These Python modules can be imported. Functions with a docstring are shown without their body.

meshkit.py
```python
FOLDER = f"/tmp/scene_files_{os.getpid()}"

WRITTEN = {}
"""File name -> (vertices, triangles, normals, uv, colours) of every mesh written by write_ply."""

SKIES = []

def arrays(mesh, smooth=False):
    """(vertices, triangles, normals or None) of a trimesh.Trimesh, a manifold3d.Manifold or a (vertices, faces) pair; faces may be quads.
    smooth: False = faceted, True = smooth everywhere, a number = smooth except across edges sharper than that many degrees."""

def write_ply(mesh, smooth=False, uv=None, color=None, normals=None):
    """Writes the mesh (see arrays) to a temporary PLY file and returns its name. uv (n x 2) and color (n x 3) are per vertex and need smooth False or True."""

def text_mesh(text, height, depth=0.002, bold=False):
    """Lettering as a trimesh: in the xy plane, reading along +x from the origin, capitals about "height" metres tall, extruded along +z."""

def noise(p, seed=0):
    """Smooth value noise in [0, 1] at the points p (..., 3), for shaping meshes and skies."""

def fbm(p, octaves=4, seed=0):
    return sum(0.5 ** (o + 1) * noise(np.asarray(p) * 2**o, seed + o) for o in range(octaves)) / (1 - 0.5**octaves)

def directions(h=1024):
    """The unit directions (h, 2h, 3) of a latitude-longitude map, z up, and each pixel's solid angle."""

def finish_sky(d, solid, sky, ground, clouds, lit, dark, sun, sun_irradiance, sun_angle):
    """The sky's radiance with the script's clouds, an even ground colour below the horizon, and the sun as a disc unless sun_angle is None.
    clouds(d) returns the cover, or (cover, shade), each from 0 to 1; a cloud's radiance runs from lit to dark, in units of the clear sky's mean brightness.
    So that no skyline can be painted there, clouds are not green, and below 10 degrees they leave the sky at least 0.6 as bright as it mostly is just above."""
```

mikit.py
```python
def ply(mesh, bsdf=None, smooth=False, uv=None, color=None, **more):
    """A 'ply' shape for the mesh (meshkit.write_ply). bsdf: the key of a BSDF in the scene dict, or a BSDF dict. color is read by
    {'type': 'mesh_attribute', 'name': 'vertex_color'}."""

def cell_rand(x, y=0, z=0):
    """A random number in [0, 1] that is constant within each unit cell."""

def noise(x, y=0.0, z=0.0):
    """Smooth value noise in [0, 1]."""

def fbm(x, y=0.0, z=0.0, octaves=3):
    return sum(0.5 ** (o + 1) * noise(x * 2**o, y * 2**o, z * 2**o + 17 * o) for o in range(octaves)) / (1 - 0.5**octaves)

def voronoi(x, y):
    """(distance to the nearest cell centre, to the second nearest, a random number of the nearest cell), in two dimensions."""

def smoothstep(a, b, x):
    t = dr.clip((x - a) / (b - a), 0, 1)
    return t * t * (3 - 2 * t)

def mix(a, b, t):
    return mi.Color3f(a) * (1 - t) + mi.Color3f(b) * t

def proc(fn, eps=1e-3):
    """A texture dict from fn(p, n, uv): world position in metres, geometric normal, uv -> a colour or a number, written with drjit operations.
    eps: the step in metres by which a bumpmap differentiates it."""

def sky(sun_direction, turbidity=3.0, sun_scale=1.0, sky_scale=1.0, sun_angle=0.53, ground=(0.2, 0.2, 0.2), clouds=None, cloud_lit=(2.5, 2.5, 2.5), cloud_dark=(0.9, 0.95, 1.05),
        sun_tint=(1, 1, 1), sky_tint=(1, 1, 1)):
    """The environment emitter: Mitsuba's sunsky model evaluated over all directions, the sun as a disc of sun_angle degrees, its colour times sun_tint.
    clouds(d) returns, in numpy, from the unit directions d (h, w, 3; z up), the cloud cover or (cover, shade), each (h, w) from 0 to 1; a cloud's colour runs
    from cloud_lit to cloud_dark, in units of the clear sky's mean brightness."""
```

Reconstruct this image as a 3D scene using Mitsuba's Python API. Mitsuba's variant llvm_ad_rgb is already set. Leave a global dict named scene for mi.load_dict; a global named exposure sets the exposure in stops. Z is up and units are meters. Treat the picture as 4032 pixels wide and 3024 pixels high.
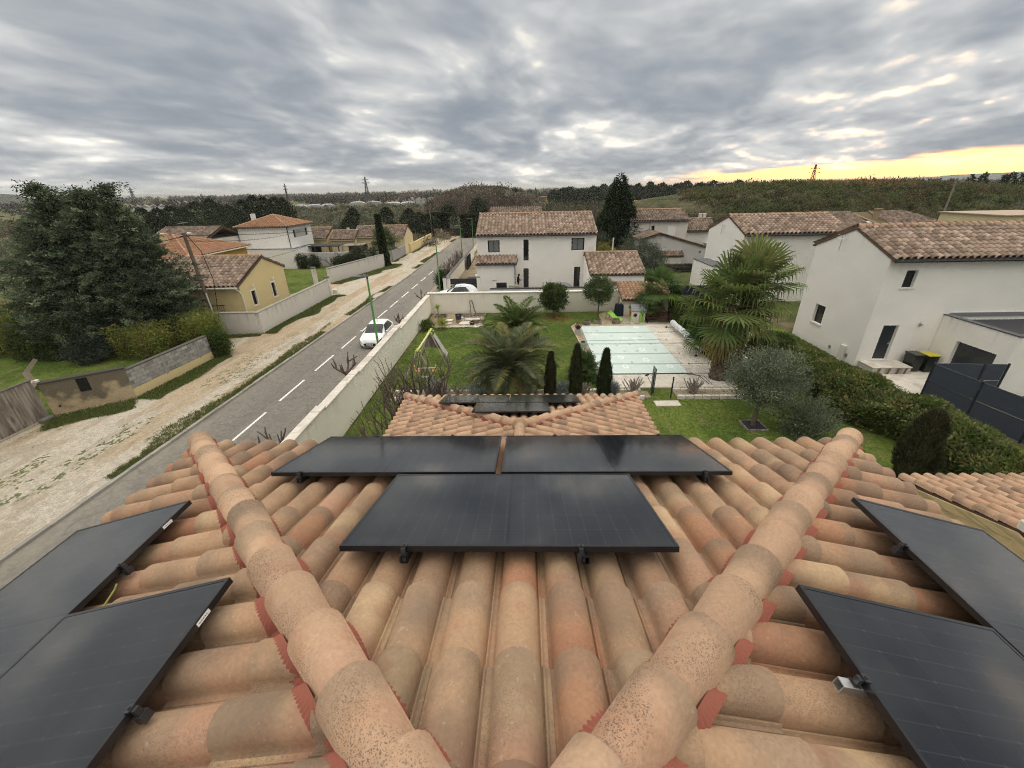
import math, numpy as np, trimesh, mitsuba as mi, drjit as dr, mikit, meshkit
from mikit import noise, fbm, voronoi, cell_rand, smoothstep, mix
from shapely.geometry import Polygon, box as sbox
T = mi.ScalarTransform4f
scene, labels = {}, {}
# ------------------------------------------------------------------ camera, sky, exposure
CAM = np.array([0, 0, 9.8]); PITCH, YAW, ROLL = .4405, -.0314, -.022
def _cam():
    cp, sp, cr, sr, c, s = math.cos(PITCH), math.sin(PITCH), math.cos(ROLL), math.sin(ROLL), math.cos(YAW), math.sin(YAW)
    fw, up, rt = np.array([0, cp, -sp]), np.array([0, sp, cp]), np.array([1., 0, 0])
    m = np.array([[c, s, 0], [-s, c, 0], [0, 0, 1]])
    return m @ fw, m @ (-rt*sr + up*cr)
_fw, _up = _cam()
scene['camera'] = {'type': 'perspective', 'fov': math.degrees(2*math.atan(2016/1630)), 'fov_axis': 'x', 'near_clip': .05, 'far_clip': 40000.,
                   'to_world': T().look_at(origin=CAM.tolist(), target=(CAM+_fw).tolist(), up=_up.tolist())}
def clouds(d):
    z = np.maximum(d[..., 2], 0); el = np.degrees(np.arcsin(np.clip(z, 0, 1))); az = np.degrees(np.arctan2(d[..., 0], d[..., 1]))
    p = d[..., :2]/(z+.13)[..., None]; t = math.radians(16)
    a = p[..., 0]*math.sin(t)+p[..., 1]*math.cos(t); b = p[..., 0]*math.cos(t)-p[..., 1]*math.sin(t)
    q = np.stack([a*.80, b*1.12, 0*a], -1)
    w = meshkit.fbm(q*1.3+5, 3, 3)-.5
    q2 = q+np.stack([w*.35, w*.45, 0*w], -1)
    n = meshkit.fbm(q2*1.05+np.array([3.1, 7.7, 0]), 5, 11)
    n2 = meshkit.fbm(q2*2.6+np.array([1.1, 2.2, 0]), 5, 23)
    ss = lambda lo, hi, x: np.clip((x-lo)/(hi-lo), 0, 1)**2*(3-2*np.clip((x-lo)/(hi-lo), 0, 1))
    n3 = meshkit.fbm(q2*6.5+np.array([4.1, .2, 0]), 4, 31)
    m = .48*n+.32*n2+.20*n3
    shade = .93-.80*ss(13, 54, el)+(.5-m)*(1.5+.4*ss(14, 4, el))*(1-.4*ss(14, 60, el))-.05*ss(5, 1, el)
    east = np.exp(-((az-38)/24)**2-(el/22)**2)
    gap = ss(.61, .76, m+.14*(n3-.5)+.010*east)
    cover = 1-gap*.075
    shade = shade-.12*gap*np.exp(-(el/40)**2)
    top = .15+.95*ss(12, 26, az)+.75*ss(24, 40, az)
    fray = meshkit.fbm(np.stack([az*.16, el*1.7, 0*az], -1), 4, 5)
    band = ss(top+.5, top-.35, el+(fray-.5)*2.2)*ss(9, 18, az)*ss(56, 47, az)*(.55+.45*ss(.28, .5, fray))
    cover = np.minimum(cover, 1-.44*band)
    shade = np.where(shade > .72, .72+.28*np.tanh((shade-.72)/.34), shade)
    return cover, np.clip(shade, 0, 1)
_az, _el = math.radians(40), math.radians(2.)
scene['sky'] = mikit.sky([math.sin(_az)*math.cos(_el), math.cos(_az)*math.cos(_el), math.sin(_el)], turbidity=4, sun_scale=0, sun_angle=10, clouds=clouds,
                         cloud_lit=(2.75, 2.62, 2.36), cloud_dark=(.35, .41, .49), sun_tint=(1, .85, .6), sky_tint=(1.14, 1.0, .44), ground=(.16, .15, .11))
exposure = 5.25
# ------------------------------------------------------------------ materials
def srgb(r, g, b):
    return tuple(((c/255+.055)/1.055)**2.4 if c > 10 else c/255/12.92 for c in (r, g, b))
VC = {'type': 'mesh_attribute', 'name': 'vertex_color'}
def princ(col, rough=.7, spec=.3, **k):
    return {'type': 'principled', 'base_color': col, 'roughness': rough, 'specular': spec, **k}
def two(b): return {'type': 'twosided', 'bsdf': b}
def rgb(c): return {'type': 'rgb', 'value': list(c)}
scene['m_matte'] = two(princ(VC, .85, .2))
scene['m_gloss'] = two(princ(VC, .25, .5))
scene['m_metal'] = two(princ(VC, .35, .5, metallic=.9))
scene['m_paint'] = two(princ(VC, .3, .5, clearcoat=.8, clearcoat_gloss=.95))
scene['m_glass'] = two(princ(rgb((.012, .014, .017)), .06, .6))
scene['m_leaf'] = {'type': 'principledthin', 'base_color': VC, 'roughness': .55, 'diff_trans': .7, 'spec_trans': 0., 'eta': 1.4}
def f_tile(p, n, uv):
    r, v = mi.Float(uv.x), mi.Float(uv.y)
    age = dr.floor(r/2+.0001); r = r-2*age
    fr = lambda x: x-dr.floor(x)
    h1, h2, h3 = fr(r*7.131), fr(r*13.77), fr(r*29.19)
    base = mix((.50, .355, .235), (.48, .31, .215), smoothstep(.35, .6, h1))
    base = mix(base, (.56, .43, .28), smoothstep(.62, .66, h1)*smoothstep(.2, .5, v))
    base = mix(base, (.46, .235, .145), smoothstep(.86, .9, h1)*.7)
    base = mix(base, mix((.66, .49, .345), (.58, .40, .285), h1), dr.select(age > 3.5, .8, 0.))
    nz = fbm(p.x*7, p.y*7, p.z*7, 3)
    g = smoothstep(.50, .82, v+(nz-.5)*.45+(h2-.66)*.7)
    c = mix(base, mix((.33, .25, .185), (.39, .30, .215), h3), g*.8)
    c = mix(c, (.46, .245, .15), smoothstep(.68, .85, noise(p.x*9+r*90, p.y*9, p.z*9))*.28)
    sp = fbm(p.x*85, p.y*85, p.z*85, 2)
    lum = c.x*.4+c.y*.4+c.z*.2
    old = dr.select((age > .5) & (age < 3.5), dr.select(age > 1.5, dr.select(age > 2.5, 0., .8), .74), 0.)
    c = mix(c, mi.Color3f(lum*1.08, lum*.93, lum*.82)*(.62+.75*h3), old)
    c = c*dr.select((age > 1.5) & (age < 2.5), .62, dr.select((age > .5) & (age < 1.5), .92, 1.))
    c = mix(c, (.40, .20, .115), dr.select((age > 2.5) & (age < 3.5), .6, 0.))
    c = c*(.84+.32*sp)
    d = smoothstep(.56, .72, noise(p.x*270+9, p.y*270, p.z*270))*smoothstep(.40, .75, noise(p.x*5+r*20, p.y*5, p.z*5))
    c = mix(c, (.14, .115, .09), d*dr.select(age > 3.5, .75, .42))
    c = mix(c, (.20, .165, .13), smoothstep(.46, .74, fbm(p.x*3.1+r*7, p.y*3.1, p.z*3.1, 4))*dr.select(age > .5, .15, .5))
    wsp = smoothstep(.88, .92, noise(p.x*60, p.y*60+7, p.z*60))
    c = c*mi.Color3f(1.065, .965, .90)
    return mix(c, (.66, .60, .52), wsp*.25)*(.63+.17*h3)
scene['m_tile'] = two(princ(mikit.proc(f_tile), .82, .25))
def f_stucco(p, n, uv):
    k, dep = mi.Float(uv.x), mi.Float(uv.y)
    pal = [(.80, .775, .72), (.78, .735, .635), (.66, .53, .28), (.50, .485, .46), (.62, .585, .53), (.58, .33, .075), (.33, .32, .31), (.64, .53, .33)]
    c = mi.Color3f(pal[0])
    for i in range(1, 8):
        c = dr.select((k > i-.5) & (k < i+.5), mi.Color3f(pal[i]), c)
    h = p.x*.8+p.y*.6
    big = fbm(p.x*.7, p.y*.7, p.z*.9, 3)
    c = c*(.93+.12*big)
    st = smoothstep(.5, .72, fbm(p.x*5, p.y*5, p.z*.25, 2))*smoothstep(1.1, 0, dep)
    amt = dr.select((k > 2.5) & (k < 3.5), .65, dr.select((k > 1.5) & (k < 2.5), .3, dr.select((k > 3.5) & (k < 4.5), .42, .16)))
    c = mix(c, (.16, .15, .13), st*amt)
    c = mix(c, (.38, .31, .22), smoothstep(.4, 0, p.z)*.25*(.4+big))
    return c*(.93+.14*noise(p.x*38, p.y*38, p.z*38))
scene['m_stucco'] = two({'type': 'bumpmap', 'arbitrary': mikit.proc(lambda p, n, uv: noise(p.x*45, p.y*45, p.z*45), .004), 'scale': .006, 'bsdf': princ(mikit.proc(f_stucco), .9, .15)})
def f_road(p, n, uv):
    c = mix((.150, .138, .12), (.195, .18, .155), fbm(p.x*.6, p.y*.14, 0, 4))
    c = c*(.72+.5*fbm(p.x*9, p.y*9, 0, 3))*(.85+.3*noise(p.x*45, p.y*45))
    xc = p.x+12.95-.018*p.y
    c = mix(c, (.12, .115, .108), smoothstep(.55, .2, dr.abs(dr.abs(xc)-.9))*.22*(.5+noise(p.x, p.y*.3)))
    c = mix(c, (.25, .22, .175), smoothstep(1.7, 2.7, dr.abs(xc))*.5*fbm(p.x*2, p.y*.8, 1, 3))
    c = c*1.15
    c = mix(c, (.10, .095, .085), smoothstep(.05, .02, dr.abs(p.y-33.4-.12*p.x-.1*noise(p.x*2, 0)))*.5)
    c = mix(c, (.125, .12, .11), smoothstep(.62, .66, fbm(p.x*.35+3, p.y*.12+7, 2, 3))*.45)
    return mix(c, (.09, .085, .08), smoothstep(.02, .0, dr.abs(fbm(p.x*.5+3, p.y*.5, 0, 4)-.5))*.35)
scene['m_road'] = two(princ(mikit.proc(f_road), .88, .2))
def f_gravel(p, n, uv):
    xr = p.x+15.3-.02*p.y
    c = mix((.40, .345, .265), (.47, .425, .36), fbm(p.x*.8, p.y*.25, 0, 4))
    tr = smoothstep(.45, .65, fbm(p.x*.9+2, p.y*.10, 3, 3))
    c = mix(c, (.36, .265, .165), tr*.7)
    st = voronoi(p.x*24, p.y*24)
    c = c*(.78+.34*st[2])*(.85+.26*noise(p.x*9, p.y*9))
    dk = smoothstep(.58, .66, fbm(p.x*1.6, p.y*.7, 5, 4))*.35
    c = mix(c, (.22, .17, .11), dk)
    gr = smoothstep(.53, .60, fbm(p.x*1.1, p.y*.32, 9, 4)+.10*smoothstep(16, 6, p.y))*smoothstep(.35, .6, noise(p.x*5, p.y*4))
    gr = gr*smoothstep(40, 14, p.y)*smoothstep(.4, .55, noise(p.x*13, p.y*11))
    c = mix(c, mix((.065, .085, .03), (.11, .115, .045), noise(p.x*14, p.y*14)), gr*.9)
    e = smoothstep(-.7, -.25, -dr.abs(xr)-0)+0
    return c
scene['m_gravel'] = two(princ(mikit.proc(f_gravel), .95, .1))
def f_grass(p, n, uv):
    a = fbm(p.x*.55, p.y*.55, 0, 4); b = fbm(p.x*7, p.y*7, 2, 3)
    c = mix((.05, .082, .015), (.115, .145, .03), smoothstep(.3, .75, a*.6+b*.4))
    c = mix(c, (.16, .14, .06), smoothstep(.62, .75, fbm(p.x*1.7+9, p.y*1.7, 4, 3))*.45)
    return c*(.74+.85*noise(p.x*28, p.y*28))
scene['m_grass'] = two({'type': 'bumpmap', 'arbitrary': mikit.proc(lambda p, n, uv: noise(p.x*22, p.y*22), .01), 'scale': .05, 'bsdf': princ(mikit.proc(f_grass), .9, .15)})
def f_field(p, n, uv):
    a = fbm(p.x*.02, p.y*.03, 0, 4); b = fbm(p.x*.25, p.y*.25, 1, 4)
    c = mix((.10, .085, .05), (.075, .085, .035), smoothstep(.4, .6, a))
    c = mix(c, (.15, .12, .075), smoothstep(.5, .66, b)*.8)
    c = mix(c, (.07, .09, .03), smoothstep(.52, .62, fbm(p.x*.05+7, p.y*.08, 3, 3))*.8)
    return c*(.65+.6*noise(p.x*1.7, p.y*1.7))
scene['m_field'] = two(princ(mikit.proc(f_field), .95, .1))
def f_soil(p, n, uv):
    c = mix((.35, .29, .20), (.20, .165, .11), fbm(p.x*1.2, p.y*1.2, 0, 4))
    return c*(.6+.7*noise(p.x*22, p.y*22))
scene['m_soil'] = two(princ(mikit.proc(f_soil), .95, .1))
def f_paver(p, n, uv):
    c = mix((.58, .53, .455), (.66, .61, .54), mi.Float(uv.x))*(.85+.25*fbm(p.x*4, p.y*4, 0, 3))
    return mix(c, (.34, .31, .27), smoothstep(.55, .7, fbm(p.x*1.4, p.y*1.4, 3, 3))*.4)*(.92+.16*noise(p.x*60, p.y*60))
scene['m_paver'] = two(princ(mikit.proc(f_paver), .8, .2))
def f_cover(p, n, uv):
    c = mix((.55, .645, .60), (.61, .70, .665), fbm(p.x*.7, p.y*3.5, 0, 3))
    c = mix(c, (.42, .52, .48), smoothstep(.5, .75, fbm(p.x*9, p.y*1.1, 4, 3))*.2)
    a = voronoi(p.x*1.1, p.y*.62); big = a[2]
    ring = smoothstep(.07, .13, a[0])*smoothstep(.24, .17, a[0])*smoothstep(.55, .6, big)
    c = mix(c, (.80, .84, .81), ring*.8)
    dk = smoothstep(.13, .08, a[0])*smoothstep(.35, .3, big)
    return mix(c, (.26, .32, .30), dk*.5)
scene['m_cover'] = two(princ(mikit.proc(f_cover), .38, .4))
def f_wood(p, n, uv):
    k = mi.Float(uv.x); a = fbm(p.z*1.2+k*40, p.x*7, p.y*7, 4)
    c = mix((.17, .14, .115), (.33, .29, .245), smoothstep(.3, .7, a))
    return mix(c, (.06, .05, .04), smoothstep(.55, .75, fbm(p.x*3, p.y*3, p.z*.8, 3))*.7)
scene['m_wood'] = two(princ(mikit.proc(f_wood), .9, .15))
def f_board(p, n, uv):
    a = fbm(p.x*30, p.y*1.6, p.z*42, 3)
    c = mix((.42, .31, .155), (.53, .42, .245), a)
    return mix(c, (.22, .19, .10), smoothstep(.6, .75, fbm(p.y*2.2, p.z*14, 1, 3))*.5)
scene['m_board'] = two(princ(mikit.proc(f_board), .75, .25))
def f_oldwall(p, n, uv):
    c = mix((.40, .31, .19), (.50, .40, .26), fbm(p.x*2, p.y*2, p.z*2, 3))
    c = mix(c, (.10, .09, .07), smoothstep(.50, .68, fbm(p.x*1.1, p.y*1.1, p.z*.9, 4)+.28*smoothstep(.9, 1.8, p.z))*.85)
    return c*(.8+.35*noise(p.x*20, p.y*20, p.z*20))
scene['m_oldwall'] = two(princ(mikit.proc(f_oldwall), .95, .1))
def f_cell(p, n, uv):          # uv in metres on the laminate: half-cut cells, busbars, the seam in the middle
    x, y = mi.Float(uv.x), mi.Float(uv.y)
    L, W = 1.867, 1.069; cw, ch = (L-.02)/20, W/6
    xx = dr.select(x > L/2, x-.01, x+.01)-.01+.01
    fx = dr.abs((xx/cw)-dr.floor(xx/cw)-.5)*cw; fy = dr.abs(y/ch-dr.floor(y/ch)-.5)*ch
    c = mix((.0065, .0075, .0105), (.010, .011, .014), cell_rand(dr.floor(xx/cw), dr.floor(y/ch)))
    lx = smoothstep(cw/2-.003, cw/2-.001, fx); ly = smoothstep(ch/2-.003, ch/2-.001, fy)
    c = mix(c, (.05, .053, .06), lx*.36); c = mix(c, (.035, .038, .043), ly*.3)
    bb = dr.abs(y/(ch/10)-dr.floor(y/(ch/10))-.5)
    c = mix(c, (.035, .037, .042), smoothstep(.43, .49, bb)*.35)
    dot = smoothstep(.008, .004, dr.sqrt(dr.square(cw/2-fx)+dr.square(ch/2-fy)))
    c = mix(c, (.35, .35, .34), dot*.05)
    dirt = smoothstep(.5, .75, fbm(p.x*3, p.y*3, p.z*3, 3))
    c = mix(c, (.035, .034, .032), dirt*.25)
    return mix(c, (.004, .004, .005), smoothstep(.009, .006, dr.abs(x-L/2)))
scene['m_cell'] = two(princ(mikit.proc(f_cell), .085, .5, clearcoat=.25, clearcoat_gloss=.95))
def f_bark(p, n, uv):
    c = mix((.10, .075, .055), (.19, .155, .12), fbm(p.x*9, p.y*9, p.z*3, 3))
    return c*(.7+.5*noise(p.x*40, p.y*40, p.z*25))
scene['m_bark'] = two(princ(mikit.proc(f_bark), .95, .1))
# ------------------------------------------------------------------ helpers
RNG = np.random.default_rng(11)
A = np.asarray
used = {}
def numbered(key):
    if key not in used: used[key] = 0; return key
    used[key] += 1; return f'{key}_{used[key]:03d}'
def cat(*ms):
    vs, fs, n = [], [], 0
    for v, f in ms:
        f = A(f); f = np.vstack([f[:, [0, 1, 2]], f[:, [0, 2, 3]]]) if f.shape[1] == 4 else f
        vs.append(A(v, float)); fs.append(f+n); n += len(v)
    return np.vstack(vs), np.vstack(fs)
def unit(v): v = A(v, float); return v/(np.linalg.norm(v, axis=-1, keepdims=True)+1e-12)
def tag(key, label=None, category=None, group=None, kind=None):
    d = {k: x for k, x in (('label', label), ('category', category), ('group', group), ('kind', kind)) if x}
    if d: labels[key] = d
def thing(name, label, category, group=None):
    key = numbered(name); tag(key, label, category, group); return key
def put(name, mesh, mat, parent=None, color=None, uv=None, smooth=False, label=None, category=None, group=None, kind=None):
    key = numbered(f'{parent}__{name}' if parent else name)
    v, f = cat(mesh) if not isinstance(mesh, trimesh.Trimesh) else (A(mesh.vertices), A(mesh.faces))
    if mat in ('m_matte', 'm_gloss', 'm_metal', 'm_paint', 'm_leaf'):
        c = A(color, float)
        color = np.tile(c, (len(v), 1)) if c.ndim == 1 else c
    else: color = None
    if mat == 'm_stucco':
        k, top = uv if uv is not None else (0, v[:, 2].max())
        uv = np.stack([np.full(len(v), float(k)), (top-v[:, 2])], 1)
    elif np.isscalar(uv): uv = np.tile([float(uv), .5], (len(v), 1))
    scene[key] = mikit.ply((v, f), mat, smooth, uv, color)
    tag(key, label, category, group, kind)
    return key
def bx(x0, x1, y0, y1, z0, z1):
    v = A([[x, y, z] for z in (z0, z1) for y in (y0, y1) for x in (x0, x1)], float)
    return v, A([[0, 2, 3, 1], [4, 5, 7, 6], [0, 1, 5, 4], [2, 6, 7, 3], [0, 4, 6, 2], [1, 3, 7, 5]])
def obx(O, ux, uy, uz, sx, sy, sz):    # box from the corner O along three axes
    v, f = bx(0, sx, 0, sy, 0, sz)
    return A(O)+v[:, :1]*A(ux)+v[:, 1:2]*A(uy)+v[:, 2:]*A(uz), f
def cbox(c, s, rz=0, ch=0):
    v, f = bx(-s[0]/2, s[0]/2, -s[1]/2, s[1]/2, -s[2]/2, s[2]/2)
    if ch:
        pts = np.vstack([A(c)*0+p*(1-ch/np.abs(p)*e) for p in v for e in (A([0, 1, 1]), A([1, 0, 1]), A([1, 1, 0]))])
        h = trimesh.convex.convex_hull(pts); v, f = A(h.vertices), A(h.faces)
    r = math.radians(rz); R = A([[math.cos(r), -math.sin(r), 0], [math.sin(r), math.cos(r), 0], [0, 0, 1]])
    return v@R.T+A(c), f
def tube(pts, rad, n=6, cap=True):
    p = A(pts, float); t = unit(np.gradient(p, axis=0)); r = np.broadcast_to(rad, (len(p),))
    a = unit(np.cross(t, np.where(np.abs(t[:, 2:]) < .9, [0, 0, 1.], [1., 0, 0]))); b = np.cross(t, a)
    for i in range(1, len(p)):
        a[i] = unit(a[i-1]-t[i]*(a[i-1]@t[i])); b[i] = np.cross(t[i], a[i])
    g = np.arange(n)*2*np.pi/n
    v = (p[:, None]+r[:, None, None]*(np.cos(g)[None, :, None]*a[:, None]+np.sin(g)[None, :, None]*b[:, None])).reshape(-1, 3)
    i, j = np.meshgrid(np.arange(len(p)-1), np.arange(n), indexing='ij')
    q = np.stack([i*n+j, i*n+(j+1) % n, (i+1)*n+(j+1) % n, (i+1)*n+j], -1).reshape(-1, 4)
    f = np.vstack([q[:, [0, 1, 2]], q[:, [0, 2, 3]]])
    if cap:
        m = len(v); v = np.vstack([v, p[:1], p[-1:]]); k = np.arange(n); e = (len(p)-1)*n
        f = np.vstack([f, np.stack([k*0+m, (k+1) % n, k], 1), np.stack([k*0+m+1, e+k, e+(k+1) % n], 1)])
    return v, f
def cyl(c, r, h, n=16, r2=None): return tube([c, A(c)+[0, 0, h]], [r, r if r2 is None else r2], n)
def prism(poly, O, ux, uz, depth, holes=()):  # a polygon in the (ux, uz) plane, thickened along ux x uz
    P = Polygon(poly)
    for h in holes: P = P.difference(sbox(*h))
    m = trimesh.creation.extrude_polygon(P, depth, engine='earcut'); v = A(m.vertices)
    ux, uz = A(ux, float), A(uz, float)
    return A(O)+v[:, :1]*ux+v[:, 1:2]*uz+v[:, 2:]*np.cross(ux, uz), A(m.faces)
def grid(f, us, vs):
    U, V = np.meshgrid(us, vs, indexing='ij'); P = f(U.ravel(), V.ravel()); n = len(vs)
    i, j = np.meshgrid(np.arange(len(us)-1), np.arange(n-1), indexing='ij')
    return P, np.stack([i*n+j, (i+1)*n+j, (i+1)*n+j+1, i*n+j+1], -1).reshape(-1, 4)
def sheet(poly, z): # flat polygon
    m = trimesh.creation.triangulate_polygon(Polygon(poly), engine='earcut')
    return np.column_stack([m[0], np.full(len(m[0]), z)]), A(m[1])
def strip(L, R, z):  # a band between two polylines
    L, R = A(L, float), A(R, float); n = len(L)
    v = np.vstack([np.column_stack([L, np.full(n, z)]), np.column_stack([R, np.full(n, z)])]); k = np.arange(n-1)
    return v, np.stack([k, n+k, n+k+1, k+1], 1)
def clip(v, f, n, d):  # keep n.x <= d ; shared vertices stay shared
    s = v@A(n)-d
    if s.max() <= 0: return v, f
    vs, cutv, out = list(v), {}, []
    def cut(i, j):
        k = (min(i, j), max(i, j))
        if k not in cutv:
            t = s[i]/(s[i]-s[j]); cutv[k] = len(vs); vs.append(v[i]*(1-t)+v[j]*t)
        return cutv[k]
    for tri in f:
        poly = []
        for a in range(3):
            i, j = tri[a], tri[(a+1) % 3]
            if s[i] <= 0: poly.append(i)
            if (s[i] <= 0) != (s[j] <= 0): poly.append(cut(i, j))
        out += [(poly[0], poly[k], poly[k+1]) for k in range(1, len(poly)-1)]
    out = A(out, int).reshape(-1, 3); keep, inv = np.unique(out, return_inverse=True)
    return A(vs)[keep].reshape(-1, 3), inv.reshape(-1, 3)
# ------------------------------------------------------------------ tiled roofs
A = np.asarray
PW, RC = .247, .095
def prof(x):   # height of the tile's cross section, crown at x = 0
    x = (x+PW/2) % PW-PW/2
    return .102*np.sqrt(np.clip(1-(x/RC)**2, 0, 1))**.85
def tile_mesh(L, k=8, sc=1.):
    xs = np.concatenate([[-PW/2], RC*np.sin(np.linspace(-np.pi/2, np.pi/2, k+1)), [PW/2]])*1.0
    z = .102*np.cos(np.clip(np.concatenate([[-np.pi/2], np.linspace(-np.pi/2, np.pi/2, k+1), [np.pi/2]]), -np.pi/2, np.pi/2))**.85
    if k >= 8:
        xs = np.concatenate([xs[:-1], RC+A([.005, .010, .017, .022]), xs[-1:]]); z = np.concatenate([z[:-1], [0, .014, .014, 0], z[-1:]])
    xs[0] -= .003; xs[-1] += .012; z[0] -= .003; z[-1] += .001
    n = len(xs); z0 = z+0; z1 = z+.030
    xs = xs*1.015
    v = np.vstack([np.column_stack([xs*.985, np.zeros(n), z0]), np.column_stack([xs, np.full(n, L), z1]), np.column_stack([xs, np.full(n, L), z1]), np.column_stack([xs*.985, np.full(n, L-.004), z1-.030])])
    i = np.arange(n-1)
    f = np.vstack([np.stack([i, i+1, n+i+1], 1), np.stack([i, n+i+1, n+i], 1), np.stack([2*n+i, 2*n+i+1, 3*n+i+1], 1), np.stack([2*n+i, 3*n+i+1, 3*n+i], 1)])
    return v*[sc, 1, sc], f
def tile_roof(root, O, ux, ud, poly, pitch=PW, ex=.443, pa=0., pb=0., k=8, most=300, name='tile', rest='tile_field', age=0):
    """Tiles over the convex polygon (a along ux, b down the slope ud), the nearest ones as parts, the rest in one part."""
    O, ux, ud = A(O, float), A(ux, float), A(ud, float); nn = np.cross(ux, ud)
    poly = A(poly, float); c = poly.mean(0); hp = []
    for i in range(len(poly)):
        e = poly[(i+1) % len(poly)]-poly[i]; n = unit([e[1], -e[0]])
        if n@(c-poly[i]) > 0: n = -n
        hp.append((n, n@poly[i]))
    tv, tf = tile_mesh(ex+.035, k, pitch/PW); out = []
    a0, b0 = poly.min(0); a1, b1 = poly.max(0)
    for j in range(int((a0-pa)/pitch)-2, int((a1-pa)/pitch)+3):
        for r in range(int((b0-pb)/ex)-1, int((b1-pb)/ex)+3):
            ca, cb = pa+j*pitch, pb+r*ex
            v = tv+tv[:, 1:2]*[RNG.normal(0, .006), 0, 0]+[ca, cb-ex-.035, 0]
            s = np.array([v[:, :2]@n-d for n, d in hp])
            if (s.min(1) > -.02).any(): continue
            f = tf
            if s.max() > 1e-9:
                keepb = [(n, d) for n, d in hp]
                for n, d in keepb: 
                    v, f = clip(v, f, [n[0], n[1], 0], d)
                    if not len(f): break
                if not len(f): continue
            t = np.clip((v[:, 1]-(cb-ex))/ex, 0, 1)
            j1, j2 = RNG.normal(0, .0025, 2)
            w = O+(v[:, :1]+j1)*ux+v[:, 1:2]*ud+(v[:, 2:]+j2)*nn
            out.append((np.linalg.norm(w.mean(0)-CAM), w, f, np.column_stack([np.full(len(v), RNG.random()*.98+2*age), t])))
    out.sort(key=lambda o: o[0])
    for d, w, f, uv in out[:most]: put(name, (w, f), 'm_tile', root, uv=uv, smooth=True)
    if out[most:]:
        m = cat(*[(w, f) for _, w, f, _ in out[most:]])
        put(rest, m, 'm_tile', root, uv=np.vstack([u for *_, u in out[most:]]), smooth=True, kind='stuff')
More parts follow.
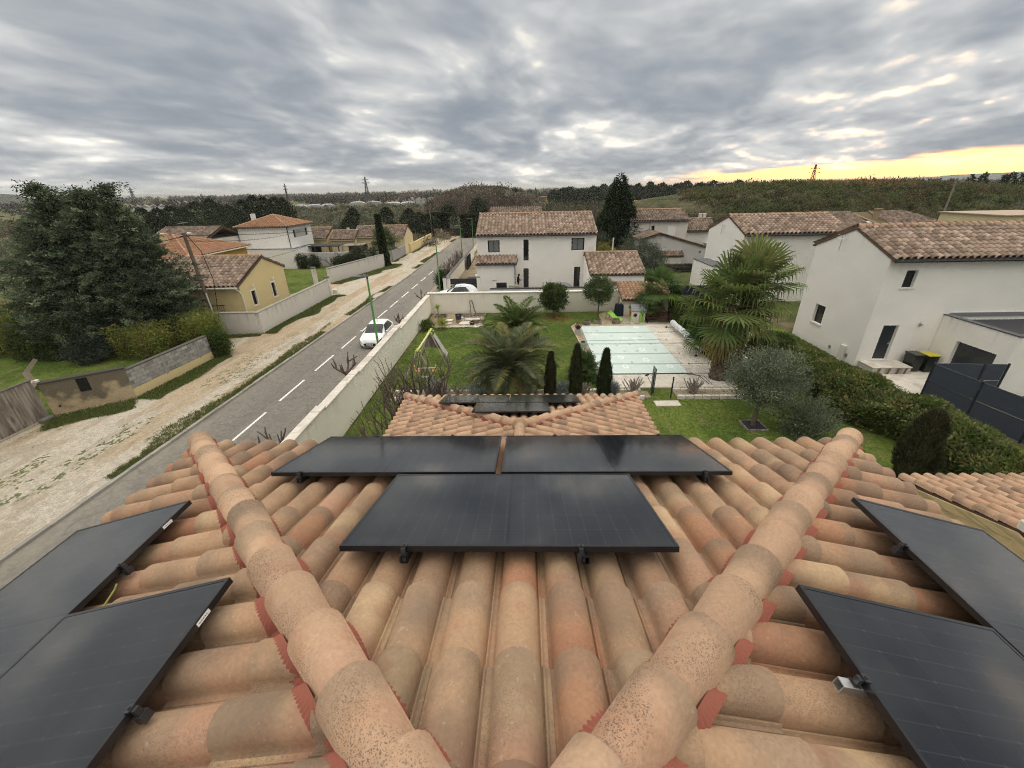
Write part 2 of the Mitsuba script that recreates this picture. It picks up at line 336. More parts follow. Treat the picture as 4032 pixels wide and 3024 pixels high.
def cap_row(root, p0, p1, ex=.40, age=4, r=.113, name='ridge_tile', k=9, rows=True):
    """Half round cap tiles from the high end p0 down to p1, each lapping over the next."""
    p0, p1 = A(p0, float), A(p1, float); L = np.linalg.norm(p1-p0); d = (p1-p0)/L
    side = unit(np.cross([0, 0, 1.], d)); up = np.cross(d, side); n = max(1, int(round(L/ex))); ex = L/n
    th = np.linspace(-.06, np.pi+.06, k+1); meshes = []
    for i in range(n):
        j = RNG.normal(0, .004, 2)
        c = lambda s, rr, lift: p0+d*s+side*j[0]+up*(lift+j[1])+np.cos(th)[:, None]*side*rr+np.sin(th)[:, None]*up*rr
        a, b = c(i*ex-.05, r*.86, -.006), c((i+1)*ex, r*1.08, .016)
        b2 = c((i+1)*ex-.003, r*.90, .016); m = k+1; q = np.arange(k)
        v = np.vstack([a, b, b, b2])
        f = np.vstack([np.stack([q, q+1, m+q+1], 1), np.stack([q, m+q+1, m+q], 1), np.stack([2*m+q, 2*m+q+1, 3*m+q+1], 1), np.stack([2*m+q, 3*m+q+1, 3*m+q], 1)])
        t = np.concatenate([np.full(m, .0), np.full(3*m, .82)])
        uv = np.column_stack([np.full(len(v), RNG.random()*.98+2*age), t])
        if rows: put(name, (v, f), 'm_tile', root, uv=uv, smooth=True)
        else: meshes.append((v, f, uv))
    if not rows: put(name+'s', cat(*[m[:2] for m in meshes]), 'm_tile', root, uv=np.vstack([m[2] for m in meshes]), smooth=True, kind='stuff')
# ------------------------------------------------------------------ plants
def leaves(C, D, N, L, W, col):
    """Diamond leaves from their base C along D, wide across N; a colour for each."""
    C, D, N = A(C), unit(D), unit(N); L, W = np.broadcast_to(L, (len(C),))[:, None], np.broadcast_to(W, (len(C),))[:, None]
    S = unit(np.cross(D, N)); m = C+D*L*.45
    v = np.stack([C, m+S*W/2, C+D*L, m-S*W/2], 1).reshape(-1, 3); k = np.arange(len(C))*4
    f = np.vstack([np.stack([k, k+1, k+2], 1), np.stack([k, k+2, k+3], 1)])
    return v, f, np.repeat(np.broadcast_to(col, (len(C), 3)), 4, 0)
def jit(col, n, s=.25, rng=RNG):
    c = A(col, float)*np.exp(rng.normal(0, s, (n, 1)))*np.exp(rng.normal(0, .07, (n, 3)))
    return np.clip(c, .004, .8)
def rdir(n, rng=RNG): return unit(rng.normal(size=(n, 3)))
def lput(name, parts, parent=None, **k):
    m = cat(*[p[:2] for p in parts])
    return put(name, m, 'm_leaf', parent, color=np.clip(np.vstack([p[2] for p in parts])*1.45, 0, .7), **k)
def crown(center, radii, nc, nl, cr, L, W, cols, up=.3, seed=1, hollow=.55, lump=.25):
    """Leaf clumps in an uneven ellipsoid: nc clumps of nl leaves."""
    rng = np.random.default_rng(seed); d = rdir(nc, rng); r = hollow+(1-hollow)*rng.random((nc, 1))**.6
    r = r*(1+lump*(meshkit.noise(d*2.3+seed)-.5)[:, None]*2)
    c = A(center)+d*r*A(radii)
    C = np.repeat(c, nl, 0)+rng.normal(0, cr, (nc*nl, 3))*[1, 1, .8]
    D = unit(np.repeat(d, nl, 0)*.7+rdir(nc*nl, rng)*.9+[0, 0, up])
    cc = A(cols)[rng.integers(0, len(cols), nc)]*np.exp(rng.normal(0, .22, (nc, 1)))
    return leaves(C, D, rdir(nc*nl, rng), L*(.7+.6*rng.random(nc*nl)), W*(.7+.6*rng.random(nc*nl)), np.clip(np.repeat(cc, nl, 0)*np.exp(rng.normal(0, .2, (nc*nl, 1))), .004, .6))
def branch(p, d, L, r, depth, out, rng, spread=.55, up=.25, n=3, sides=5):
    k = 4; pts = [A(p, float)]; dd = unit(d)
    for i in range(k):
        dd = unit(dd+rng.normal(0, .12, 3)+[0, 0, up*.15]); pts.append(pts[-1]+dd*L/k)
    r1 = r*.70
    out.append(tube(pts, np.linspace(r, r1, k+1), sides))
    if depth > 0:
        for _ in range(n):
            e = unit(dd+rng.normal(0, spread, 3)+[0, 0, up]); s = rng.integers(2, k+1)
            branch(pts[s], e, L*rng.uniform(.55, .85), r1*.82, depth-1, out, rng, spread, up, n, max(3, sides-1))
def bare_tree(name, base, hs, spec, label, category, seed, group=None, col=(.12, .09, .075)):
    rng = np.random.default_rng(seed); t = thing(name, label, category, group)
    trunk = [tube([A(base)-[0, 0, .05], A(base)+[0, 0, spec['th']]], [spec['r']*1.2, spec['r']], 8)]
    put('trunk', cat(*trunk), 'm_bark', t, smooth=True)
    for i in range(spec['n']):
        g = 2*np.pi*(i+rng.random()*.5)/spec['n']; o = []
        branch(A(base)+[0, 0, spec['th']*.95], [math.cos(g)*spec['out'], math.sin(g)*spec['out'], 1], spec['L'], spec['r']*.6, spec['depth'], o, rng, spec.get('spread', .45), spec.get('up', .3), spec.get('kids', 3))
        put('branch', cat(*o), 'm_matte', t, color=col, smooth=True)
    return t
# ------------------------------------------------------------------ the setting: ground, road, verge
def struct(name, mesh, mat, **k): return put(name, mesh, mat, kind='structure', **k)
xk = lambda y: np.where(y < 52, -15.85+.0275*y, -14.42+.0025*(y-52))
xr = lambda y: -10.85+.019*y
_r = np.concatenate([[0], np.geomspace(20, 16000, 22)]); _t = np.linspace(0, 2*np.pi, 49)
struct('ground', grid(lambda r, t: np.column_stack([r*np.cos(t), r*np.sin(t), 0*r]), _r, _t), 'm_field')
yy = np.concatenate([np.arange(-12, 100, 3.), [104, 112]])
struct('road', strip(np.column_stack([xk(yy), yy]), np.column_stack([xr(yy), yy]), .012), 'm_road')
WL = [(-25.5, -12), (-23.5, 12.0), (-23.45, 17.45), (-20.8, 19.45), (-20.4, 25), (-20.1, 25.7), (-23.4, 29.9), (-20.23, 30.3), (-19.93, 42.55), (-20.3, 43.6), (-26, 42.4), (-26, 46.5), (-22.9, 49.2), (-19.75, 60.8), (-20.6, 64.9), (-20.6, 74.4), (-19.64, 75), (-19.5, 93.5), (-19, 104)]
struct('gravel_verge', sheet(WL+[(float(xk(y)), y) for y in yy[::-1] if y <= 104], .008), 'm_gravel')
ye = np.arange(-12, 104, 4.)
struct('pavement', strip(np.column_stack([xr(ye), ye]), np.column_stack([0*ye-8.3, ye]), .008), 'm_gravel')
struct('lawn', sheet([(-7.95, 4), (13.2, 4), (13.2, 35.4), (-7.95, 35.4)], .008), 'm_grass')
struct('neighbour_grass', sheet([(13.6, 6), (20.2, 6), (19.7, 18.9), (19.35, 19.5), (19.3, 31), (13.6, 31)], .008), 'm_grass')
struct('sand_path', sheet([(14.6, 24.5), (18.3, 24.6), (18.4, 34), (14.2, 34)], .014), 'm_soil')
struct('driveway', sheet([(19.5, 18.95), (23.3, 18.95), (23.3, 22.75), (19.3, 22.75), (19.25, 21.2)], .016), 'm_paver', uv=.9)
struct('yard', sheet([(-7.7, 41), (-4.8, 41), (-4.8, 75), (-7.9, 75)], .01), 'm_soil')
struct('forecourt', sheet([(xr(37.), 37), (7.5, 37), (7.5, 45.2), (xr(44.), 44)], .009), 'm_road')
struct('garden_left', sheet([(-36, 44), (-25, 43), (-24.2, 48.4), (-21.3, 61.5), (-34, 59.5)], .009), 'm_grass')
struct('garden_far_left', sheet([(-40, 10), (-23.8, 10), (-23.8, 17.6), (-21, 19.7), (-20.7, 25), (-24, 27.5), (-40, 27.5)], .008), 'm_grass')
k = thing('kerb', 'long pale concrete kerb between the asphalt road and the gravel verge', None); labels[k]['kind'] = 'structure'
sts = []
for y in np.arange(-4, 100, 1.):
    d = unit([float(xk(y+1.)-xk(y)), 1, 0]); s = unit(np.cross(d, [0, 0, 1]))
    m = obx([float(xk(y))-.17, y+.006, 0], d, s, [0, 0, 1], .985, .17, .11+RNG.normal(0, .006))
    g = .30*np.exp(RNG.normal(0, .12))
    if y < 62: put('stone', m, 'm_matte', k, color=(g, g*.94, g*.84))
    else: sts.append(m)
put('far_stones', cat(*sts), 'm_matte', k, color=(.3, .28, .25), kind='stuff')
for i, y0 in enumerate([11.2-3.85*1, 11.2, 15.05, 18.9, 22.85, 26.75, 30.7, 34.2, 37.7, 41.6, 45.6, 49.8, 54]):
    x0 = -13.12+.0185*y0; x1 = -13.12+.0185*(y0+2.65)
    m = strip([(x0-.06, y0), (x1-.06, y0+2.65)], [(x0+.06, y0), (x1+.06, y0+2.65)], .017)
    put('road_marking', m, 'm_matte', color=tuple(A([.72, .70, .65])*(1-.06*RNG.random())), label='white dash painted on the grey asphalt along the middle of the road', category='road marking', group='dashes of the centre line')
def tufts(pts, h, nb, cols, seed, spread=.06, w=.018):
    rng = np.random.default_rng(seed); n = len(pts); P = np.repeat(A(pts), nb, 0)+rng.normal(0, spread, (n*nb, 3))*[1, 1, 0]
    D = unit(rng.normal(0, .5, (n*nb, 3))*[1, 1, 0]+[0, 0, 1.])
    c = np.repeat(A(cols)[rng.integers(0, len(cols), n)], nb, 0)*np.exp(rng.normal(0, .2, (n*nb, 1)))
    return leaves(P, D, rdir(n*nb, rng), h*(.5+rng.random(n*nb)), w, c)
GR = [(.06, .095, .02), (.085, .12, .03), (.115, .135, .045), (.13, .125, .06)]
rng = np.random.default_rng(3)
def along(pl, n, w0, w1, sharp=.75):   # ragged points beside a polyline, to its right
    pl = A(pl, float); sg = pl[1:]-pl[:-1]; L = np.linalg.norm(sg, axis=1); i = rng.choice(len(sg), n, p=L/L.sum()); t = rng.random(n)
    q = pl[i]+sg[i]*t[:, None]; nrm = unit(np.column_stack([sg[i][:, 1], -sg[i][:, 0]]))
    edge = .45+1.1*meshkit.noise(np.column_stack([q*.5, q[:, 0]*0]), 4)
    q = q+nrm*(w0+(w1-w0)*edge*rng.random(n)**sharp)[:, None]
    return np.column_stack([q, np.full(n, .01)])
V1 = [along([(-23.45, 17.3), (-20.85, 19.3), (-20.5, 24.9), (-20.1, 25.7)], 5200, .02, 1.25), along([(-20.23, 30.3), (-19.93, 42.55), (-19.7, 43.2)], 5200, .02, 1.1), along([(-23.3, 29.9), (-20.2, 30.2)], 600, .02, .5),
      along([(-22.9, 49.1), (-19.75, 60.8), (-19.5, 63)], 3600, .02, 1.5), along([(-20.2, 64.9), (-20.3, 74.4)], 900, .02, .6), along([(-19.6, 75), (-19.5, 93.5)], 1200, .02, .8), along([(-24.2, 6), (-23.6, 11)], 1500, .3, 1.3)]
kl = [(float(xk(y))-.17, y) for y in np.arange(96, -5, -2.)]
V2 = along(kl, 16000, .0, .85, 1.6); V2 = V2[meshkit.noise(V2*[.35, .35, 0], 8) > .34+.005*np.maximum(V2[:, 1]-25, 0)]
V3 = along([(float(xr(y)), y) for y in np.arange(40, 5, -2.)][::-1], 3500, .3, 1.7)
lput('verge_grass', [tufts(np.vstack(V1), .11, 5, GR, 21, .07, .03), tufts(V2, .13, 5, GR+[(.12, .10, .05)], 22, .06, .025), tufts(V3, .10, 4, GR, 23, .07, .03)], kind='stuff', label='ragged grass along the kerb, the gravel and the foot of the walls', category='grass')
n = 26000; P = np.column_stack([rng.uniform(-7.8, 13, n), rng.uniform(8, 35.2, n), np.full(n, .01)])
P = P[~(((P[:, 0] > 3.6) & (P[:, 1] > 19.9) & (P[:, 0] < 13)) | ((abs(P[:, 0]) < 3.5) & (P[:, 1] < 12)) | ((P[:, 0] < -3.1) & (P[:, 1] > 30.9)) | ((P[:, 0] > 3.4) & (P[:, 1] > 30.5)))]
lput('lawn_grass', [tufts(P, .045, 3, GR[:3], 24, .09, .022)], kind='stuff', label='short mown grass of the garden lawn round the palms and in front of the olive tree', category='grass')
P = np.column_stack([rng.uniform(17.6, 20, 5000), rng.uniform(9, 29, 5000), np.full(5000, .01)]); P = P[(P[:, 0] < 19.7-.02*np.abs(P[:, 1]-19))]
lput('strip_grass', [tufts(P, .09, 4, GR, 25, .08, .028)], kind='stuff', label='grass strip between the leafy hedge and the dark blue fence', category='grass')
n = 700; q = rng.random((n, 2)); P = np.column_stack([1.6+rng.normal(0, .75, n)+1.0, 33.6+rng.normal(0, .55, n), np.full(n, .02)])
lput('fallen_leaves', [leaves(P, rdir(n, rng)*[1, 1, .1], A([0, 0, 1])+rdir(n, rng)*.4, .10, .07, jit((.25, .13, .06), n))], kind='stuff', label='brown fallen leaves lying under the bushy tree', category='leaves')
# ------------------------------------------------------------------ the house below the camera
c_, s_ = 1/math.hypot(1, .2975), .2975/math.hypot(1, .2975)
house = thing('house', 'house under the camera whose hipped mottled terracotta roof fills the foreground', 'house')
put('wall', cat(bx(-3.45, 3.3, -7.5, 3.72, 0, 6.85)), 'm_stucco', house, uv=(1, 7))
ax, ay, az = -.08, .30, 8.175
B = 3.912
def slope(O, ux, ud, poly, name, root, **k):
    r = numbered(f'{root}__{name}'); nn = np.cross(ux, ud); P = A([A(O)+a*A(ux)+b*A(ud) for a, b in poly])
    v = np.vstack([P-nn*.01, P-nn*.07]); m = len(P)
    f = [[0, i, i+1] for i in range(1, m-1)]+[[m, m+i+1, m+i] for i in range(1, m-1)]+sum([[[i, m+i, m+(i+1) % m], [i, m+(i+1) % m, (i+1) % m]] for i in range(m)], [])
    used[r] = 0; scene[r] = mikit.ply((v, A(f)), 'm_matte', False, None, np.tile(A([.10, .06, .045]), (2*m, 1)))
    tile_roof(r, O, ux, ud, poly, **k); return r
O = (ax, ay, az)
slope(O, (1, 0, 0), (0, c_, -s_), [(0, 0), (3.75, B), (-3.75, B)], 'front_roof', house, pa=.043, pb=.7825, k=10)
slope(O, (0, 1, 0), (-c_, 0, -s_), [(0, 0), (3.75, B), (-1.6, B), (-1.6, 0)], 'left_roof', house, pa=.09, pb=.70, k=10)
slope(O, (0, -1, 0), (c_, 0, -s_), [(0, 0), (1.6, 0), (1.6, B), (-3.75, B)], 'right_roof', house, pa=.02, pb=.66, k=10)
for sx in (-1, 1):
    cap_row(house, (ax+sx*.04, ay+.06, 8.25), (ax+sx*3.80, ay+3.80, 8.25-.2975*3.77), name='hip_tile', ex=.40, r=.113, k=12)
cap_row(house, (ax, -2.2, 8.25), (ax, ay+.12, 8.262), name='ridge_tile', k=12)
def flashing(root, hz, D, off=(0., 0.)):
    """Pleated red closure strips under both edges of a hip, draped over the tiles."""
    for sx in (-1, 1):
        for side in (0, 1):   # 0: on the front slope, 1: on the side slope
            def surf(t, q):
                px = np.where(side == 0, t-q*.7071, t+q*.7071); py = np.where(side == 0, t+q*.7071, t-q*.7071)
                pa = sx*px if side == 0 else py
                ph = off[0] if side == 0 else off[1]
                h = prof(pa-ph); b = (py if side == 0 else px)
                return px, py, h, b
            def fn(t, w):
                h0 = surf(t, .13+0*t)[2]/.085
                q = .095+w*(.044+.008*h0)
                px, py, h, b = surf(t, q)
                z = hz-.2975*b+h+.018+.005*np.sin(t*1.4142*2*np.pi/.022)*w-.004*w+.03*(1-w)
                return np.column_stack([ax_+sx*px, ay_+py, z])
            ax_, ay_ = O[0], O[1]
            put('flashing', grid(fn, np.arange(.12, D, .0031), np.linspace(0, 1, 6)), 'm_matte', root, color=(.29, .10, .07), smooth=True)
flashing(house, az, 3.74, (.043, .09))
put('gutter', cat(tube([(-3.9, 4.16, 6.93), (3.75, 4.16, 6.93)], .075, 8)), 'm_gloss', house, color=(.02, .02, .022))
put('gutter', cat(tube([(-3.95, 4.1, 6.93), (-3.95, -1.4, 6.93)], .075, 8)), 'm_gloss', house, color=(.02, .02, .022))
# small things lying or smeared on the tiles
def roof_pt(x, y, h=.1): return A([x, y, az-.2975*(y-ay)+h])
def scraps():
    o = []
    for x, y in [(1.32, .62), (1.55, .52), (1.22, .45), (1.7, .75)]:
        z = az-.2975*(x-ax)+.02; a = RNG.random()*6; o.append(tube([[x, y, z], [x+.03*math.cos(a), y+.03*math.sin(a), z+.004]], .005, 5))
    return o
for m in scraps(): put('plastic_scrap', m, 'm_matte', color=(.02, .02, .02), label='short black plastic offcut lying between the tiles beside the nearest right panel', category='scrap', group='black offcuts on the right slope')
# ------------------------------------------------------------------ solar panels
PL, PH = 1.903, 1.105
def panel(O, ux, ud, label, clamps=(), rails=True, group='solar panels on the roofs', sticker=None):
    O, ux, ud = A(O, float), A(ux, float), A(ud, float); nn = np.cross(ux, ud); t = thing('solar_panel', label, 'solar panel', group)
    F, Hh = .018, .034
    fr = [obx(O-nn*Hh, ux, ud, nn, PL, F, Hh), obx(O+ud*(PH-F)-nn*Hh, ux, ud, nn, PL, F, Hh), obx(O+ud*F-nn*Hh, ux, ud, nn, F, PH-2*F, Hh), obx(O+ux*(PL-F)+ud*F-nn*Hh, ux, ud, nn, F, PH-2*F, Hh)]
    put('frame', cat(*fr), 'm_gloss', t, color=(.012, .012, .014))
    P = [O+ux*a+ud*b-nn*.0025 for a, b in ((F, F), (PL-F, F), (PL-F, PH-F), (F, PH-F))]
    w, h = PL-2*F, PH-2*F
    put('glass', (A(P), A([[0, 1, 2], [0, 2, 3]])), 'm_cell', t, uv=A([[0, 0], [w, 0], [w, h], [0, h]]))
    put('backsheet', obx(O+ux*F+ud*F-nn*.012, ux, ud, nn, w, h, .006), 'm_matte', t, color=(.02, .02, .02))
    for a, b in clamps:
        C = O+ux*a+ud*b; o = [obx(C-ux*.017-ud*.012+nn*.001, ux, ud, nn, .034, .024, .007), obx(C-ux*.012-ud*.03-nn*.034, ux, ud, nn, .024, .018, .034), obx(C-ux*.02-ud*.04-nn*.075, ux, ud, nn, .04, .035, .04), tube([C+nn*.007, C+nn*.014], .007, 6)]
        put('clamp', cat(*o), 'm_gloss', t, color=(.03, .03, .033))
    if sticker:
        C = O+sticker[0]; put('sticker', obx(C, *sticker[1:4], *sticker[4]), 'm_matte', t, color=(.7, .7, .68))
        for i in range(5): put('sticker_text', obx(C+sticker[1]*(.012+i*.012)+sticker[2]*.008+sticker[3]*sticker[4][2], *sticker[1:4], .008, .004, .0004), 'm_matte', t, color=(.06, .06, .06))
    return t
zp, yp = 8.4275, .247
uF, dF = A([1, 0, 0]), A([0, .9585, -.2851])
def onF(x, d): return A([x, yp+d*.9585, zp-d*.2851])
panel(onF(-1.051, 1.520), uF, dF, 'black solar panel in the middle of the front slope, nearest to the ridge', [(.37, 0), (1.36, 0)])
panel(onF(-2.149, 2.672), uF, dF, 'black solar panel at the eave of the front slope, left of the gap', [(.25, 0), (.52, PH), (1.36, PH)])
panel(onF(-.194, 2.672), uF, dF, 'black solar panel at the eave of the front slope, right of the gap', [(.53, PH), (1.68, 0), (1.65, PH)])
uR, dR = A([0, -1, 0]), A([.9585, 0, -.2851]); uL, dL = A([0, -1, 0]), A([-.9585, 0, -.2851])
def onR(y, d): return A([d*.9585, y, zp-d*.2851])
def onL(y, d): return A([-d*.9585, y, zp-d*.2851])
panel(onR(1.436, 1.387), uR, dR, 'black solar panel at the bottom right, on the upper row of the right slope', [(.43, 0), (1.4, 0)])
panel(onR(2.437, 2.505), uR, dR, 'black solar panel cut by the right edge, lower row of the right slope', [(.45, 0), (.5, PH)])
panel(onL(1.522-PL, 1.643), -uL, dL, 'black solar panel at the bottom left, with white sticker, upper row of the left slope', [(PL-.62, 0)], sticker=(-uL*(PL-.26)-dL*.0006-A([.2851, 0, -.9585])*0-np.cross(-uL, dL)*.03, -uL, np.cross(-uL, dL), -dL, (.085, .022, .0006)))
panel(onL(2.485-PL, 2.735), -uL, dL, 'black solar panel cut by the left edge, with white sticker, lower left row', [(PL-.62, 0), (PL-.9, PH)], sticker=(-uL*(PL-.28)-np.cross(-uL, dL)*.03-dL*.0006, -uL, np.cross(-uL, dL), -dL, (.085, .022, .0006)))
panel(onL(2.485-2*PL-.02, 2.735), -uL, dL, 'black solar panel farther down the left slope, next to the lower one with the sticker')
panel(onR(2.437-PL-.02, 2.505), uR, dR, 'black solar panel farther down the right slope, next to the lower one')
def rail(O, d, L, label, col=(.03, .03, .033), grp=None):
    d = unit(d); s = unit(np.cross(d, [0, 0, 1])); u = np.cross(s, d); O = A(O)
    m = cat(obx(O, d, s, u, L, .04, .004), obx(O+u*.036, d, s, u, L, .04, .004), obx(O+u*.004, d, s, u, L, .004, .032), obx(O+s*.036+u*.004, d, s, u, L, .004, .032))
    put('mounting_rail', m, 'm_metal', color=col, label=label, category='rail', group=grp)
nF = np.cross(uF, dF)
for x in (-.69, .31): rail(onF(x, 1.47)-nF*.075, dF, 2.35, 'dark metal rail under the panels of the front slope', grp='dark rails under the front panels')
for x in (-1.9, 1.45): rail(onF(x, 2.62)-nF*.075, dF, 1.2, 'dark metal rail under an outer end of the two eave panels', grp='dark rails under the eave panels')
nR = np.cross(uR, dR)
rail(onR(1.02, 1.30)-nR*.075, dR, 1.5, 'silver square rail end sticking out above the nearest right panel', (.72, .72, .72))
put('cable', tube([onL(1.75, 2.66)-A([0, 0, .05]), onL(1.95, 2.62)-A([0, 0, .09]), onL(2.05, 2.66)-A([0, 0, .06]), onL(1.62, 2.66)-A([0, 0, .11]), onL(1.4, 2.68)-A([0, 0, .1])][:1]+[onL(y, 2.66-.05*math.sin((1.75-y)*5))-A([0, 0, .06+.04*math.sin((1.75-y)*5)]) for y in np.linspace(1.72, 1.05, 8)], .006, 6), 'm_gloss', color=(.20, .20, .03), label='green and yellow earth wire hanging from the lower left panel', category='cable')
# ------------------------------------------------------------------ the single storey wing in front
wing = thing('wing', 'lower wing of the house with a small hipped terracotta roof under three black panels', 'house')
put('wall', bx(-3.3, 3.1, 3.73, 11.15, 0, 3.75), 'm_stucco', wing, uv=(1, 4))
O = (-.1, 8.0, 4.915); HB = 3.62; BB = HB/c_
slope(O, (1, 0, 0), (0, c_, -s_), [(0, 0), (HB, BB), (-HB, BB)], 'front_roof', wing, pa=.1, pb=.3, k=7, age=4)
slope(O, (0, 1, 0), (-c_, 0, -s_), [(0, 0), (HB, BB), (-3.4, BB), (-3.4, 0)], 'left_roof', wing, pa=.05, pb=.35, ex=.40, k=6, age=4)
slope(O, (0, -1, 0), (c_, 0, -s_), [(0, 0), (3.4, 0), (3.4, BB), (-HB, BB)], 'right_roof', wing, pa=.08, pb=.35, ex=.40, k=6, age=4)
for sx in (-1, 1):
    cap_row(wing, (O[0]+sx*.08, O[1]+.10, 4.965), (O[0]+sx*3.62, O[1]+3.66, 4.965-.2975*3.6), name='hip_tile', ex=.42, r=.118, k=8)
cap_row(wing, (O[0], 4.9, 5.0), (O[0], O[1]-.02, 5.0), name='ridge_tile', k=8)
def cap_dome(t, s): return np.column_stack([O[0]+.17*np.sin(s)*np.cos(t), O[1]+.02+.20*np.sin(s)*np.sin(t), 5.0+.155*np.cos(s)])
put('ridge_cap', grid(cap_dome, np.linspace(0, 2*np.pi, 17), np.linspace(0, 1.7, 7)), 'm_tile', wing, uv=.31, smooth=True, label='rounded cap tile where the hips meet')
flashing(wing, 4.915, 3.55, (.1, .05))
y0, z0 = 8.75, 4.945
def onW(x, d): return A([x, y0+d*c_, z0-d*s_])
g2 = 'solar panels on the lower wing'
panel(onW(-1.27, 0), uF, dF, 'small looking black solar panel nearest on the roof of the lower wing', [(.5, 0), (1.5, 0)], group=g2)
panel(onW(-2.31, 1.15), uF, dF, 'black solar panel at the left eave of the lower wing', [(.3, 0)], group=g2)
panel(onW(-.39, 1.15), uF, dF, 'black solar panel at the right eave of the lower wing', [(1.5, 0)], group=g2)
put('roof_cable', tube([(-2.4, 7.6, 4.47), (-2.25, 7.2, 4.50), (-2.2, 6.9, 4.47), (-2.0, 6.7, 4.50), (-1.2, 7.1, 4.72), (-.5, 7.0, 4.97), (-.2, 5.9, 5.15)], .012, 5), 'm_matte', color=(.05, .05, .05), label='black cable lying across the tiles of the lower wing', category='cable')
# ------------------------------------------------------------------ the annex on the right
annex = thing('annex', 'low annex on the right with mottled tiled roof and pale boarded verge', 'building')
put('wall', bx(8.15, 15, 2.9, 6.95, 0, 3.75), 'm_stucco', annex, uv=(1, 4))
slope((8.02, 5.15, 4.70), (1, 0, 0), (0, c_, -s_), [(-.1, 0), (6.9, 0), (6.9, 2.22), (-.1, 2.22)], 'front_roof', annex, pa=0., pb=.37, ex=.375, k=7, age=4)
slope((8.02, 5.15, 4.70), (-1, 0, 0), (0, -c_, -s_), [(.1, 0), (.1, 2.2), (-6.9, 2.2), (-6.9, 0)], 'back_roof', annex, pa=0., pb=.37, ex=.375, k=5, most=60, age=4)
cap_row(annex, (15, 5.13, 4.79), (7.97, 5.13, 4.79), k=7)
put('mortar', cbox((7.93, 5.1, 4.80), (.10, .26, .2), 0, .03), 'm_matte', annex, color=(.6, .57, .5), label='lump of white mortar at the ridge end')
for zt, h in ((-.035, .15), (-.20, .17)):
    for dy, ln in ((1, 2.15), (-1, 2.1)):
        d = A([0, dy*c_, -s_]); n_ = np.cross(d, [1, 0, 0])*dy; n_ = n_ if n_[2] > 0 else -n_
        m = obx(A([7.86 if zt > -.1 else 7.875, 5.15+dy*.004, 4.70+zt])-n_*h, d, [1, 0, 0], n_, ln, .03, h)
        put('verge_board', m, 'm_board', annex)
put('soffit', obx([7.9, 5.15, 4.36], [0, c_, -s_], [1, 0, 0], np.cross([0, c_, -s_], [-1, 0, 0]), 2.1, .3, .01), 'm_board', annex)
# ------------------------------------------------------------------ our garden: walls, pool, furniture
gw = thing('garden_wall', 'cream garden wall with pale stone coping stepping down along the road', 'wall')
for i, (ya, yb, h) in enumerate([(25.9, 35.5, 1.62), (18.3, 25.9, 1.82), (14.5, 18.3, 1.90), (4, 14.5, 1.98)]):
    put('section', bx(-8.32, -8.05, ya+.003, yb, 0, h), 'm_stucco', gw, uv=(1, h))
    n_ = int((yb-ya)/.5)
    for q in range(n_):
        a, b = ya+(yb-ya)*q/n_, ya+(yb-ya)*(q+1)/n_
        put('coping_stone', cbox((-8.185, (a+b)/2+(.04 if q == n_-1 else 0), h+.04), (.40, b-a-.008, .075), ch=.012), 'm_paver', gw, uv=.6+.4*RNG.random())
bw = thing('back_wall', 'cream garden wall with white coping behind the lawn', 'wall')
put('section', bx(-8.05, 8.2, 35.42, 35.62, 0, 1.74), 'm_stucco', bw, uv=(1, 1.74))
for q in range(20):
    a, b = -8.3+16.5*q/20, -8.3+16.5*(q+1)/20
    put('coping_stone', cbox(((a+b)/2, 35.52, 1.785), (b-a-.008, .36, .075), ch=.012), 'm_matte', bw, color=tuple(A([.70, .68, .62])*(.93+.12*RNG.random())))
# pool, deck
pool = thing('pool', 'rectangular swimming pool under a pale green winter cover with round puddle marks', 'swimming pool')
def cov(x, y):
    e = np.clip(np.minimum(np.minimum(x-4.42, 9.38-x), np.minimum(y-21.85, 30.9-y))/.5, 0, 1)
    return np.column_stack([x, y, .10-.04*e+.005*e*np.sin(y*2*np.pi/1.8)+.0015*e*np.sin(x*9+y*2)])
put('cover', grid(cov, np.linspace(4.42, 9.38, 60), np.linspace(21.85, 30.9, 90)), 'm_cover', pool, smooth=True)
put('water_wall', bx(4.5, 9.3, 21.95, 30.8, -.05, .03), 'm_matte', pool, color=(.3, .45, .5))
for y in [29.3, 27.6, 26.9, 25.0, 23.3]:
    put('bar', tube([(4.30, y, .105), (9.55, y, .105)], .018, 8), 'm_matte', pool, color=(.40, .52, .48))
    for x0, x1 in ((4.12, 4.42), (9.38, 9.95)): put('strap', bx(min(x0, x1), max(x0, x1), y-.035, y+.035, .075, .085), 'm_matte', pool, color=(.55, .57, .56))
    if y != 26.9: put('strap_end', bx(9.9, 9.98, y-.05, y+.05, .08, .1), 'm_matte', pool, color=(.05, .05, .05))
put('edge_bar', tube([(4.3, 21.83, .09), (9.6, 21.83, .09)], .03, 8), 'm_matte', pool, color=(.10, .16, .14))
for y, x2 in ((29.3, 11.2), (26.9, 11.2), (23.3, 11.3)): put('tie', tube([(9.9, y, .085), (x2, y+.02, .085)], .012, 5), 'm_matte', pool, color=(.10, .10, .10))
deck = thing('pool_deck', 'pool terrace of pale stone paving slabs', None); labels[deck] = {'kind': 'structure', 'label': 'pale stone slab terrace round the swimming pool'}
put('bed', bx(4.32, 11.45, 20.05, 31.3, 0, .045), 'm_matte', deck, color=(.36, .33, .28))
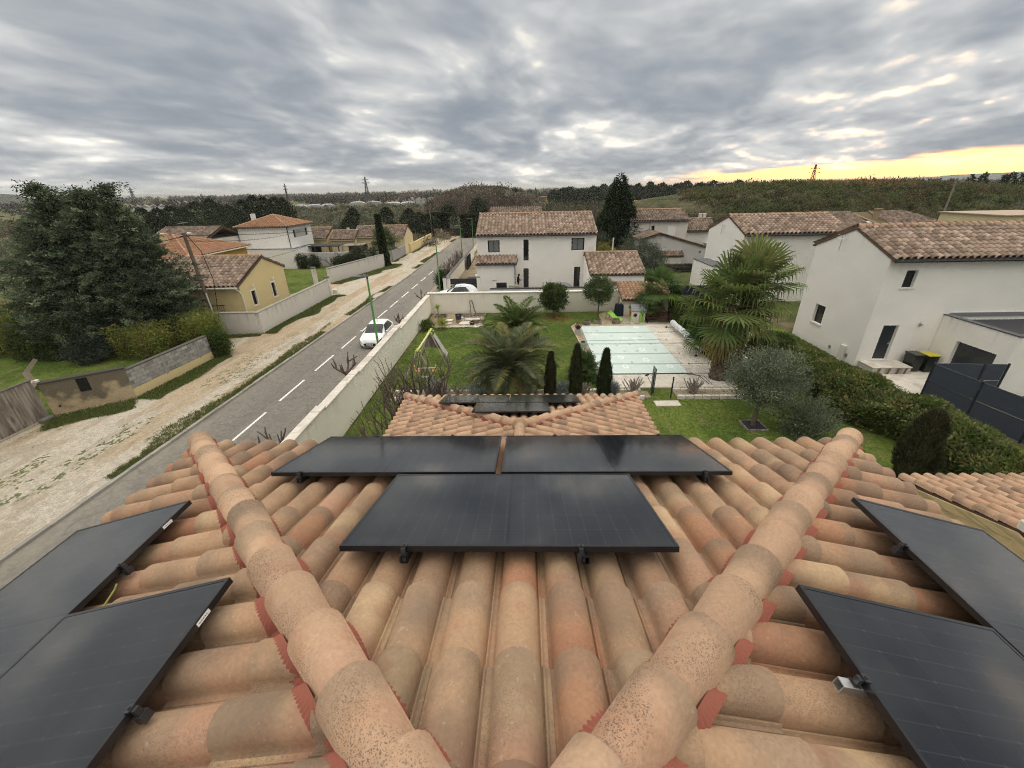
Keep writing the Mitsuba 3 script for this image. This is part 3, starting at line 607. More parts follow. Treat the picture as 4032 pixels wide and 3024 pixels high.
for (x0, x1, ya, yb, nx, ny) in [(9.40, 11.40, 21.9, 31.2, 3, 16), (4.36, 10.9, 20.1, 21.78, 9, 3)]:
    for i in range(nx):
        for j in range(ny):
            w, h = (x1-x0)/nx, (yb-ya)/ny; o = (w/2 if j % 2 else 0)
            a, b = x0+i*w-o, x0+(i+1)*w-o
            a = max(a, x0)
            if j % 2 and i == nx-1: b = x1
            put('slab', cbox(((a+b)/2, ya+(j+.5)*h, .05+RNG.normal(0, .0015)), (b-a-.016, h-.016, .04), ch=.005), 'm_paver', deck, uv=RNG.random())
put('gravel_border', sheet([(3.74, 31.0), (4.15, 31.75), (12.0, 31.9), (12.0, 31.3), (4.36, 31.25), (4.36, 20.05), (4.30, 20.05)], .03), 'm_gravel', deck)
put('gravel_patio', sheet([(6.2, 31.8), (12.4, 31.8), (12.4, 34.2), (8.2, 34.2), (7.3, 35.3), (6.4, 34.5)], .022), 'm_gravel', deck)
for p, q in [((3.74, 31.0), (4.30, 20.05)), ((3.74, 31.0), (4.15, 31.75)), ((4.36, 31.27), (11.4, 31.27))]:
    put('edging', tube([(*p, .05), (*q, .05)], .05, 4), 'm_matte', deck, color=(.5, .44, .34))
# the planted bed at the foot of the lawn, gate posts, stepping slab
for x0, x1, nm in ((-6.9, 6.45, 'long planting bed of pale stones and dry plants between the lawn and the lower wing'), (7.75, 11.5, 'short planting bed of pale stones right of the gate posts')):
    b_ = thing('planting_bed', nm, 'planting bed')
    put('soil', bx(x0, x1, 18.85, 19.6, 0, .10), 'm_soil', b_)
    for s in range(int((x1-x0)/.42)):
        for yq in (18.84, 19.62):
            put('edge_stone', cbox((x0+.21+s*.42, yq, .10), (.39, .14+.03*RNG.random(), .2+.05*RNG.random()), RNG.normal(0, 3), .02), 'm_paver', b_, uv=RNG.random())
put('stepping_slab', cbox((7.1, 18.3, .03), (1.22, .55, .05), 1, .01), 'm_paver', uv=.1, label='pale flat stone slab lying in the grass before the gate posts', category='slab')
for x, y, h, lb in ((6.62, 19.35, 1.22, 'dark green metal post with an open gate leaf beside it'), (7.45, 18.9, 1.15, 'dark green metal post standing alone at the right of the gap')):
    t = thing('fence_post', lb, 'post'); put('post', cbox((x, y, h/2), (.06, .06, h), ch=.006), 'm_gloss', t, color=(.012, .02, .022))
    put('cap', cbox((x, y, h+.02), (.075, .075, .03), ch=.005), 'm_gloss', t, color=(.012, .02, .022))
    if x < 7:
        put('gate_leaf', cbox((x+.09, y+.25, .75), (.035, .5, 1.35), ch=.005), 'm_gloss', t, color=(.02, .05, .06))
        put('lamp', cat(tube([(x-.05, y+.05, .55), (x-.25, y+.3, .95)], .012, 6), tube([(x-.25, y+.3, .95), (x-.27, y+.32, 1.0)], [.11, .09], 12)), 'm_matte', t, color=(.02, .02, .02))
put('roller_lever', cat(tube([(9.25, 21.7, .1), (9.6, 20.9, .35), (9.95, 20.35, .12)], .018, 6), tube([(9.5, 21.75, .1), (9.9, 20.9, .3), (10.1, 20.3, .1)], .014, 6)), 'm_gloss', color=(.05, .05, .055), label='thin dark crank bars leaning at the near right corner of the pool cover', category='crank')
# roller with rolled summer cover
t = thing('pool_cover_roller', 'long silver rolled bubble cover on a wheeled stand at the right of the pool', 'roller')
def roll(a, y): r = .19+.012*np.sin(y*7)+.012*np.sin(a*3+y*2); return np.column_stack([11.15+r*np.cos(a), y, .55+r*np.sin(a)])
put('rolled_cover', grid(roll, np.linspace(0, 2*np.pi, 21), np.linspace(24.6, 30.2, 40)), 'm_gloss', t, color=(.62, .64, .66), smooth=True)
put('roll_end', cat(cbox((11.15, 24.6, .55), (.3, .01, .3)), cbox((11.15, 30.2, .55), (.3, .01, .3))), 'm_gloss', t, color=(.6, .62, .64))
for y in (24.45, 30.35):
    put('stand', cat(tube([(10.8, y, .12), (11.15, y, .58), (11.5, y, .12)], .022, 6), tube([(10.75, y, .12), (11.55, y, .12)], .02, 6)), 'm_metal', t, color=(.5, .5, .5))
    for x in (10.8, 11.5): put('wheel', tube([(x, y-.03, .12), (x, y+.03, .12)], .075, 14), 'm_matte', t, color=(.02, .02, .02))
put('crank_wheel', cat(*[tube([(11.15+.17*math.cos(a), 30.5, .6+.17*math.sin(a)) for a in np.linspace(0, 2*np.pi, 17)], .014, 5)], tube([(10.98, 30.5, .6), (11.32, 30.5, .6)], .01, 5)), 'm_matte', t, color=(.03, .03, .03))
# pots and planters
def plant_burst(base, n, L, cols, seed, W=.03, up=.9): 
    rng = np.random.default_rng(seed); D = unit(rng.normal(0, .6, (n, 3))*[1, 1, 0]+[0, 0, up])
    return leaves(A(base)+rng.normal(0, .04, (n, 3))*[1, 1, 0], D, rdir(n, rng), L*(.6+.6*rng.random(n)), W, jit(cols, n, .25, rng))
for i, (x, y, kind, lb) in enumerate([(3.98, 29.1, 0, 'square stone pot with a dark red spiky plant at the far left pool corner'), (3.99, 26.3, 1, 'square grey green pot with a low plant, halfway along the pool'), (4.03, 23.6, 2, 'square grey green pot full of grey succulents, nearest to the camera')]):
    t = thing('plant_pot', lb, 'plant pot'); s = .42
    outer = trimesh.creation.box((s, s, .42)).difference(trimesh.creation.box((s-.08, s-.08, .4), transform=trimesh.transformations.translation_matrix([0, 0, .08])), engine='manifold') if False else None
    put('pot', cat(bx(x-s/2, x+s/2, y-s/2, y-s/2+.05, .03, .45), bx(x-s/2, x+s/2, y+s/2-.05, y+s/2, .03, .45), bx(x-s/2, x-s/2+.05, y-s/2+.05, y+s/2-.05, .03, .45), bx(x+s/2-.05, x+s/2, y-s/2+.05, y+s/2-.05, .03, .45)), 'm_matte', t, color=(.42, .40, .34) if i == 0 else (.30, .36, .29))
    put('soil', bx(x-s/2+.05, x+s/2-.05, y-s/2+.05, y+s/2-.05, .05, .38), 'm_soil', t)
    lput('plant', [plant_burst((x, y, .38), (60, 90, 160)[kind], (.62, .2, .2)[kind], ((.07, .03, .035), (.07, .075, .04), (.10, .11, .10))[kind], 40+i, .035, (1.6, .8, .5)[kind])], t)
for i, (x, y, lb) in enumerate([(4.95, 31.45, 'leftmost pale wooden planter trough behind the pool'), (5.85, 31.6, 'pale wooden planter trough under the lollipop tree'), (7.3, 31.75, 'pale wooden planter trough beside the green toy slide')]):
    t = thing('wooden_planter', lb, 'planter')
    for s in (0, 1, 2): put('board', cbox((x, y-.2, .08+s*.13), (.52, .03, .11), ch=.006), 'm_wood', t, uv=s*.37+.2); put('board', cbox((x, y+.2, .08+s*.13), (.52, .03, .11), ch=.006), 'm_wood', t, uv=s*.37)
    for sx in (-.26, .26): put('end_board', cbox((x+sx, y, .2), (.03, .37, .38), ch=.006), 'm_wood', t, uv=.6)
    put('soil', bx(x-.24, x+.24, y-.18, y+.18, .05, .34), 'm_soil', t)
    lput('plant', [plant_burst((x+dx, y, .34), 25, .16, (.08, .10, .04), 60+i, .03) for dx in (-.15, 0, .15)], t)
for i, x in enumerate((5.6, 6.5, 8.2, 8.9)): put('bed_box', cat(bx(x-.2, x+.2, 31.30, 31.34, .02, .12), bx(x-.2, x+.2, 31.50, 31.54, .02, .12), bx(x-.2, x-.17, 31.34, 31.5, .02, .12), bx(x+.17, x+.2, 31.34, 31.5, .02, .12)), 'm_board', uv=.3, label='shallow wooden frame sunk in the gravel behind the far edge of the pool', category='frame', group='shallow frames behind the pool')
# covered barbecue
def bag(a, h): 
    r = .36*(1+.05*np.sin(a*5+h*3)+.03*np.sin(a*11))*(1.05-.16*h-.25*np.clip(h-.8, 0, 1)*2); sq = 1/np.maximum(np.abs(np.cos(a)), np.abs(np.sin(a)))**.6
    return np.column_stack([7.98+r*sq*np.cos(a)*1.05, 34.0+r*sq*np.sin(a)*.75, .02+h*.98+.02*np.sin(a*4)])
hh = np.linspace(0, 1, 12); m = grid(bag, np.linspace(0, 2*np.pi, 33), hh); top = bag(np.linspace(0, 2*np.pi, 33), np.ones(33))
put('barbecue', cat(m, (np.vstack([top, top.mean(0)+[0, 0, .03]]), A([[i, i+1, 33] for i in range(32)]))), 'm_matte', color=(.016, .025, .035), smooth=True, label='barbecue under a dark blue grey cover against the shed wall', category='barbecue')
# toddler play house
ph = thing('play_house', 'plastic play house with pale walls, grey ribbed roof and lime green door', 'play house')
X0, X1, Y0, Y1 = 8.52, 9.60, 31.95, 32.75; Hw = 1.0; w_ = (.62, .60, .52); gn = (.25, .48, .09)
circ = lambda cx, cz, r, n=20: [(cx+r*math.cos(a), cz+r*math.sin(a)) for a in np.linspace(0, 2*np.pi, n, endpoint=False)]
def front(poly, holes): 
    P = Polygon(poly)
    for h in holes: P = P.difference(Polygon(h))
    m = trimesh.creation.extrude_polygon(P, .05, engine='earcut'); v = A(m.vertices); return np.column_stack([v[:, 0], Y0+.05-v[:, 2], v[:, 1]]), A(m.faces)
put('wall', front([(X0, 0), (X0+.56, 0), (X0+.56, Hw), (X0, Hw)], [circ(X0+.29, .62, .15)]), 'm_gloss', ph, color=w_)
put('wall', bx(X0, X0+.05, Y0+.05, Y1, 0, Hw), 'm_gloss', ph, color=gn); put('wall', bx(X1-.05, X1, Y0+.05, Y1, 0, Hw), 'm_gloss', ph, color=w_); put('wall', bx(X0, X1, Y1, Y1+.05, 0, Hw), 'm_gloss', ph, color=w_)
put('shutter', bx(X0-.03, X0-.001, Y0+.2, Y0+.55, .45, .85), 'm_gloss', ph, color=(.50, .06, .03))
put('window_ring', cat(*[tube([(X0+.29+.165*math.cos(a), Y0-.005, .62+.165*math.sin(a)) for a in np.linspace(0, 2*np.pi, 21)], .018, 6)]), 'm_gloss', ph, color=(.5, .5, .46))
put('door_frame', front([(X0+.56, 0), (X1, 0), (X1, Hw), (X0+.81, 1.22), (X0+.56, Hw)], [[(X0+.62, .02), (X1-.07, .02), (X1-.07, .9), (X0+.62, .9)]]), 'm_gloss', ph, color=w_)
put('door', front([(X0+.625, .03), (X1-.075, .03), (X1-.075, .895), (X0+.625, .895)], [circ(X0+.76, .78, .055), circ(X0+.86, .66, .055), circ(X0+.85, .52, .05)]), 'm_gloss', ph, color=gn)
put('door_slot', bx(X0+.76, X0+.9, Y0-.008, Y0-.001, .30, .34), 'm_gloss', ph, color=(.05, .05, .05))
put('roof', cat(prism([(Y0-.08, Hw-.03), ((Y0+Y1)/2, 1.34), (Y1+.1, Hw-.03), (Y1+.1, Hw+.01), ((Y0+Y1)/2, 1.40), (Y0-.08, Hw+.01)], (X1+.06, 0, 0), (0, 1, 0), (0, 0, 1), -(X1-X0+.12) if False else .001)), 'm_gloss', ph, color=(.2, .2, .2))
for sgn in (-1, 1):
    ym = (Y0+Y1)/2; ye_ = Y0-.1 if sgn < 0 else Y1+.1
    for i in range(7):
        a, b = i/7, (i+1)/7
        put('roof_slat', (A([[x, ym+(ye_-ym)*q, 1.40-(.42*q)+dz] for x in (X0-.06, X1+.06) for q, dz in ((a, .0), (b, .0), (a, -.03), (b, -.03))]), A([[0, 4, 5, 1], [2, 3, 7, 6], [1, 5, 7, 3], [0, 2, 6, 4], [0, 1, 3, 2], [4, 6, 7, 5]])), 'm_gloss', ph, color=tuple(A([.17, .175, .19])*(1+.25*(i % 2))))
put('porch_gable', prism([(X0+.52, Hw-.02), (X1+.06, Hw-.02), (X0+.81, 1.27)], (0, Y0+.3, 0), (1, 0, 0), (0, 0, 1), .36), 'm_gloss', ph, color=(.28, .29, .32))
put('hinge', cbox((X0+.63, Y0-.01, .55), (.10, .012, .04)), 'm_gloss', ph, color=(.6, .25, .1))
# green slide
t = thing('toy_slide', 'lime green plastic toddler slide lying beside the play house', 'slide')
def chute(u, v): return np.column_stack([6.85+u*.85, 33.1-u*1.1+0*v, .12+.45*(1-u)**1.5+.05*np.sin(u*9)+.16*np.abs(v)**3]) + np.column_stack([v*.22, v*.16, 0*v])
put('chute', grid(chute, np.linspace(0, 1, 16), np.linspace(-1, 1, 9)), 'm_gloss', t, color=(.27, .52, .06), smooth=True)
put('leg', cat(tube([(6.75, 33.15, 0), (6.8, 33.1, .55)], .03, 6), tube([(7.1, 33.3, 0), (7.0, 33.2, .55)], .03, 6)), 'm_gloss', t, color=(.22, .42, .05))
# bench
t = thing('bench', 'long dark red brown wooden bench beside the play house', 'bench')
for i in range(4): put('seat_slat', cbox((10.65, 31.75+i*.11, .42), (1.95, .09, .035), ch=.006), 'm_matte', t, color=tuple(A([.055, .022, .014])*(1+.3*RNG.random())))
for i in range(4): put('back_slat', cbox((10.65, 32.2+i*.02, .52+i*.1), (1.95, .03, .085), ch=.006), 'm_matte', t, color=tuple(A([.055, .022, .014])*(1+.3*RNG.random())))
for x in (9.78, 11.5): 
    put('leg', cat(bx(x-.03, x+.03, 31.72, 31.78, 0, .4), bx(x-.03, x+.03, 32.12, 32.2, 0, .9), bx(x-.035, x+.035, 31.72, 32.2, .56, .60)), 'm_matte', t, color=(.04, .018, .012))
# white wire chair
t = thing('wire_chair', 'white wire lounge chair under the smaller fan palm', 'chair')
o = [tube([(11.3+.38*math.cos(a)*r, 33.1-.12*h+.36*math.sin(a)*r, .42+h) for a in np.linspace(0, 2*np.pi, 19)], .014, 5) for r, h in ((.5, 0), (.8, .06), (1, .22))]
o += [tube([(11.3+.38*math.cos(a)*r, 33.1-.12*h+.36*math.sin(a)*r, .42+h) for r, h in ((0, 0), (.5, 0), (.8, .06), (1, .22), (1.1, .22+.4*max(0, math.sin(a))))], .009, 4) for a in np.linspace(0, 2*np.pi, 15)]
put('shell', cat(*o), 'm_gloss', t, color=(.75, .75, .73)); put('leg', cat(*[tube([(11.3+.1*sx, 33.1, .42), (11.3+.28*sx, 33.1+.25*sy, 0)], .013, 5) for sx in (-1, 1) for sy in (-1, 1)]), 'm_gloss', t, color=(.7, .7, .68))
# swing
t = thing('garden_swing', 'wooden A frame swing with lime green top beam and fittings', 'swing')
T0, T1 = A([-5.72, 20.95, 2.0]), A([-5.72, 24.55, 2.0]); lime = (.42, .50, .06)
put('beam', tube([T0-[0, .15, 0], T1+[0, .15, 0]], .055, 10), 'm_matte', t, color=(.62, .60, .30), smooth=True)
for P in (T0, T1, T1-[0, .55, 0]):
    put('bracket', cat(cbox(P, (.16, .12, .16), ch=.02), cbox(P+[.13, 0, -.17], (.09, .1, .3), ch=.02), cbox(P+[-.13, 0, -.17], (.09, .1, .3), ch=.02)), 'm_gloss', t, color=lime)
for P, ends in ((T0, ((-4.86, 20.8), (-6.7, 20.4))), (T1, ((-4.62, 24.0), (-6.6, 24.9))), (T1-[0, .55, 0], ((-4.66, 23.35), (-6.62, 23.6)))):
    for ex_, ey_ in ends: put('leg', tube([P+[.06 if ex_ > -5.7 else -.06, 0, -.05], (ex_, ey_, 0)], .05, 8), 'm_wood', t, uv=.15, smooth=True)
put('panel_board', (lambda a, b, c, d: (A([a, b, c, d, A(a)+[0, .02, 0], A(b)+[0, .02, 0], A(c)+[0, .02, 0], A(d)+[0, .02, 0]]), A([[0, 1, 2, 3], [7, 6, 5, 4]])))((-6.2, 24.2, 1.0), (-5.0, 23.9, 1.0), (-5.55, 24.0, 1.85), (-5.85, 24.05, 1.85)), 'm_wood', t, uv=.9)
put('climbing_board', (A([(-4.7, 23.5, .55), (-4.75, 24.3, .55), (-5.5, 24.5, 1.8), (-5.5, 23.95, 1.8)]), A([[0, 1, 2, 3]])), 'm_matte', t, color=(.38, .38, .34))
sg = thing('glider_seat', 'orange and cream two seat glider hanging from the swing frame', 'swing seat')
for y in (21.5, 22.1):
    for dx in (-.16, .16): put('rope', tube([(-5.72+dx*.3, y, 1.95), (-5.72+dx*2.2, y, .62)], .014, 5), 'm_matte', sg, color=(.45, .42, .33))
put('beam', tube([(-6.15, 21.8, .55), (-4.95, 21.8, .60)], .035, 8), 'm_matte', sg, color=(.6, .5, .36), smooth=True)
for x, dz in ((-6.1, 0), (-5.15, 0.02)):
    put('seat', cbox((x, 21.75, .42+dz), (.24, .30, .05), 12, .015), 'm_gloss', sg, color=(.62, .26, .12)); put('seat_back', cbox((x+(-.13 if x < -5.6 else .13), 21.75, .60+dz), (.05, .28, .3), 12, .015), 'm_gloss', sg, color=(.62, .30, .15))
s2 = thing('flat_swing', 'pale green flat swing seat with dark lettering, hanging low over the grass', 'swing seat')
put('board', cbox((-5.55, 21.1, .35), (.46, .18, .035), 0, .012), 'm_matte', s2, color=(.42, .58, .45))
for y in (20.95,): 
    tm = meshkit.text_mesh('MOB', .11, .004, True); v = A(tm.vertices); v = v-v.mean(0); put('lettering', (v+A([-5.55, 21.1, .371]), A(tm.faces)), 'm_matte', s2, color=(.02, .03, .03))
for x in (-5.76, -5.34): put('rope', tube([(-5.72, 21.15, 1.95), (x, 21.1, .36)], .01, 5), 'm_matte', s2, color=(.4, .38, .3))
# rockery corner with pots
rk = thing('rockery', 'low corner bed of pale stones and slabs at the foot of the cream walls', 'rockery')
put('soil', sheet([(-7.9, 31.2), (-3.2, 31.2), (-3.4, 35.3), (-7.9, 35.3)], .035), 'm_soil', rk)
rng = np.random.default_rng(5)
for i in range(34): put('edge_stone', cbox((-6.6+i*.10*1.02, 31.25+rng.normal(0, .06), .08), (rng.uniform(.16, .34), rng.uniform(.12, .25), rng.uniform(.06, .14)), rng.uniform(0, 90), .02), 'm_paver', rk, uv=.7+.3*rng.random())
for x, y, sx_, sy_ in [(-6.1, 33.1, .55, .5), (-6.0, 32.2, .5, .45), (-5.3, 33.8, .5, .4), (-4.2, 33.3, 1.2, .35), (-4.7, 32.3, .9, .8), (-5.6, 34.4, .5, .35)]: put('slab', cbox((x, y, .07), (sx_, sy_, .06), rng.uniform(-8, 8), .012), 'm_paver', rk, uv=.95)
for i in range(40): put('pebble', cbox((rng.uniform(-5.2, -3.4), rng.uniform(31.6, 34.6), .05), (rng.uniform(.05, .14), rng.uniform(.05, .12), .07), rng.uniform(0, 90), .015), 'm_paver', rk, uv=rng.random())
for x, y in [(-7.0, 34.3), (-4.9, 34.4), (-3.7, 34.5), (-3.7, 32.5)]: put('plank_frame', cat(bx(x-.5, x+.5, y-.3, y-.26, .03, .2), bx(x-.5, x+.5, y+.26, y+.3, .03, .2), bx(x-.5, x-.46, y-.26, y+.26, .03, .2), bx(x+.46, x+.5, y-.26, y+.26, .03, .2)), 'm_wood', rk, uv=.4)
def pot(x, y, r, h, col, lb, cat_='plant pot', dead=0):
    t = thing('garden_pot', lb, cat_); z = .05
    put('pot', cat(tube([(x, y, z), (x, y, z+h)], [r*.82, r], 18, cap=False), tube([(x, y, z+h-.02), (x, y, z+h+.02)], [r*1.07, r*1.07], 18, cap=False)), 'm_gloss', t, color=col, smooth=False); put('soil', cyl((x, y, z), r*.9, h*.85, 14), 'm_soil', t)
    if dead:
        o = []; branch((x, y, z+h*.8), (0, 0, 1), .55, .012, 3, o, np.random.default_rng(dead), .5, .2, 3, 4); put('dry_plant', cat(*o), 'm_matte', t, color=(.5, .46, .40))
pot(-5.25, 32.6, .26, .62, (.03, .03, .036), 'big dark grey pot with a dry plant in the stone corner bed', dead=5)
pot(-6.75, 32.5, .2, .34, (.10, .025, .015), 'small dark red pot in the stone corner bed')
pot(-4.05, 31.55, .2, .3, (.015, .015, .017), 'low black pot at the edge of the stone corner bed')
put('garden_hose', cat(tube([(-4.62, 35.38, .05), (-4.6, 35.36, .8), (-4.62, 35.34, 1.12), (-4.45, 35.3, 1.2)], .022, 6), tube([(-4.45, 35.3, 1.15), (-4.36, 35.33, .9), (-4.25, 35.3, .3), (-4.1, 35.2, .05)], .03, 6)), 'm_matte', color=(.03, .035, .03), label='dark hose and tap hanging on the cream wall above the stone bed', category='hose')
# ------------------------------------------------------------------ garden plants
def frond(O, az, L, el0, droop, rng, n=52, lw=.058, ll=.42, cols=((.05, .065, .03),), back=1.):
    t = np.linspace(0, 1, 14); el = el0-droop*t**1.25; ds = L/13
    x = np.concatenate([[0], np.cumsum(np.cos(el[:-1])*ds)]); z = np.concatenate([[0], np.cumsum(np.sin(el[:-1])*ds)])
    dirh = A([math.cos(az), math.sin(az), 0]); P = A(O)+x[:, None]*dirh+z[:, None]*A([0, 0, 1.])
    rach = tube(P, np.linspace(.026, .006, 14), 4, cap=False); tt = np.linspace(.1, .99, n); C = np.stack([np.interp(tt, t, P[:, i]) for i in range(3)], 1)
    tg = unit(np.stack([np.interp(tt, t, np.gradient(P[:, i])) for i in range(3)], 1)); sd = unit(np.cross(tg, [0, 0, 1.])+1e-6); up = np.cross(sd, tg)
    o = []
    for s in (-1, 1):
        D = unit(s*sd*.95+tg*.55*(.6+tt[:, None])+up*.28+rng.normal(0, .09, (n, 3))-A([0, 0, .12])); l = ll*np.sin(np.pi*np.clip(tt*.88+.14, 0, 1))**.6
        o.append(leaves(C, D, up, l*(.85+.3*rng.random(n)), lw, jit(cols[rng.integers(0, len(cols))], n, .2, rng)))
    return rach, o
def date_palm(base, H, L, nf, lb, seed, cols, dead=0, th_r=.28):
    rng = np.random.default_rng(seed); t = thing('date_palm', lb, 'palm tree'); b = A(base, float)
    zz = np.linspace(0, H, 16); put('trunk', tube([b+[0, 0, q] for q in zz], th_r*(1+.12*np.sin(zz*17)), 14), 'm_bark', t, smooth=True)
    scl = []
    for i in range(110):
        a = i*2.4; z = H*i/110; D = unit([math.cos(a), math.sin(a), .9]); scl.append((b+[th_r*.9*math.cos(a), th_r*.9*math.sin(a), z], D))
    sc = leaves(A([x[0] for x in scl]), A([x[1] for x in scl]), A([[0, 0, 1.]]*110), .22, .14, jit((.075, .05, .035), 110, .25, rng)); lput('leaf_base', [sc], t)
    rs, fs = [], []
    for i in range(nf):
        q = i/nf; az = i*2.39996+rng.normal(0, .15); el0 = 1.35-1.35*q**.8+rng.normal(0, .06); dr = 1.0+.75*q+rng.normal(0, .1); cc = cols if q < 1-dead else [(.20, .17, .09), (.15, .13, .08)]
        r_, o = frond(b+[.08*math.cos(az), .08*math.sin(az), H+.15-.25*q], az, L*(.72+.28*math.sin(np.pi*min(q+.25, 1)))*(.9+.2*rng.random()), el0, dr, rng, cols=cc, ll=.215*L)
        rs.append(r_); fs += o
    for i in range(0, nf): 
        lput('frond', fs[2*i:2*i+2], t)
    put('midribs', cat(*rs), 'm_matte', t, color=(.20, .19, .08))
    return t
date_palm((-.45, 26.9, 0), 1.15, 2.6, 54, 'feathery green date palm behind, in the middle of the lawn', 31, [(.045, .075, .02), (.06, .085, .025)])
date_palm((-.75, 20.1, 0), 1.35, 2.95, 66, 'large arching date palm with grey green and yellowing fronds just beyond the lower wing', 32, [(.085, .10, .06), (.065, .085, .04), (.15, .145, .06), (.11, .12, .075)], .12, .3)
def fan_leaf(O, az, el, pet, R, rng, cols, nseg=26, droop=.5, back=.0):
    d = A([math.cos(az)*math.cos(el), math.sin(az)*math.cos(el), math.sin(el)]); side = unit(np.cross(d, [0, 0, 1.])); up = np.cross(side, d)
    hub = A(O)+d*pet-A([0, 0, .12*pet*pet]); d2 = unit(d-A([0, 0, .25])); up2 = np.cross(side, d2)
    st = tube([A(O), A(O)+d*pet*.5-A([0, 0, .02]), hub], [.03, .022, .016], 4, cap=False)
    th = np.linspace(-2.25, 2.25, nseg)+rng.normal(0, .012, nseg); D = np.cos(th)[:, None]*d2+np.sin(th)[:, None]*side
    Ln = R*(.80+.2*np.cos(th*.6))*(.94+.12*rng.random(nseg)); col = jit(cols, nseg, .13, rng)
    w = Ln*.55*(4.5/nseg)*1.05; z = up2*.05
    S = unit(np.cross(D, up2)); a = hub+D*.02; fold = (np.arange(nseg) % 2)[:, None]*.05*up2
    m1 = hub+D*(Ln*.5)[:, None]-fold+A([0, 0, -.05])*(Ln*.5)[:, None]; t1 = hub+D*(Ln*.82)[:, None]-A([0, 0, 1])*(droop*.10*Ln*(.7+.6*rng.random(nseg)))[:, None]
    t2 = hub+D*(Ln*(1-.12*droop))[:, None]-A([0, 0, 1])*(droop*.40*Ln*(.5+.9*rng.random(nseg)))[:, None]
    v = np.stack([a, m1-S*(w/2)[:, None], m1+S*(w/2)[:, None], t1-S*(w*.28)[:, None], t1+S*(w*.28)[:, None], t2], 1).reshape(-1, 3); k = np.arange(nseg)*6
    f = np.vstack([np.stack(x, 1) for x in ((k, k+1, k+2), (k+1, k+3, k+4), (k+1, k+4, k+2), (k+3, k+5, k+4))])
    return st, (v, f, np.repeat(col, 6, 0))
def fan_palm(name, lb, trunks, seed, nleaf, R, cols, dead=8):
    rng = np.random.default_rng(seed); t = thing(name, lb, 'palm tree')
    for (bx_, by_, H, r, lx, ly) in trunks:
        zz = np.linspace(0, 1, 14); P = [A([bx_+lx*q, by_+ly*q, H*q]) for q in zz]
        put('trunk', tube(P, r*(1.15-.3*zz), 14), 'm_bark', t, smooth=True)
        n = 260; a = np.arange(n)*2.4; q = (np.arange(n)/n)**1.0; c = np.column_stack([bx_+lx*q+r*.95*np.cos(a), by_+ly*q+r*.95*np.sin(a), H*q])
        lput('leaf_base', [leaves(c, np.column_stack([np.cos(a), np.sin(a), 1.3+0*a]), np.tile([0, 0, 1.], (n, 1)), .24, .15, jit((.11, .055, .035), n, .35, rng))], t, smooth=False)
        top = P[-1]; ss_ = []
        for i in range(nleaf):
            q = i/nleaf; az = i*2.39996+rng.normal(0, .2); el = 1.5-1.75*q**.9+rng.normal(0, .1); pet = R*(.75+.35*rng.random())
            st, lf = fan_leaf(top+A([0, 0, .25-.55*q]), az, el, pet, R*(.85+.25*rng.random()), rng, cols[rng.integers(0, len(cols))], droop=.25+.9*q)
            ss_.append(st); lput('fan_leaf', [lf], t)
        for i in range(dead):
            az = rng.random()*6.28; st, lf = fan_leaf(top-A([0, 0, .45]), az, -1.05+rng.normal(0, .12), R*.7, R*.8, rng, (.23, .18, .08), droop=1.3); ss_.append(st); lput('dry_leaf', [lf], t)
        put('petioles', cat(*ss_), 'm_matte', t, color=(.20, .22, .07))
    return t
G1 = [(.085, .115, .038), (.105, .13, .045), (.07, .095, .032), (.13, .145, .05)]
fan_palm('fan_palm', 'tall fan palm with two shaggy trunks and big leaves at the right of the pool', [(10.75, 21.2, 4.1, .40, .05, .1), (11.55, 21.5, 4.9, .38, .35, .35)], 41, 21, 1.5, G1, 5)
fan_palm('fan_palm', 'medium fan palm with bare reddish trunk between the play house and the hedge', [(10.75, 33.1, 2.35, .26, .0, .1)], 42, 22, 1.15, [(.06, .10, .04), (.075, .115, .04), (.10, .15, .03)], 4)
fan_palm('fan_palm', 'small fan palm close beside the play house, left of the medium one', [(9.95, 32.9, 1.35, .15, .05, .05)], 43, 16, .8, G1, 2)
fan_palm('fan_palm', 'low trunkless fan palm clump hanging over the roller cover, behind the tall palm', [(12.0, 25.3, 1.5, .2, -.1, .2)], 44, 30, 1.1, [(.075, .115, .03), (.06, .10, .03)], 4)
fan_palm('fan_palm', 'dwarf fan palm bush on the lawn between two slim cypresses', [(3.4, 21.4, .45, .12, 0, 0)], 45, 34, .62, [(.05, .085, .03)], 0)
def leafy_tree(name, lb, category, base, th, tr, cr, parent=None, lean=(0, 0), group=None, limbs=5, seed=1):
    t = thing(name, lb, category, group); b = A(base, float); top = b+[lean[0], lean[1], th]
    put('trunk', tube([b-[0, 0, .05], (b+top)/2, top], [tr*1.25, tr, tr*.8], 9), 'm_bark', t, smooth=True)
    rng = np.random.default_rng(seed); o = []
    for i in range(limbs): branch(top-[0, 0, .05], [math.cos(i*6.28/limbs+.4)*.9, math.sin(i*6.28/limbs+.4)*.9, 1.1], .45*(cr['radii'][2] if 'radii' in cr else 1), tr*.55, 2, o, rng, .4, .3, 3, 5)
    put('limbs', cat(*o), 'm_bark', t, smooth=True)
    lput('crown', [crown(**cr)], t); return t
leafy_tree('round_tree', 'clipped lollipop tree with pale trunk behind the pool', 'tree', (6.2, 33.65, 0), 1.25, .055, dict(center=(6.2, 33.65, 2.3), radii=(1.12, 1.12, 1.12), nc=340, nl=22, cr=.13, L=.15, W=.055, cols=[(.055, .08, .028), (.075, .095, .04), (.04, .06, .022)], seed=51, hollow=.35, lump=.18), seed=2)
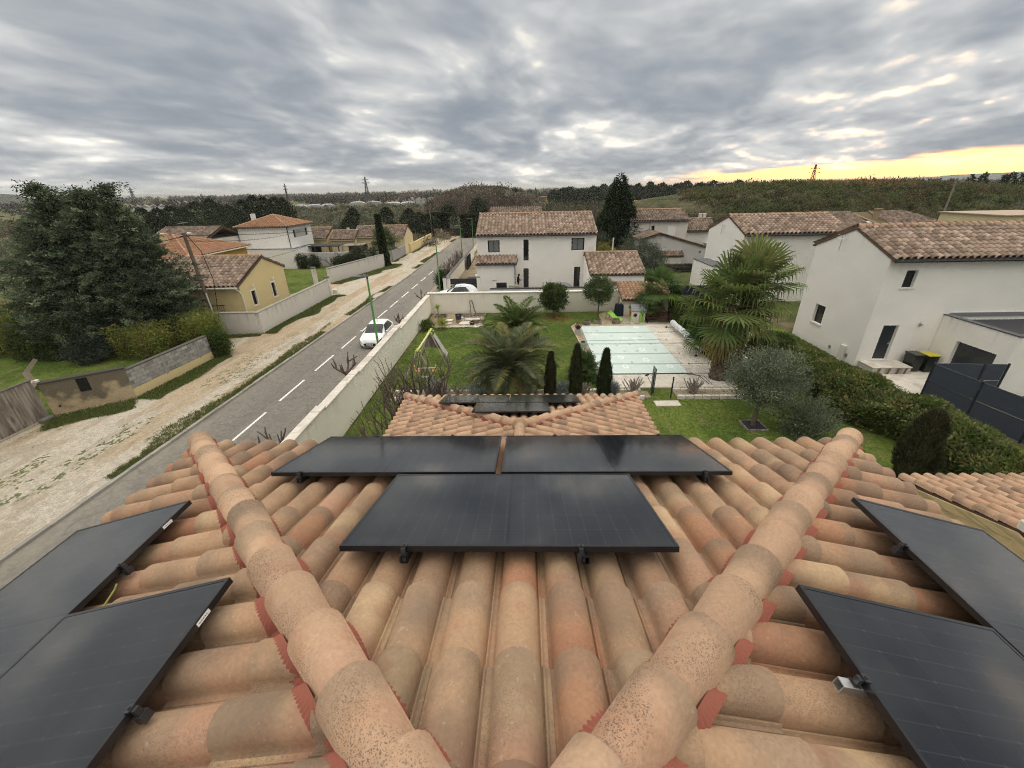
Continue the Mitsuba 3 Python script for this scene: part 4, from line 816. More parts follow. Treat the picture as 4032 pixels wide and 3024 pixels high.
leafy_tree('bushy_tree', 'dense bushy evergreen tree on the lawn in front of the cream back wall', 'tree', (2.5, 33.8, 0), .75, .06, dict(center=(2.5, 33.8, 1.72), radii=(1.02, .95, 1.1), nc=240, nl=20, cr=.15, L=.22, W=.10, cols=[(.045, .07, .02), (.06, .085, .03), (.035, .05, .018)], seed=52, hollow=.35), seed=3)
leafy_tree('olive_tree', 'grey green olive tree in a square edged bed right of the lawn', 'tree', (10.2, 16.15, 0), 1.1, .09, dict(center=(10.45, 16.4, 2.15), radii=(1.45, 1.35, 1.2), nc=640, nl=28, cr=.15, L=.13, W=.032, cols=[(.125, .145, .10), (.10, .12, .08), (.15, .165, .12), (.07, .085, .052)], seed=53, hollow=.35, lump=.55, up=.5), limbs=6, seed=4)
lput('olive_bush', [crown((11.95, 15.45, .75), (1.05, .95, 1.0), 380, 24, .12, .13, .032, [(.12, .14, .09), (.085, .105, .065), (.14, .155, .11)], .7, 54, .2, .45)], label='loose grey green olive bush in front of the hedge, right of the olive tree', category='bush')
q = thing('tree_bed', 'square bed of dark slate chips with wooden edging under the olive tree', 'planting bed')
put('chips', bx(9.8, 10.62, 15.75, 16.52, 0, .04), 'm_matte', q, color=(.035, .037, .045))
for a in ((9.76, 10.66, 15.71, 15.75), (9.76, 10.66, 16.52, 16.56), (9.76, 9.8, 15.75, 16.52), (10.62, 10.66, 15.75, 16.52)): put('edging', bx(*a, 0, .09), 'm_wood', q, uv=.8)
def column(name, lb, base, H, R, cols, seed, lean=(0, 0), n=9000, L=.14, W=.035):
    rng = np.random.default_rng(seed); q = rng.random(n)**.85; a = rng.random(n)*6.283; r = R*(np.sin(np.pi*np.clip(.10+q*.9, 0, 1))**.55)*(1-.35*q)
    r = r*(.72+.34*rng.random(n)**.5)*(1+.7*(meshkit.noise(np.column_stack([np.cos(a)*2, np.sin(a)*2, q*H*2.2])+seed)-.5))
    C = A(base)+np.column_stack([r*np.cos(a)+lean[0]*q, r*np.sin(a)+lean[1]*q, q*H*.97+.03]); D = unit(np.column_stack([np.cos(a)*.45, np.sin(a)*.45, 1+0*a])+rng.normal(0, .28, (n, 3)))
    t = thing(name, lb, 'tree'); put('trunk', tube([A(base), A(base)+[lean[0]*.9, lean[1]*.9, H*.9]], [.06, .02], 6), 'm_bark', t)
    lput('foliage', [leaves(C, D, np.column_stack([np.cos(a), np.sin(a), 0*a])+rng.normal(0, .3, (n, 3)), L*(.6+.8*rng.random(n)), W, A(cols)[rng.integers(0, len(cols), n)]*np.exp(rng.normal(0, .25, (n, 1))))], t)
CY = [(.05, .055, .024), (.035, .042, .02), (.075, .065, .035)]
column('cypress', 'slim brownish cypress left of the three, next to the arching date palm', (1.32, 18.75, 0), 2.65, .26, [(.06, .052, .028), (.045, .045, .024)], 61)
column('cypress', 'tallest slim cypress, the middle one of three beyond the lower wing', (2.6, 18.8, 0), 3.0, .32, CY, 62)
column('cypress', 'dark slim cypress, right one of three in front of the pool terrace', (3.95, 18.55, 0), 2.85, .33, [(.04, .05, .022), (.03, .038, .018)], 63)
column('cypress', 'dark dense cypress growing against the leafy hedge at the right', (13.75, 12.3, 0), 2.85, .6, [(.055, .058, .028), (.04, .045, .022), (.075, .066, .038)], 64, n=15000, L=.18)
def ball(lb, x, y, r, h, seed, cols, name='lavender_bush'):
    lput(name, [crown((x, y, .08+h*.42), (r, r*.8, h*.6), 200, 16, .07, .12, .022, cols, 1.2, seed, .3, .25)], label=lb, category='bush')
LV = [(.21, .235, .225), (.17, .195, .185), (.26, .28, .27)]
ball('silvery rounded lavender bush at the left end of the planting bed', -4.55, 19.3, .58, .72, 71, LV)
ball('wider silvery lavender bush left of the arching palm in the planting bed', -2.25, 19.35, .72, .7, 72, LV)
ball('small silvery bush at the foot of the slim cypresses, left one', 2.0, 19.2, .42, .7, 73, [(.22, .25, .24), (.17, .2, .19)])
ball('small silvery bush half hidden right of the last slim cypress', 4.45, 19.2, .38, .75, 74, [(.18, .2, .2), (.14, .16, .15)])
ball('low silvery bush behind the solar panels of the lower wing', .2, 19.3, .4, .4, 75, LV)
ball('leafy green shrub against the road wall beside the yellow spiky plants', -7.4, 30.6, .5, .8, 76, [(.06, .09, .02), (.09, .11, .03)], 'shrub')
def sticks(lb, x, y, n, h, seed, col=(.22, .19, .16)):
    rng = np.random.default_rng(seed); o = []
    for i in range(n):
        d = unit([rng.normal(0, .38), rng.normal(0, .3), 1.]); P = A([x+rng.normal(0, .08), y+rng.normal(0, .06), .08]); l = h*rng.uniform(.6, 1.1)
        o.append(tube([P, P+d*l*.5+rng.normal(0, .015, 3), P+d*l], [.026, .024, .028], 5))
        if rng.random() < .5: s = P+d*l*.5; o.append(tube([s, s+unit(d+rng.normal(0, .5, 3))*l*.35], [.018, .02], 5))
    put('pruned_shrub', cat(*o), 'm_matte', color=col, label=lb, category='shrub')
sticks('bare grey stubby pruned shrub between the two silvery lavender bushes', -3.4, 19.2, 16, .75, 81)
sticks('bare grey pruned shrub just left of the arching palm fronds', -1.15, 19.25, 17, .8, 82)
sticks('bare pinkish grey pruned shrub between the middle and the right slim cypress', 3.15, 19.2, 18, .8, 83, (.30, .24, .20))
sticks('bare pruned shrub in the bed left of the dark gate posts', 5.65, 19.3, 22, .85, 84, (.24, .20, .18))
sticks('bare pruned shrub in the bed right of the dark gate posts', 8.7, 19.25, 26, .85, 85, (.27, .23, .20))
def yucca(lb, x, y, z, H, n, L, seed):
    t = thing('spiky_plant', lb, 'plant'); rng = np.random.default_rng(seed)
    put('stem', tube([(x, y, z), (x+.03, y, z+H)], .03, 6), 'm_bark', t)
    C = np.tile(A([x+.03, y, z+H]), (n, 1)); D = unit(rng.normal(0, .75, (n, 3))+[0, 0, .55])
    lput('leaf_tuft', [leaves(C, D, rdir(n, rng), L*(.6+.5*rng.random(n)), .035, jit((.24, .26, .07), n, .3, rng))], t)
yucca('tall yellow green spiky plant in the corner by the road wall', -6.9, 32.6, 0, 1.25, 90, .42, 91)
yucca('broad yellow green spiky plant at the corner of the stone bed behind the swing', -6.3, 30.9, 0, .4, 220, .75, 92)
t = bare_tree('bare_fruit_tree', (-4.15, 13.55, 0), 3, dict(th=.5, r=.14, n=8, out=1.25, L=1.6, depth=3, kids=4, spread=.46, up=.40), 'wide bare winter tree with many twigs by the wall, left of the lower wing', 'tree', 101)
for i, (y, s, lb) in enumerate([(12.2, 1.0, 'pruned bare street tree nearest the camera, beyond the road wall'), (18.9, 1.15, 'pruned bare street tree in front of the white hatchback'), (28.6, .85, 'pruned bare street tree just behind the white hatchback'), (35.4, .95, 'pruned bare street tree at the far corner of the road wall')]):
    tt = bare_tree('street_tree', (-9.15+.012*y, y, 0), 2, dict(th=1.35*s, r=.10, n=4, out=.9, L=.62*s, depth=1, kids=3, spread=.55, up=.35), lb, 'tree', 110+i)
# the leafy hedge
def hedge(name, lb, pl, w, h, n, L, W, cols, seed, glint=0, cat_='hedge'):
    rng = np.random.default_rng(seed); pl = A(pl, float); sg = pl[1:]-pl[:-1]; ln = np.linalg.norm(sg, axis=1); i = rng.choice(len(sg), n, p=ln/ln.sum()); q = pl[i]+sg[i]*rng.random(n)[:, None]
    nr = unit(np.column_stack([sg[i][:, 1], -sg[i][:, 0]])); a = rng.random(n)*np.pi; rr = .62+.38*rng.random(n)**.4
    bump = .55+.9*meshkit.noise(np.column_stack([q*.8, a*1.2])+seed); x_ = np.cos(a)*w/2*rr*bump; z_ = (np.sin(a)**.5)*h*rr*(.62+.75*meshkit.noise(np.column_stack([q*.9, 0*a])+seed))
    C = np.column_stack([q+nr*x_[:, None], np.maximum(z_, .05)]); D = unit(np.column_stack([nr*np.cos(a)[:, None], np.sin(a)])+rdir(n, rng)*.9)
    cc = A(cols)[(meshkit.noise(C*1.3+seed)*len(cols)*.999).astype(int)]*np.exp(rng.normal(0, .28, (n, 1)))
    return lput(name, [leaves(C, D, rdir(n, rng)+A([0, 0, .8]), L*(.6+.8*rng.random(n)), W*(.7+.6*rng.random(n)), cc)], label=lb, category=cat_)
hk = [(.065, .09, .025), (.15, .14, .055), (.09, .115, .035), (.11, .12, .05), (.06, .085, .025), (.09, .10, .03), (.055, .08, .022), (.075, .085, .03)]
hedge('leafy_hedge', 'broad untrimmed leafy green hedge running from the tall palm to the annex roof', [(17.4, 8.5), (16.6, 13), (15.8, 17.5), (15.3, 21), (14.8, 24.5)], 3.0, 1.55, 62000, .17, .085, hk, 201)
hedge('climbing_hedge', 'dark green hedge on the right side of the pool behind the bench', [(12.3, 24.5), (12.3, 33.6)], 1.1, 2.0, 26000, .14, .08, [(.035, .06, .015), (.05, .075, .02), (.09, .10, .03)], 202)
put('white_low_wall', bx(12.75, 12.9, 20.5, 26.5, 0, .75), 'm_stucco', uv=(4, .75), label='low pale wall between the tall palm and the sand path', category='wall')
# ------------------------------------------------------------------ neighbours: buildings
AGE = {'pool_shed': 0, 'yellow_house': 1, 'orange_house': 3, 'white_cube_house': 3, 'low_house': 2, 'low_house_001': 2, 'low_house_002': 2, 'low_house_003': 2, 'farmhouse': 2, 'barn': 2, 'old_white_house': 2, 'old_house_wing': 2, 'grey_garage': 2}
DK = (.018, .021, .027)
EX, EY, EZ = A([1., 0, 0]), A([0, 1., 0]), A([0, 0, 1.])
FACE = {'S': (EX, -EY), 'W': (-EY, -EX), 'E': (EY, EX), 'N': (-EX, EY)}
def wallf(root, face, pos, poly, holes, k, name='wall', th=.25, top=None):
    """A wall whose outside is the plane x or y = pos; poly and holes are given as (x or y, z)."""
    u, n = FACE[face]; sg = 1 if face in 'SE' else -1
    P = [(sg*a, b) for a, b in poly]; H = [(min(sg*a, sg*b), z0, max(sg*a, sg*b), z1) for a, b, z0, z1 in holes]
    O = (A([0, pos, 0]) if face in 'SN' else A([pos, 0, 0]))-n*th
    return put(name, prism(P, O, u, EZ, th, H), 'm_stucco', root, uv=(k, top or max(z for _, z in poly)))
def window(root, face, pos, a, b, z0, z1, rec=.10, bars=1, sill=None, col=DK, curtain=False, surround=None, name='window', frame=.055, grille=False):
    u, n = FACE[face]; sg = 1 if face in 'SE' else -1; a, b = sorted((sg*a, sg*b)); w, h = b-a, z1-z0
    O = (A([0, pos, 0]) if face in 'SN' else A([pos, 0, 0]))-n*(rec+.05)+u*a+EZ*z0; f = frame
    m = [obx(O, u, EZ, n, w, f, .05), obx(O+EZ*(h-f), u, EZ, n, w, f, .05), obx(O+EZ*f, u, EZ, n, f, h-2*f, .05), obx(O+u*(w-f)+EZ*f, u, EZ, n, f, h-2*f, .05)]
    for i in range(bars): m.append(obx(O+u*(w*(i+1)/(bars+1)-f/2)+EZ*f, u, EZ, n, f, h-2*f, .048))
    key = put(name, cat(*m), 'm_gloss', root, color=col); used[key] = 0
    put('pane', obx(O+u*f+EZ*f+n*.012, u, EZ, n, w-2*f, h-2*f, .008), 'm_glass', key)
    if curtain: put('curtain', grid(lambda s, t: O+n*.024+A([[1.]])*0+(f+s*(w-2*f))[:, None]*u+(f+t*(h-2*f))[:, None]*EZ+(.004*np.sin(s*60))[:, None]*n, np.linspace(0.06, .94, 40), [0., .98]), 'm_matte', key, color=(.17, .18, .18), smooth=True)
    if sill: put('sill', obx(O-u*.06-EZ*.06+n*.05, u, EZ, n, w+.12, .06, rec+.10), 'm_matte', root, color=sill)
    if surround:
        s = .12; Q = O+n*(rec+.053)
        put('surround', cat(obx(Q-u*s-EZ*s, u, EZ, n, w+2*s, s, .02), obx(Q-u*s+EZ*h, u, EZ, n, w+2*s, s, .02), obx(Q-u*s, u, EZ, n, s, h, .02), obx(Q+u*w, u, EZ, n, s, h, .02)), 'm_matte', root, color=surround)
    if grille: put('grille', cat(*[tube([O+u*(w*i/4)+n*.1, O+u*(w*i/4)+n*.1+EZ*h], .012, 4) for i in (1, 2, 3)], *[tube([O+EZ*(h*i/3)+n*.1, O+EZ*(h*i/3)+n*.1+u*w], .01, 4) for i in (1, 2)]), 'm_matte', root, color=(.02, .02, .02))
    return key
def roof_plane(root, O, face, L, D, sl, ex=.40, pitch=.36, most=300, k=4, name='roof', poly=None, off=(0., 0.), age=None):
    """A tiled plane: O = its upper left corner seen from outside, L along, D the plan depth down to the eave."""
    u, n = FACE[face]; c = 1/math.hypot(1, sl); ud = n*c-EZ*sl*c; r = numbered(f'{root}__{name}'); used[r] = 0
    uu = u if np.cross(u, ud)[2] > 0 else -u
    if face == 'N' and poly is None: O = A(O)+EX*L
    if uu is not u and poly is None: O = A(O)+u*L
    P = poly or [(0, 0), (L, 0), (L, D/c), (0, D/c)]
    Q = A([A(O)+a*uu+b*ud for a, b in P]); nn = np.cross(uu, ud); m = len(Q); v = np.vstack([Q-nn*.012, Q-nn*.12])
    f = [[0, i, i+1] for i in range(1, m-1)]+[[m, m+i+1, m+i] for i in range(1, m-1)]+sum([[[i, m+i, m+(i+1) % m], [i, m+(i+1) % m, (i+1) % m]] for i in range(m)], [])
    scene[r] = mikit.ply((v, A(f)), 'm_matte', False, None, np.tile(A([.12, .08, .06]), (2*m, 1)))
    tile_roof(r, O, uu, ud, P, pitch=pitch, ex=ex, k=k, most=most, pa=off[0], pb=(D/c) % ex, age=AGE.get(root, 1) if age is None else age); return r
def gable_house(root, x0, x1, y0, y1, eave, ridge, k, holes_s=(), holes_w=(), holes_e=(), over=.25, most=300, pitch=.36, ex=.40, gut=DK, ry=None, back=True, sides=0.06, z0=0):
    ry = ry or (y0+y1)/2
    wallf(root, 'S', y0, [(x0+.25, z0), (x1-.25, z0), (x1-.25, eave), (x0+.25, eave)], holes_s, k)
    zb = ridge-(ridge-eave)*(y1-ry)/(ry-y0)
    for fc, p, hl in (('W', x0, holes_w), ('E', x1, holes_e)): wallf(root, fc, p, [(y0, z0), (y1, z0), (y1, zb), (ry, ridge-.02), (y0, eave)], hl, k)
    sl = (ridge-eave)/(ry-y0)
    roof_plane(root, (x0-sides, ry, ridge+.04), 'S', x1-x0+2*sides, ry-y0+over, sl, ex, pitch, most)
    roof_plane(root, (x0-sides, ry, ridge+.04), 'N', x1-x0+2*sides, y1-ry+over, sl, ex, pitch, 0)
    cap_row(root, (x1+sides, ry, ridge+.11), (x0-sides, ry, ridge+.11), ex=.42, r=.13, k=5)
    if gut: put('gutter', tube([(x0-sides, y0-over-.06, eave-sl*over-.05), (x1+sides, y0-over-.06, eave-sl*over-.05)], .075, 8), 'm_gloss', root, color=gut)
    return sl
# the white two storey house across the garden
h = thing('white_house', 'white two storey house with dark windows facing the garden across the back wall', 'house'); Y = 45.17
op = [(-3.62, -2.39, 3.81, 5.0), (.09, .63, 2.92, 5.02), (5.07, 6.40, 3.88, 5.08), (.07, .63, .02, 2.11), (5.46, 6.1, .03, 2.18)]
gable_house(h, -4.75, 7.62, Y, 54.8, 5.55, 7.2, 0, op)
for i, o in enumerate(op): window(h, 'S', Y, *o, rec=.08, bars=1 if i in (0, 2) else 0, curtain=i in (0, 2), sill=None)
wallf(h, 'S', 43.6, [(-4.75, 0), (-.72, 0), (-.72, 2.85), (-4.75, 2.85)], [], 0, 'porch_wall'); wallf(h, 'W', -4.75, [(43.6, 0), (45.15, 0), (45.15, 3.35), (43.6, 2.85)], [], 0, 'porch_wall'); wallf(h, 'E', -.72, [(43.85, 0), (45.15, 0), (45.15, 3.35), (43.85, 2.9)], [], 0, 'porch_wall')
roof_plane(h, (-4.85, 45.16, 3.44), 'S', 4.25, 1.75, .32, .40, .36, 60, name='porch_roof')
put('gutter', tube([(-4.85, 43.36, 2.80), (-.6, 43.36, 2.80)], .06, 8), 'm_gloss', h, color=DK); put('downpipe', tube([(-.80, 43.5, 2.8), (-.80, 43.5, 0)], .05, 8), 'm_gloss', h, color=DK)
put('downpipe', tube([(-.62, 45.05, 3.2), (-.55, 45.0, 3.0), (-.62, 44.98, 2.75)], .05, 8), 'm_gloss', h, color=DK)
for yy_, x0, x1 in ((0, 6.45, 11.55),):
    wallf(h, 'S', 40.1, [(x0, 0), (x1, 0), (x1, 2.28), (x0, 2.28)], [], 0, 'garage_wall')
    for fc, p in (('W', x0-.001), ('E', x1+.001)): wallf(h, fc, p, [(40.12, 0), (48.6, 0), (48.6, 2.3), (44.3, 3.66), (40.12, 2.25)], [], 0, 'garage_wall')
    roof_plane(h, (x0-.1, 44.3, 3.68), 'S', x1-x0+.2, 4.35, .325, .40, .36, 240, name='garage_roof'); roof_plane(h, (x0-.1, 44.3, 3.68), 'N', x1-x0+.2, 4.35, .325, .40, .36, 0, name='garage_roof')
    cap_row(h, (x1+.1, 44.3, 3.75), (x0-.1, 44.3, 3.75), ex=.42, r=.13, k=5, name='garage_ridge_tile')
put('vent_pipe', tube([(9.6, 46.5, 3.0), (9.65, 46.5, 4.9)], [.06, .07], 8), 'm_gloss', h, color=(.6, .6, .58))
# terrace wall, gate, posts in front of it
t = thing('terrace_wall', 'low white wall with dark flat coping in front of the white house', 'wall')
put('section', bx(-2.9, 6.4, 37.1, 37.3, 0, 1.68), 'm_stucco', t, uv=(0, 1.68)); put('coping', cbox((1.75, 37.2, 1.73), (9.4, .34, .07), ch=.01), 'm_matte', t, color=(.045, .047, .055))
t = thing('small_gate', 'dark grey pedestrian gate panels beside the white porch', 'gate')
put('panel', cbox((-2.15, 42.0, .75), (1.05, .05, 1.05)), 'm_gloss', t, color=DK); put('low_panel', cbox((-1.75, 40.6, .55), (2.0, .05, .75)), 'm_gloss', t, color=DK)
put('mailbox', cbox((-.9, 41.9, .95), (1.0, .3, .18)), 'm_matte', t, color=(.35, .33, .25))
for x, y, hh_ in ((-2.85, 42.0, 1.55), (-2.95, 40.6, .95)):
    q = thing('gate_pillar', 'white gate pillar with a flat cap, %s of the pair beside the dark gate panels' % ('taller one' if hh_ > 1 else 'shorter one with a pot'), 'pillar')
    put('shaft', cbox((x, y, hh_/2), (.34, .34, hh_)), 'm_stucco', q, uv=(0, hh_)); put('cap', cbox((x, y, hh_+.04), (.5, .5, .08), ch=.01), 'm_matte', q, color=(.33, .32, .30))
t = thing('driveway_gate', 'dark grey sliding gate between two white pillars beside the road', 'gate')
for z, hh_ in ((.42, .62), (1.13, .55)): 
    for i in range(3): put('board', cbox((-6.22, 43.55, z-hh_/2+hh_*(i+.5)/3), (2.75, .04, hh_/3-.008), ch=.004), 'm_gloss', t, color=DK)
put('rail', cat(cbox((-6.22, 43.62, .78), (2.75, .03, .03)), cbox((-6.22, 43.58, 1.42), (2.75, .06, .05)), cbox((-6.2, 43.62, .78), (.06, .03, .16))), 'm_gloss', t, color=DK)
for x in (-8.15, -7.75, -4.62):
    q = thing('gate_pillar', {-8.15: 'white pillar with dark cap at the road end of the driveway gate', -7.75: 'white pillar with grey cap at the left side of the driveway gate', -4.62: 'white pillar with grey cap at the house side of the driveway gate'}[x], 'pillar')
    put('shaft', cbox((x, 43.55, .78), (.34, .36, 1.56)), 'm_stucco', q, uv=(0, 1.56)); put('cap', cbox((x, 43.55, 1.6), (.42, .44, .08), ch=.01), 'm_matte', q, color=(.2, .2, .2) if x != -8.15 else (.05, .05, .055))
t = thing('boundary_wall', 'long cream wall with dark coping between the road hedge and the yard of the white house', 'wall')
put('section', bx(-8.0, -7.8, 43.75, 69, 0, 1.58), 'm_stucco', t, uv=(1, 1.58)); put('coping', cbox((-7.9, 56.4, 1.62), (.32, 25.4, .07)), 'm_matte', t, color=(.13, .125, .125))
put('yard_trailer', cat(bx(-6.2, -5.0, 45.6, 47.4, .35, .9), bx(-6.1, -5.1, 45.7, 47.3, .9, .92)), 'm_matte', color=(.06, .07, .075), label='grey covered trailer standing in the yard behind the driveway gate', category='trailer')
put('barrel', tube([(-5.6, 49.6, .45), (-4.95, 49.7, .45)], .33, 14), 'm_gloss', color=(.7, .7, .66), label='white barrel lying on its side by the left wall of the white house', category='barrel')
put('yard_screen', cat(bx(-7.5, -7.4, 57, 61, 0, 1.7), tube([(-7.4, 61, .1), (-6.6, 60.2, 1.4)], .04, 6)), 'm_matte', color=(.012, .012, .014), label='black sheet leaning at the end of the yard along the cream boundary wall', category='screen')
# shed at the end of the pool
h = thing('pool_shed', 'low cream shed with bright mottled tile roof behind the play house', 'shed')
wallf(h, 'S', 33.95, [(8.2, 0), (12.1, 0), (12.1, 1.42), (8.2, 1.42)], [], 1); wallf(h, 'W', 8.19, [(33.95, 0), (38, 0), (38, 1.9), (36.4, 2.2), (33.95, 1.4)], [(34.9, 35.7, .02, 1.35)], 1); wallf(h, 'E', 12.11, [(33.95, 0), (38, 0), (38, 1.9), (36.4, 2.2), (33.95, 1.4)], [], 1)
roof_plane(h, (8.08, 36.4, 2.26), 'S', 4.1, 2.75, .31, .36, .30, 200, 6); roof_plane(h, (8.08, 36.4, 2.26), 'N', 4.1, 1.7, .31, .36, .30, 0)
put('door', bx(8.25, 8.3, 34.92, 35.68, .02, 1.33), 'm_matte', h, color=(.42, .36, .27)); put('meter_box', cbox((8.17, 34.3, .95), (.05, .16, .22)), 'm_matte', h, color=(.03, .03, .03))
# near white house on the right
h = thing('white_house', 'large white house at the right edge with mottled tiled roof, dark door and garage', 'house'); Y = 22.7
opS = [(20.24, 20.83, 4.58, 5.5), (20.09, 20.93, .45, 2.5)]; opW = [(26.26, 27.2, 1.45, 2.62)]
gable_house(h, 19.2, 34, Y, 28.75, 6.2, 7.38, 0, opS, opW, most=300, pitch=.35, ry=25.7, over=.32)
window(h, 'S', Y, *opS[0], rec=.17, bars=0, frame=.045); window(h, 'W', 19.2, *opW[0], rec=.17, bars=0, frame=.045)
put('sill', bx(20.16, 20.92, Y-.06, Y+.12, 4.50, 4.575), 'm_matte', h, color=(.6, .58, .53)); put('sill', bx(19.12, 19.35, 26.2, 27.26, 1.37, 1.445), 'm_matte', h, color=(.6, .58, .53))
d_ = put('door', cbox((20.51, Y+.2, 1.475), (.84, .05, 2.05), ch=.004), 'm_gloss', h, color=(.022, .027, .033)); used[d_] = 0
put('handle', cat(tube([(20.85, Y+.12, 1.4), (20.75, Y+.12, 1.4)], .012, 6), cbox((20.85, Y+.17, 1.4), (.03, .02, .12))), 'm_metal', d_, color=(.7, .7, .7))
put('threshold', bx(20.05, 20.97, Y-.05, Y+.22, .38, .448), 'm_matte', h, color=(.55, .53, .48))
put('wall_lamp', tube([(22.0, Y-.02, 2.62), (22.0, Y-.13, 2.58), (22.0, Y-.02, 2.44)], [.03, .10, .03], 8), 'm_gloss', h, color=(.25, .24, .22))
for y in (24.9, 23.45): put('vent', cbox((19.18, y, .45), (.03, .16, .2)), 'm_matte', h, color=(.2, .2, .2))
put('meter_box', cbox((19.12, 23.75, .5), (.16, .38, .95), ch=.01), 'm_matte', h, color=(.62, .60, .54))
n_ = 40
put('genoise', cat(*[cbox((19.4+i*.36, Y-.10, 6.04), (.2, .2, .10), ch=.02) for i in range(n_)]), 'm_matte', h, color=(.42, .29, .2), kind='stuff')
xg, yg, zg = 23.1, 18.85, 3.08
wallf(h, 'W', xg, [(yg, 0), (Y-.02, 0), (Y-.02, zg), (yg, zg)], [(19.4, 21.45, .02, 2.0)], 0, 'garage_wall'); wallf(h, 'S', yg, [(xg+.25, 0), (30, 0), (30, zg), (xg+.25, zg)], [], 0, 'garage_wall')
put('garage_roof', bx(xg+.2, 30, yg+.2, Y-.02, zg-.35, zg-.3), 'm_matte', h, color=(.05, .05, .055))
put('parapet_cap', cat(bx(xg-.04, xg+.3, yg-.04, Y-.01, zg, zg+.05), bx(xg+.3, 30, yg-.04, yg+.3, zg, zg+.05)), 'm_gloss', h, color=(.05, .052, .06)); put('flashing', bx(xg+.3, 30, Y-.06, Y-.005, zg-.1, zg+.12), 'm_metal', h, color=(.55, .56, .57))
for i in range(5): put('garage_door_panel', cbox((xg+.2, 20.42, .03+.39*(i+.5)), (.05, 2.05, .384), ch=.006), 'm_gloss', h, color=(.03, .036, .042))
def aerial(root, P, d, n=7, L=.75):
    P = A(P, float); d = unit(d); s = unit(np.cross(d, EZ)); o = [tube([P-EZ*.7, P+EZ*.15], .018, 6), tube([P-d*L/2, P+d*L/2], .012, 5)]
    for i in range(n): c = P+d*(i/(n-1)-.5)*L; l = .28-.02*i; o.append(tube([c-s*l, c+s*l], .007, 4))
    o += [tube([P+EZ*.12-s*.3, P+EZ*.2+s*.25], .01, 4), tube([P-d*.2+EZ*.2-s*.25, P-d*.2+EZ*.05+s*.25], .01, 4)]
    put('aerial', cat(*o), 'm_metal', root, color=(.45, .46, .47))
aerial(h, (18.95, 26.3, 6.75), (-.5, -.8, 0))
t = thing('front_step', 'pale tiled concrete step with rust streaks before the dark door of the right house', 'step')
put('body', bx(19.42, 21.5, 21.62, Y-.06, 0, .38), 'm_stucco', t, uv=(3, .38)); put('top', cbox((20.46, 22.13, .40), (2.16, 1.1, .04), ch=.005), 'm_paver', t, uv=.2)
for x in (19.75, 20.3, 20.8, 21.2): put('rust_streak', (A([[x, 21.612, .36], [x+.12, 21.612, .36], [x+.05, 21.612, .02], [x-.07, 21.612, .02]]), A([[0, 1, 2, 3]])), 'm_matte', t, color=(.16, .11, .06))
def bin_(x, y, lid, lb):
    t = thing('wheelie_bin', lb, 'bin'); v, f = bx(-.29, .29, -.33, .33, .08, .98); v = v*np.where(v[:, 2:] < .5, [.82, .82, 1], 1)+[x, y, 0]
    put('body', (v, f), 'm_gloss', t, color=(.016, .02, .018)); v, f = cbox((0, 0, 0), (.64, .74, .07), ch=.02); put('lid', (v+[x, y, 1.02], f), 'm_gloss', t, color=lid)
    for dx in (-.26, .26): put('wheel', tube([(x+dx-.02, y+.3, .1), (x+dx+.02, y+.3, .1)], .1, 12), 'm_matte', t, color=(.015, .015, .015))
    put('handle', tube([(x-.25, y+.4, .97), (x+.25, y+.4, .97)], .018, 6), 'm_gloss', t, color=(.02, .02, .02))
bin_(21.95, 22.15, (.02, .022, .022), 'black wheeled bin with a black lid against the white house'); bin_(22.62, 22.05, (.55, .48, .02), 'black wheeled bin with a yellow lid against the white house')
fn = thing('screen_fence', 'dark blue grey slatted screen fence with a mid rail, right of the hedge', 'fence')
pl = [(19.78, 18.86), (19.95, 16.72), (20.2, 14.7), (20.45, 12.6), (20.7, 10.5)]
def fence_run(root, P, Q, h=1.78, slats=18, pale=0):
    P, Q = A([*P, 0.]), A([*Q, 0.]); d = unit(Q-P); L = np.linalg.norm(Q-P); s = unit(np.cross(d, EZ))
    for half in (0, 1):
        for i in range(slats//2):
            z = .05+half*(h/2)+(h/2-.06)*i/(slats//2); put('slat', obx(P+d*.04+EZ*z-s*.012, d, s, EZ, L-.08, .024, (h/2-.06)/(slats//2)-.006), 'm_matte', root, color=(.055, .066, .085))
    put('mid_rail', obx(P+d*.04+EZ*(h/2-.012)-s*.02, d, s, EZ, L-.08, .04, .03), 'm_gloss', root, color=(.035, .042, .055)); put('top_rail', obx(P+d*.04+EZ*(h-.02)-s*.02, d, s, EZ, L-.08, .04, .03), 'm_gloss', root, color=(.05, .06, .075))
def fpost(root, P, h=1.84): put('post', cbox((*P, h/2), (.075, .075, h), ch=.006), 'm_gloss', root, color=(.025, .03, .042))
for i in range(4): fence_run(fn, pl[i], pl[i+1]); 
for p in pl: fpost(fn, p)
fn = thing('screen_fence', 'dark blue screen fence panel standing across the driveway in front of the garage', 'fence')
fence_run(fn, (19.86, 18.9), (22.0, 18.75)); fence_run(fn, (22.06, 18.75), (23.02, 18.7)); fpost(fn, (22.03, 18.75)); fpost(fn, (23.05, 18.68))
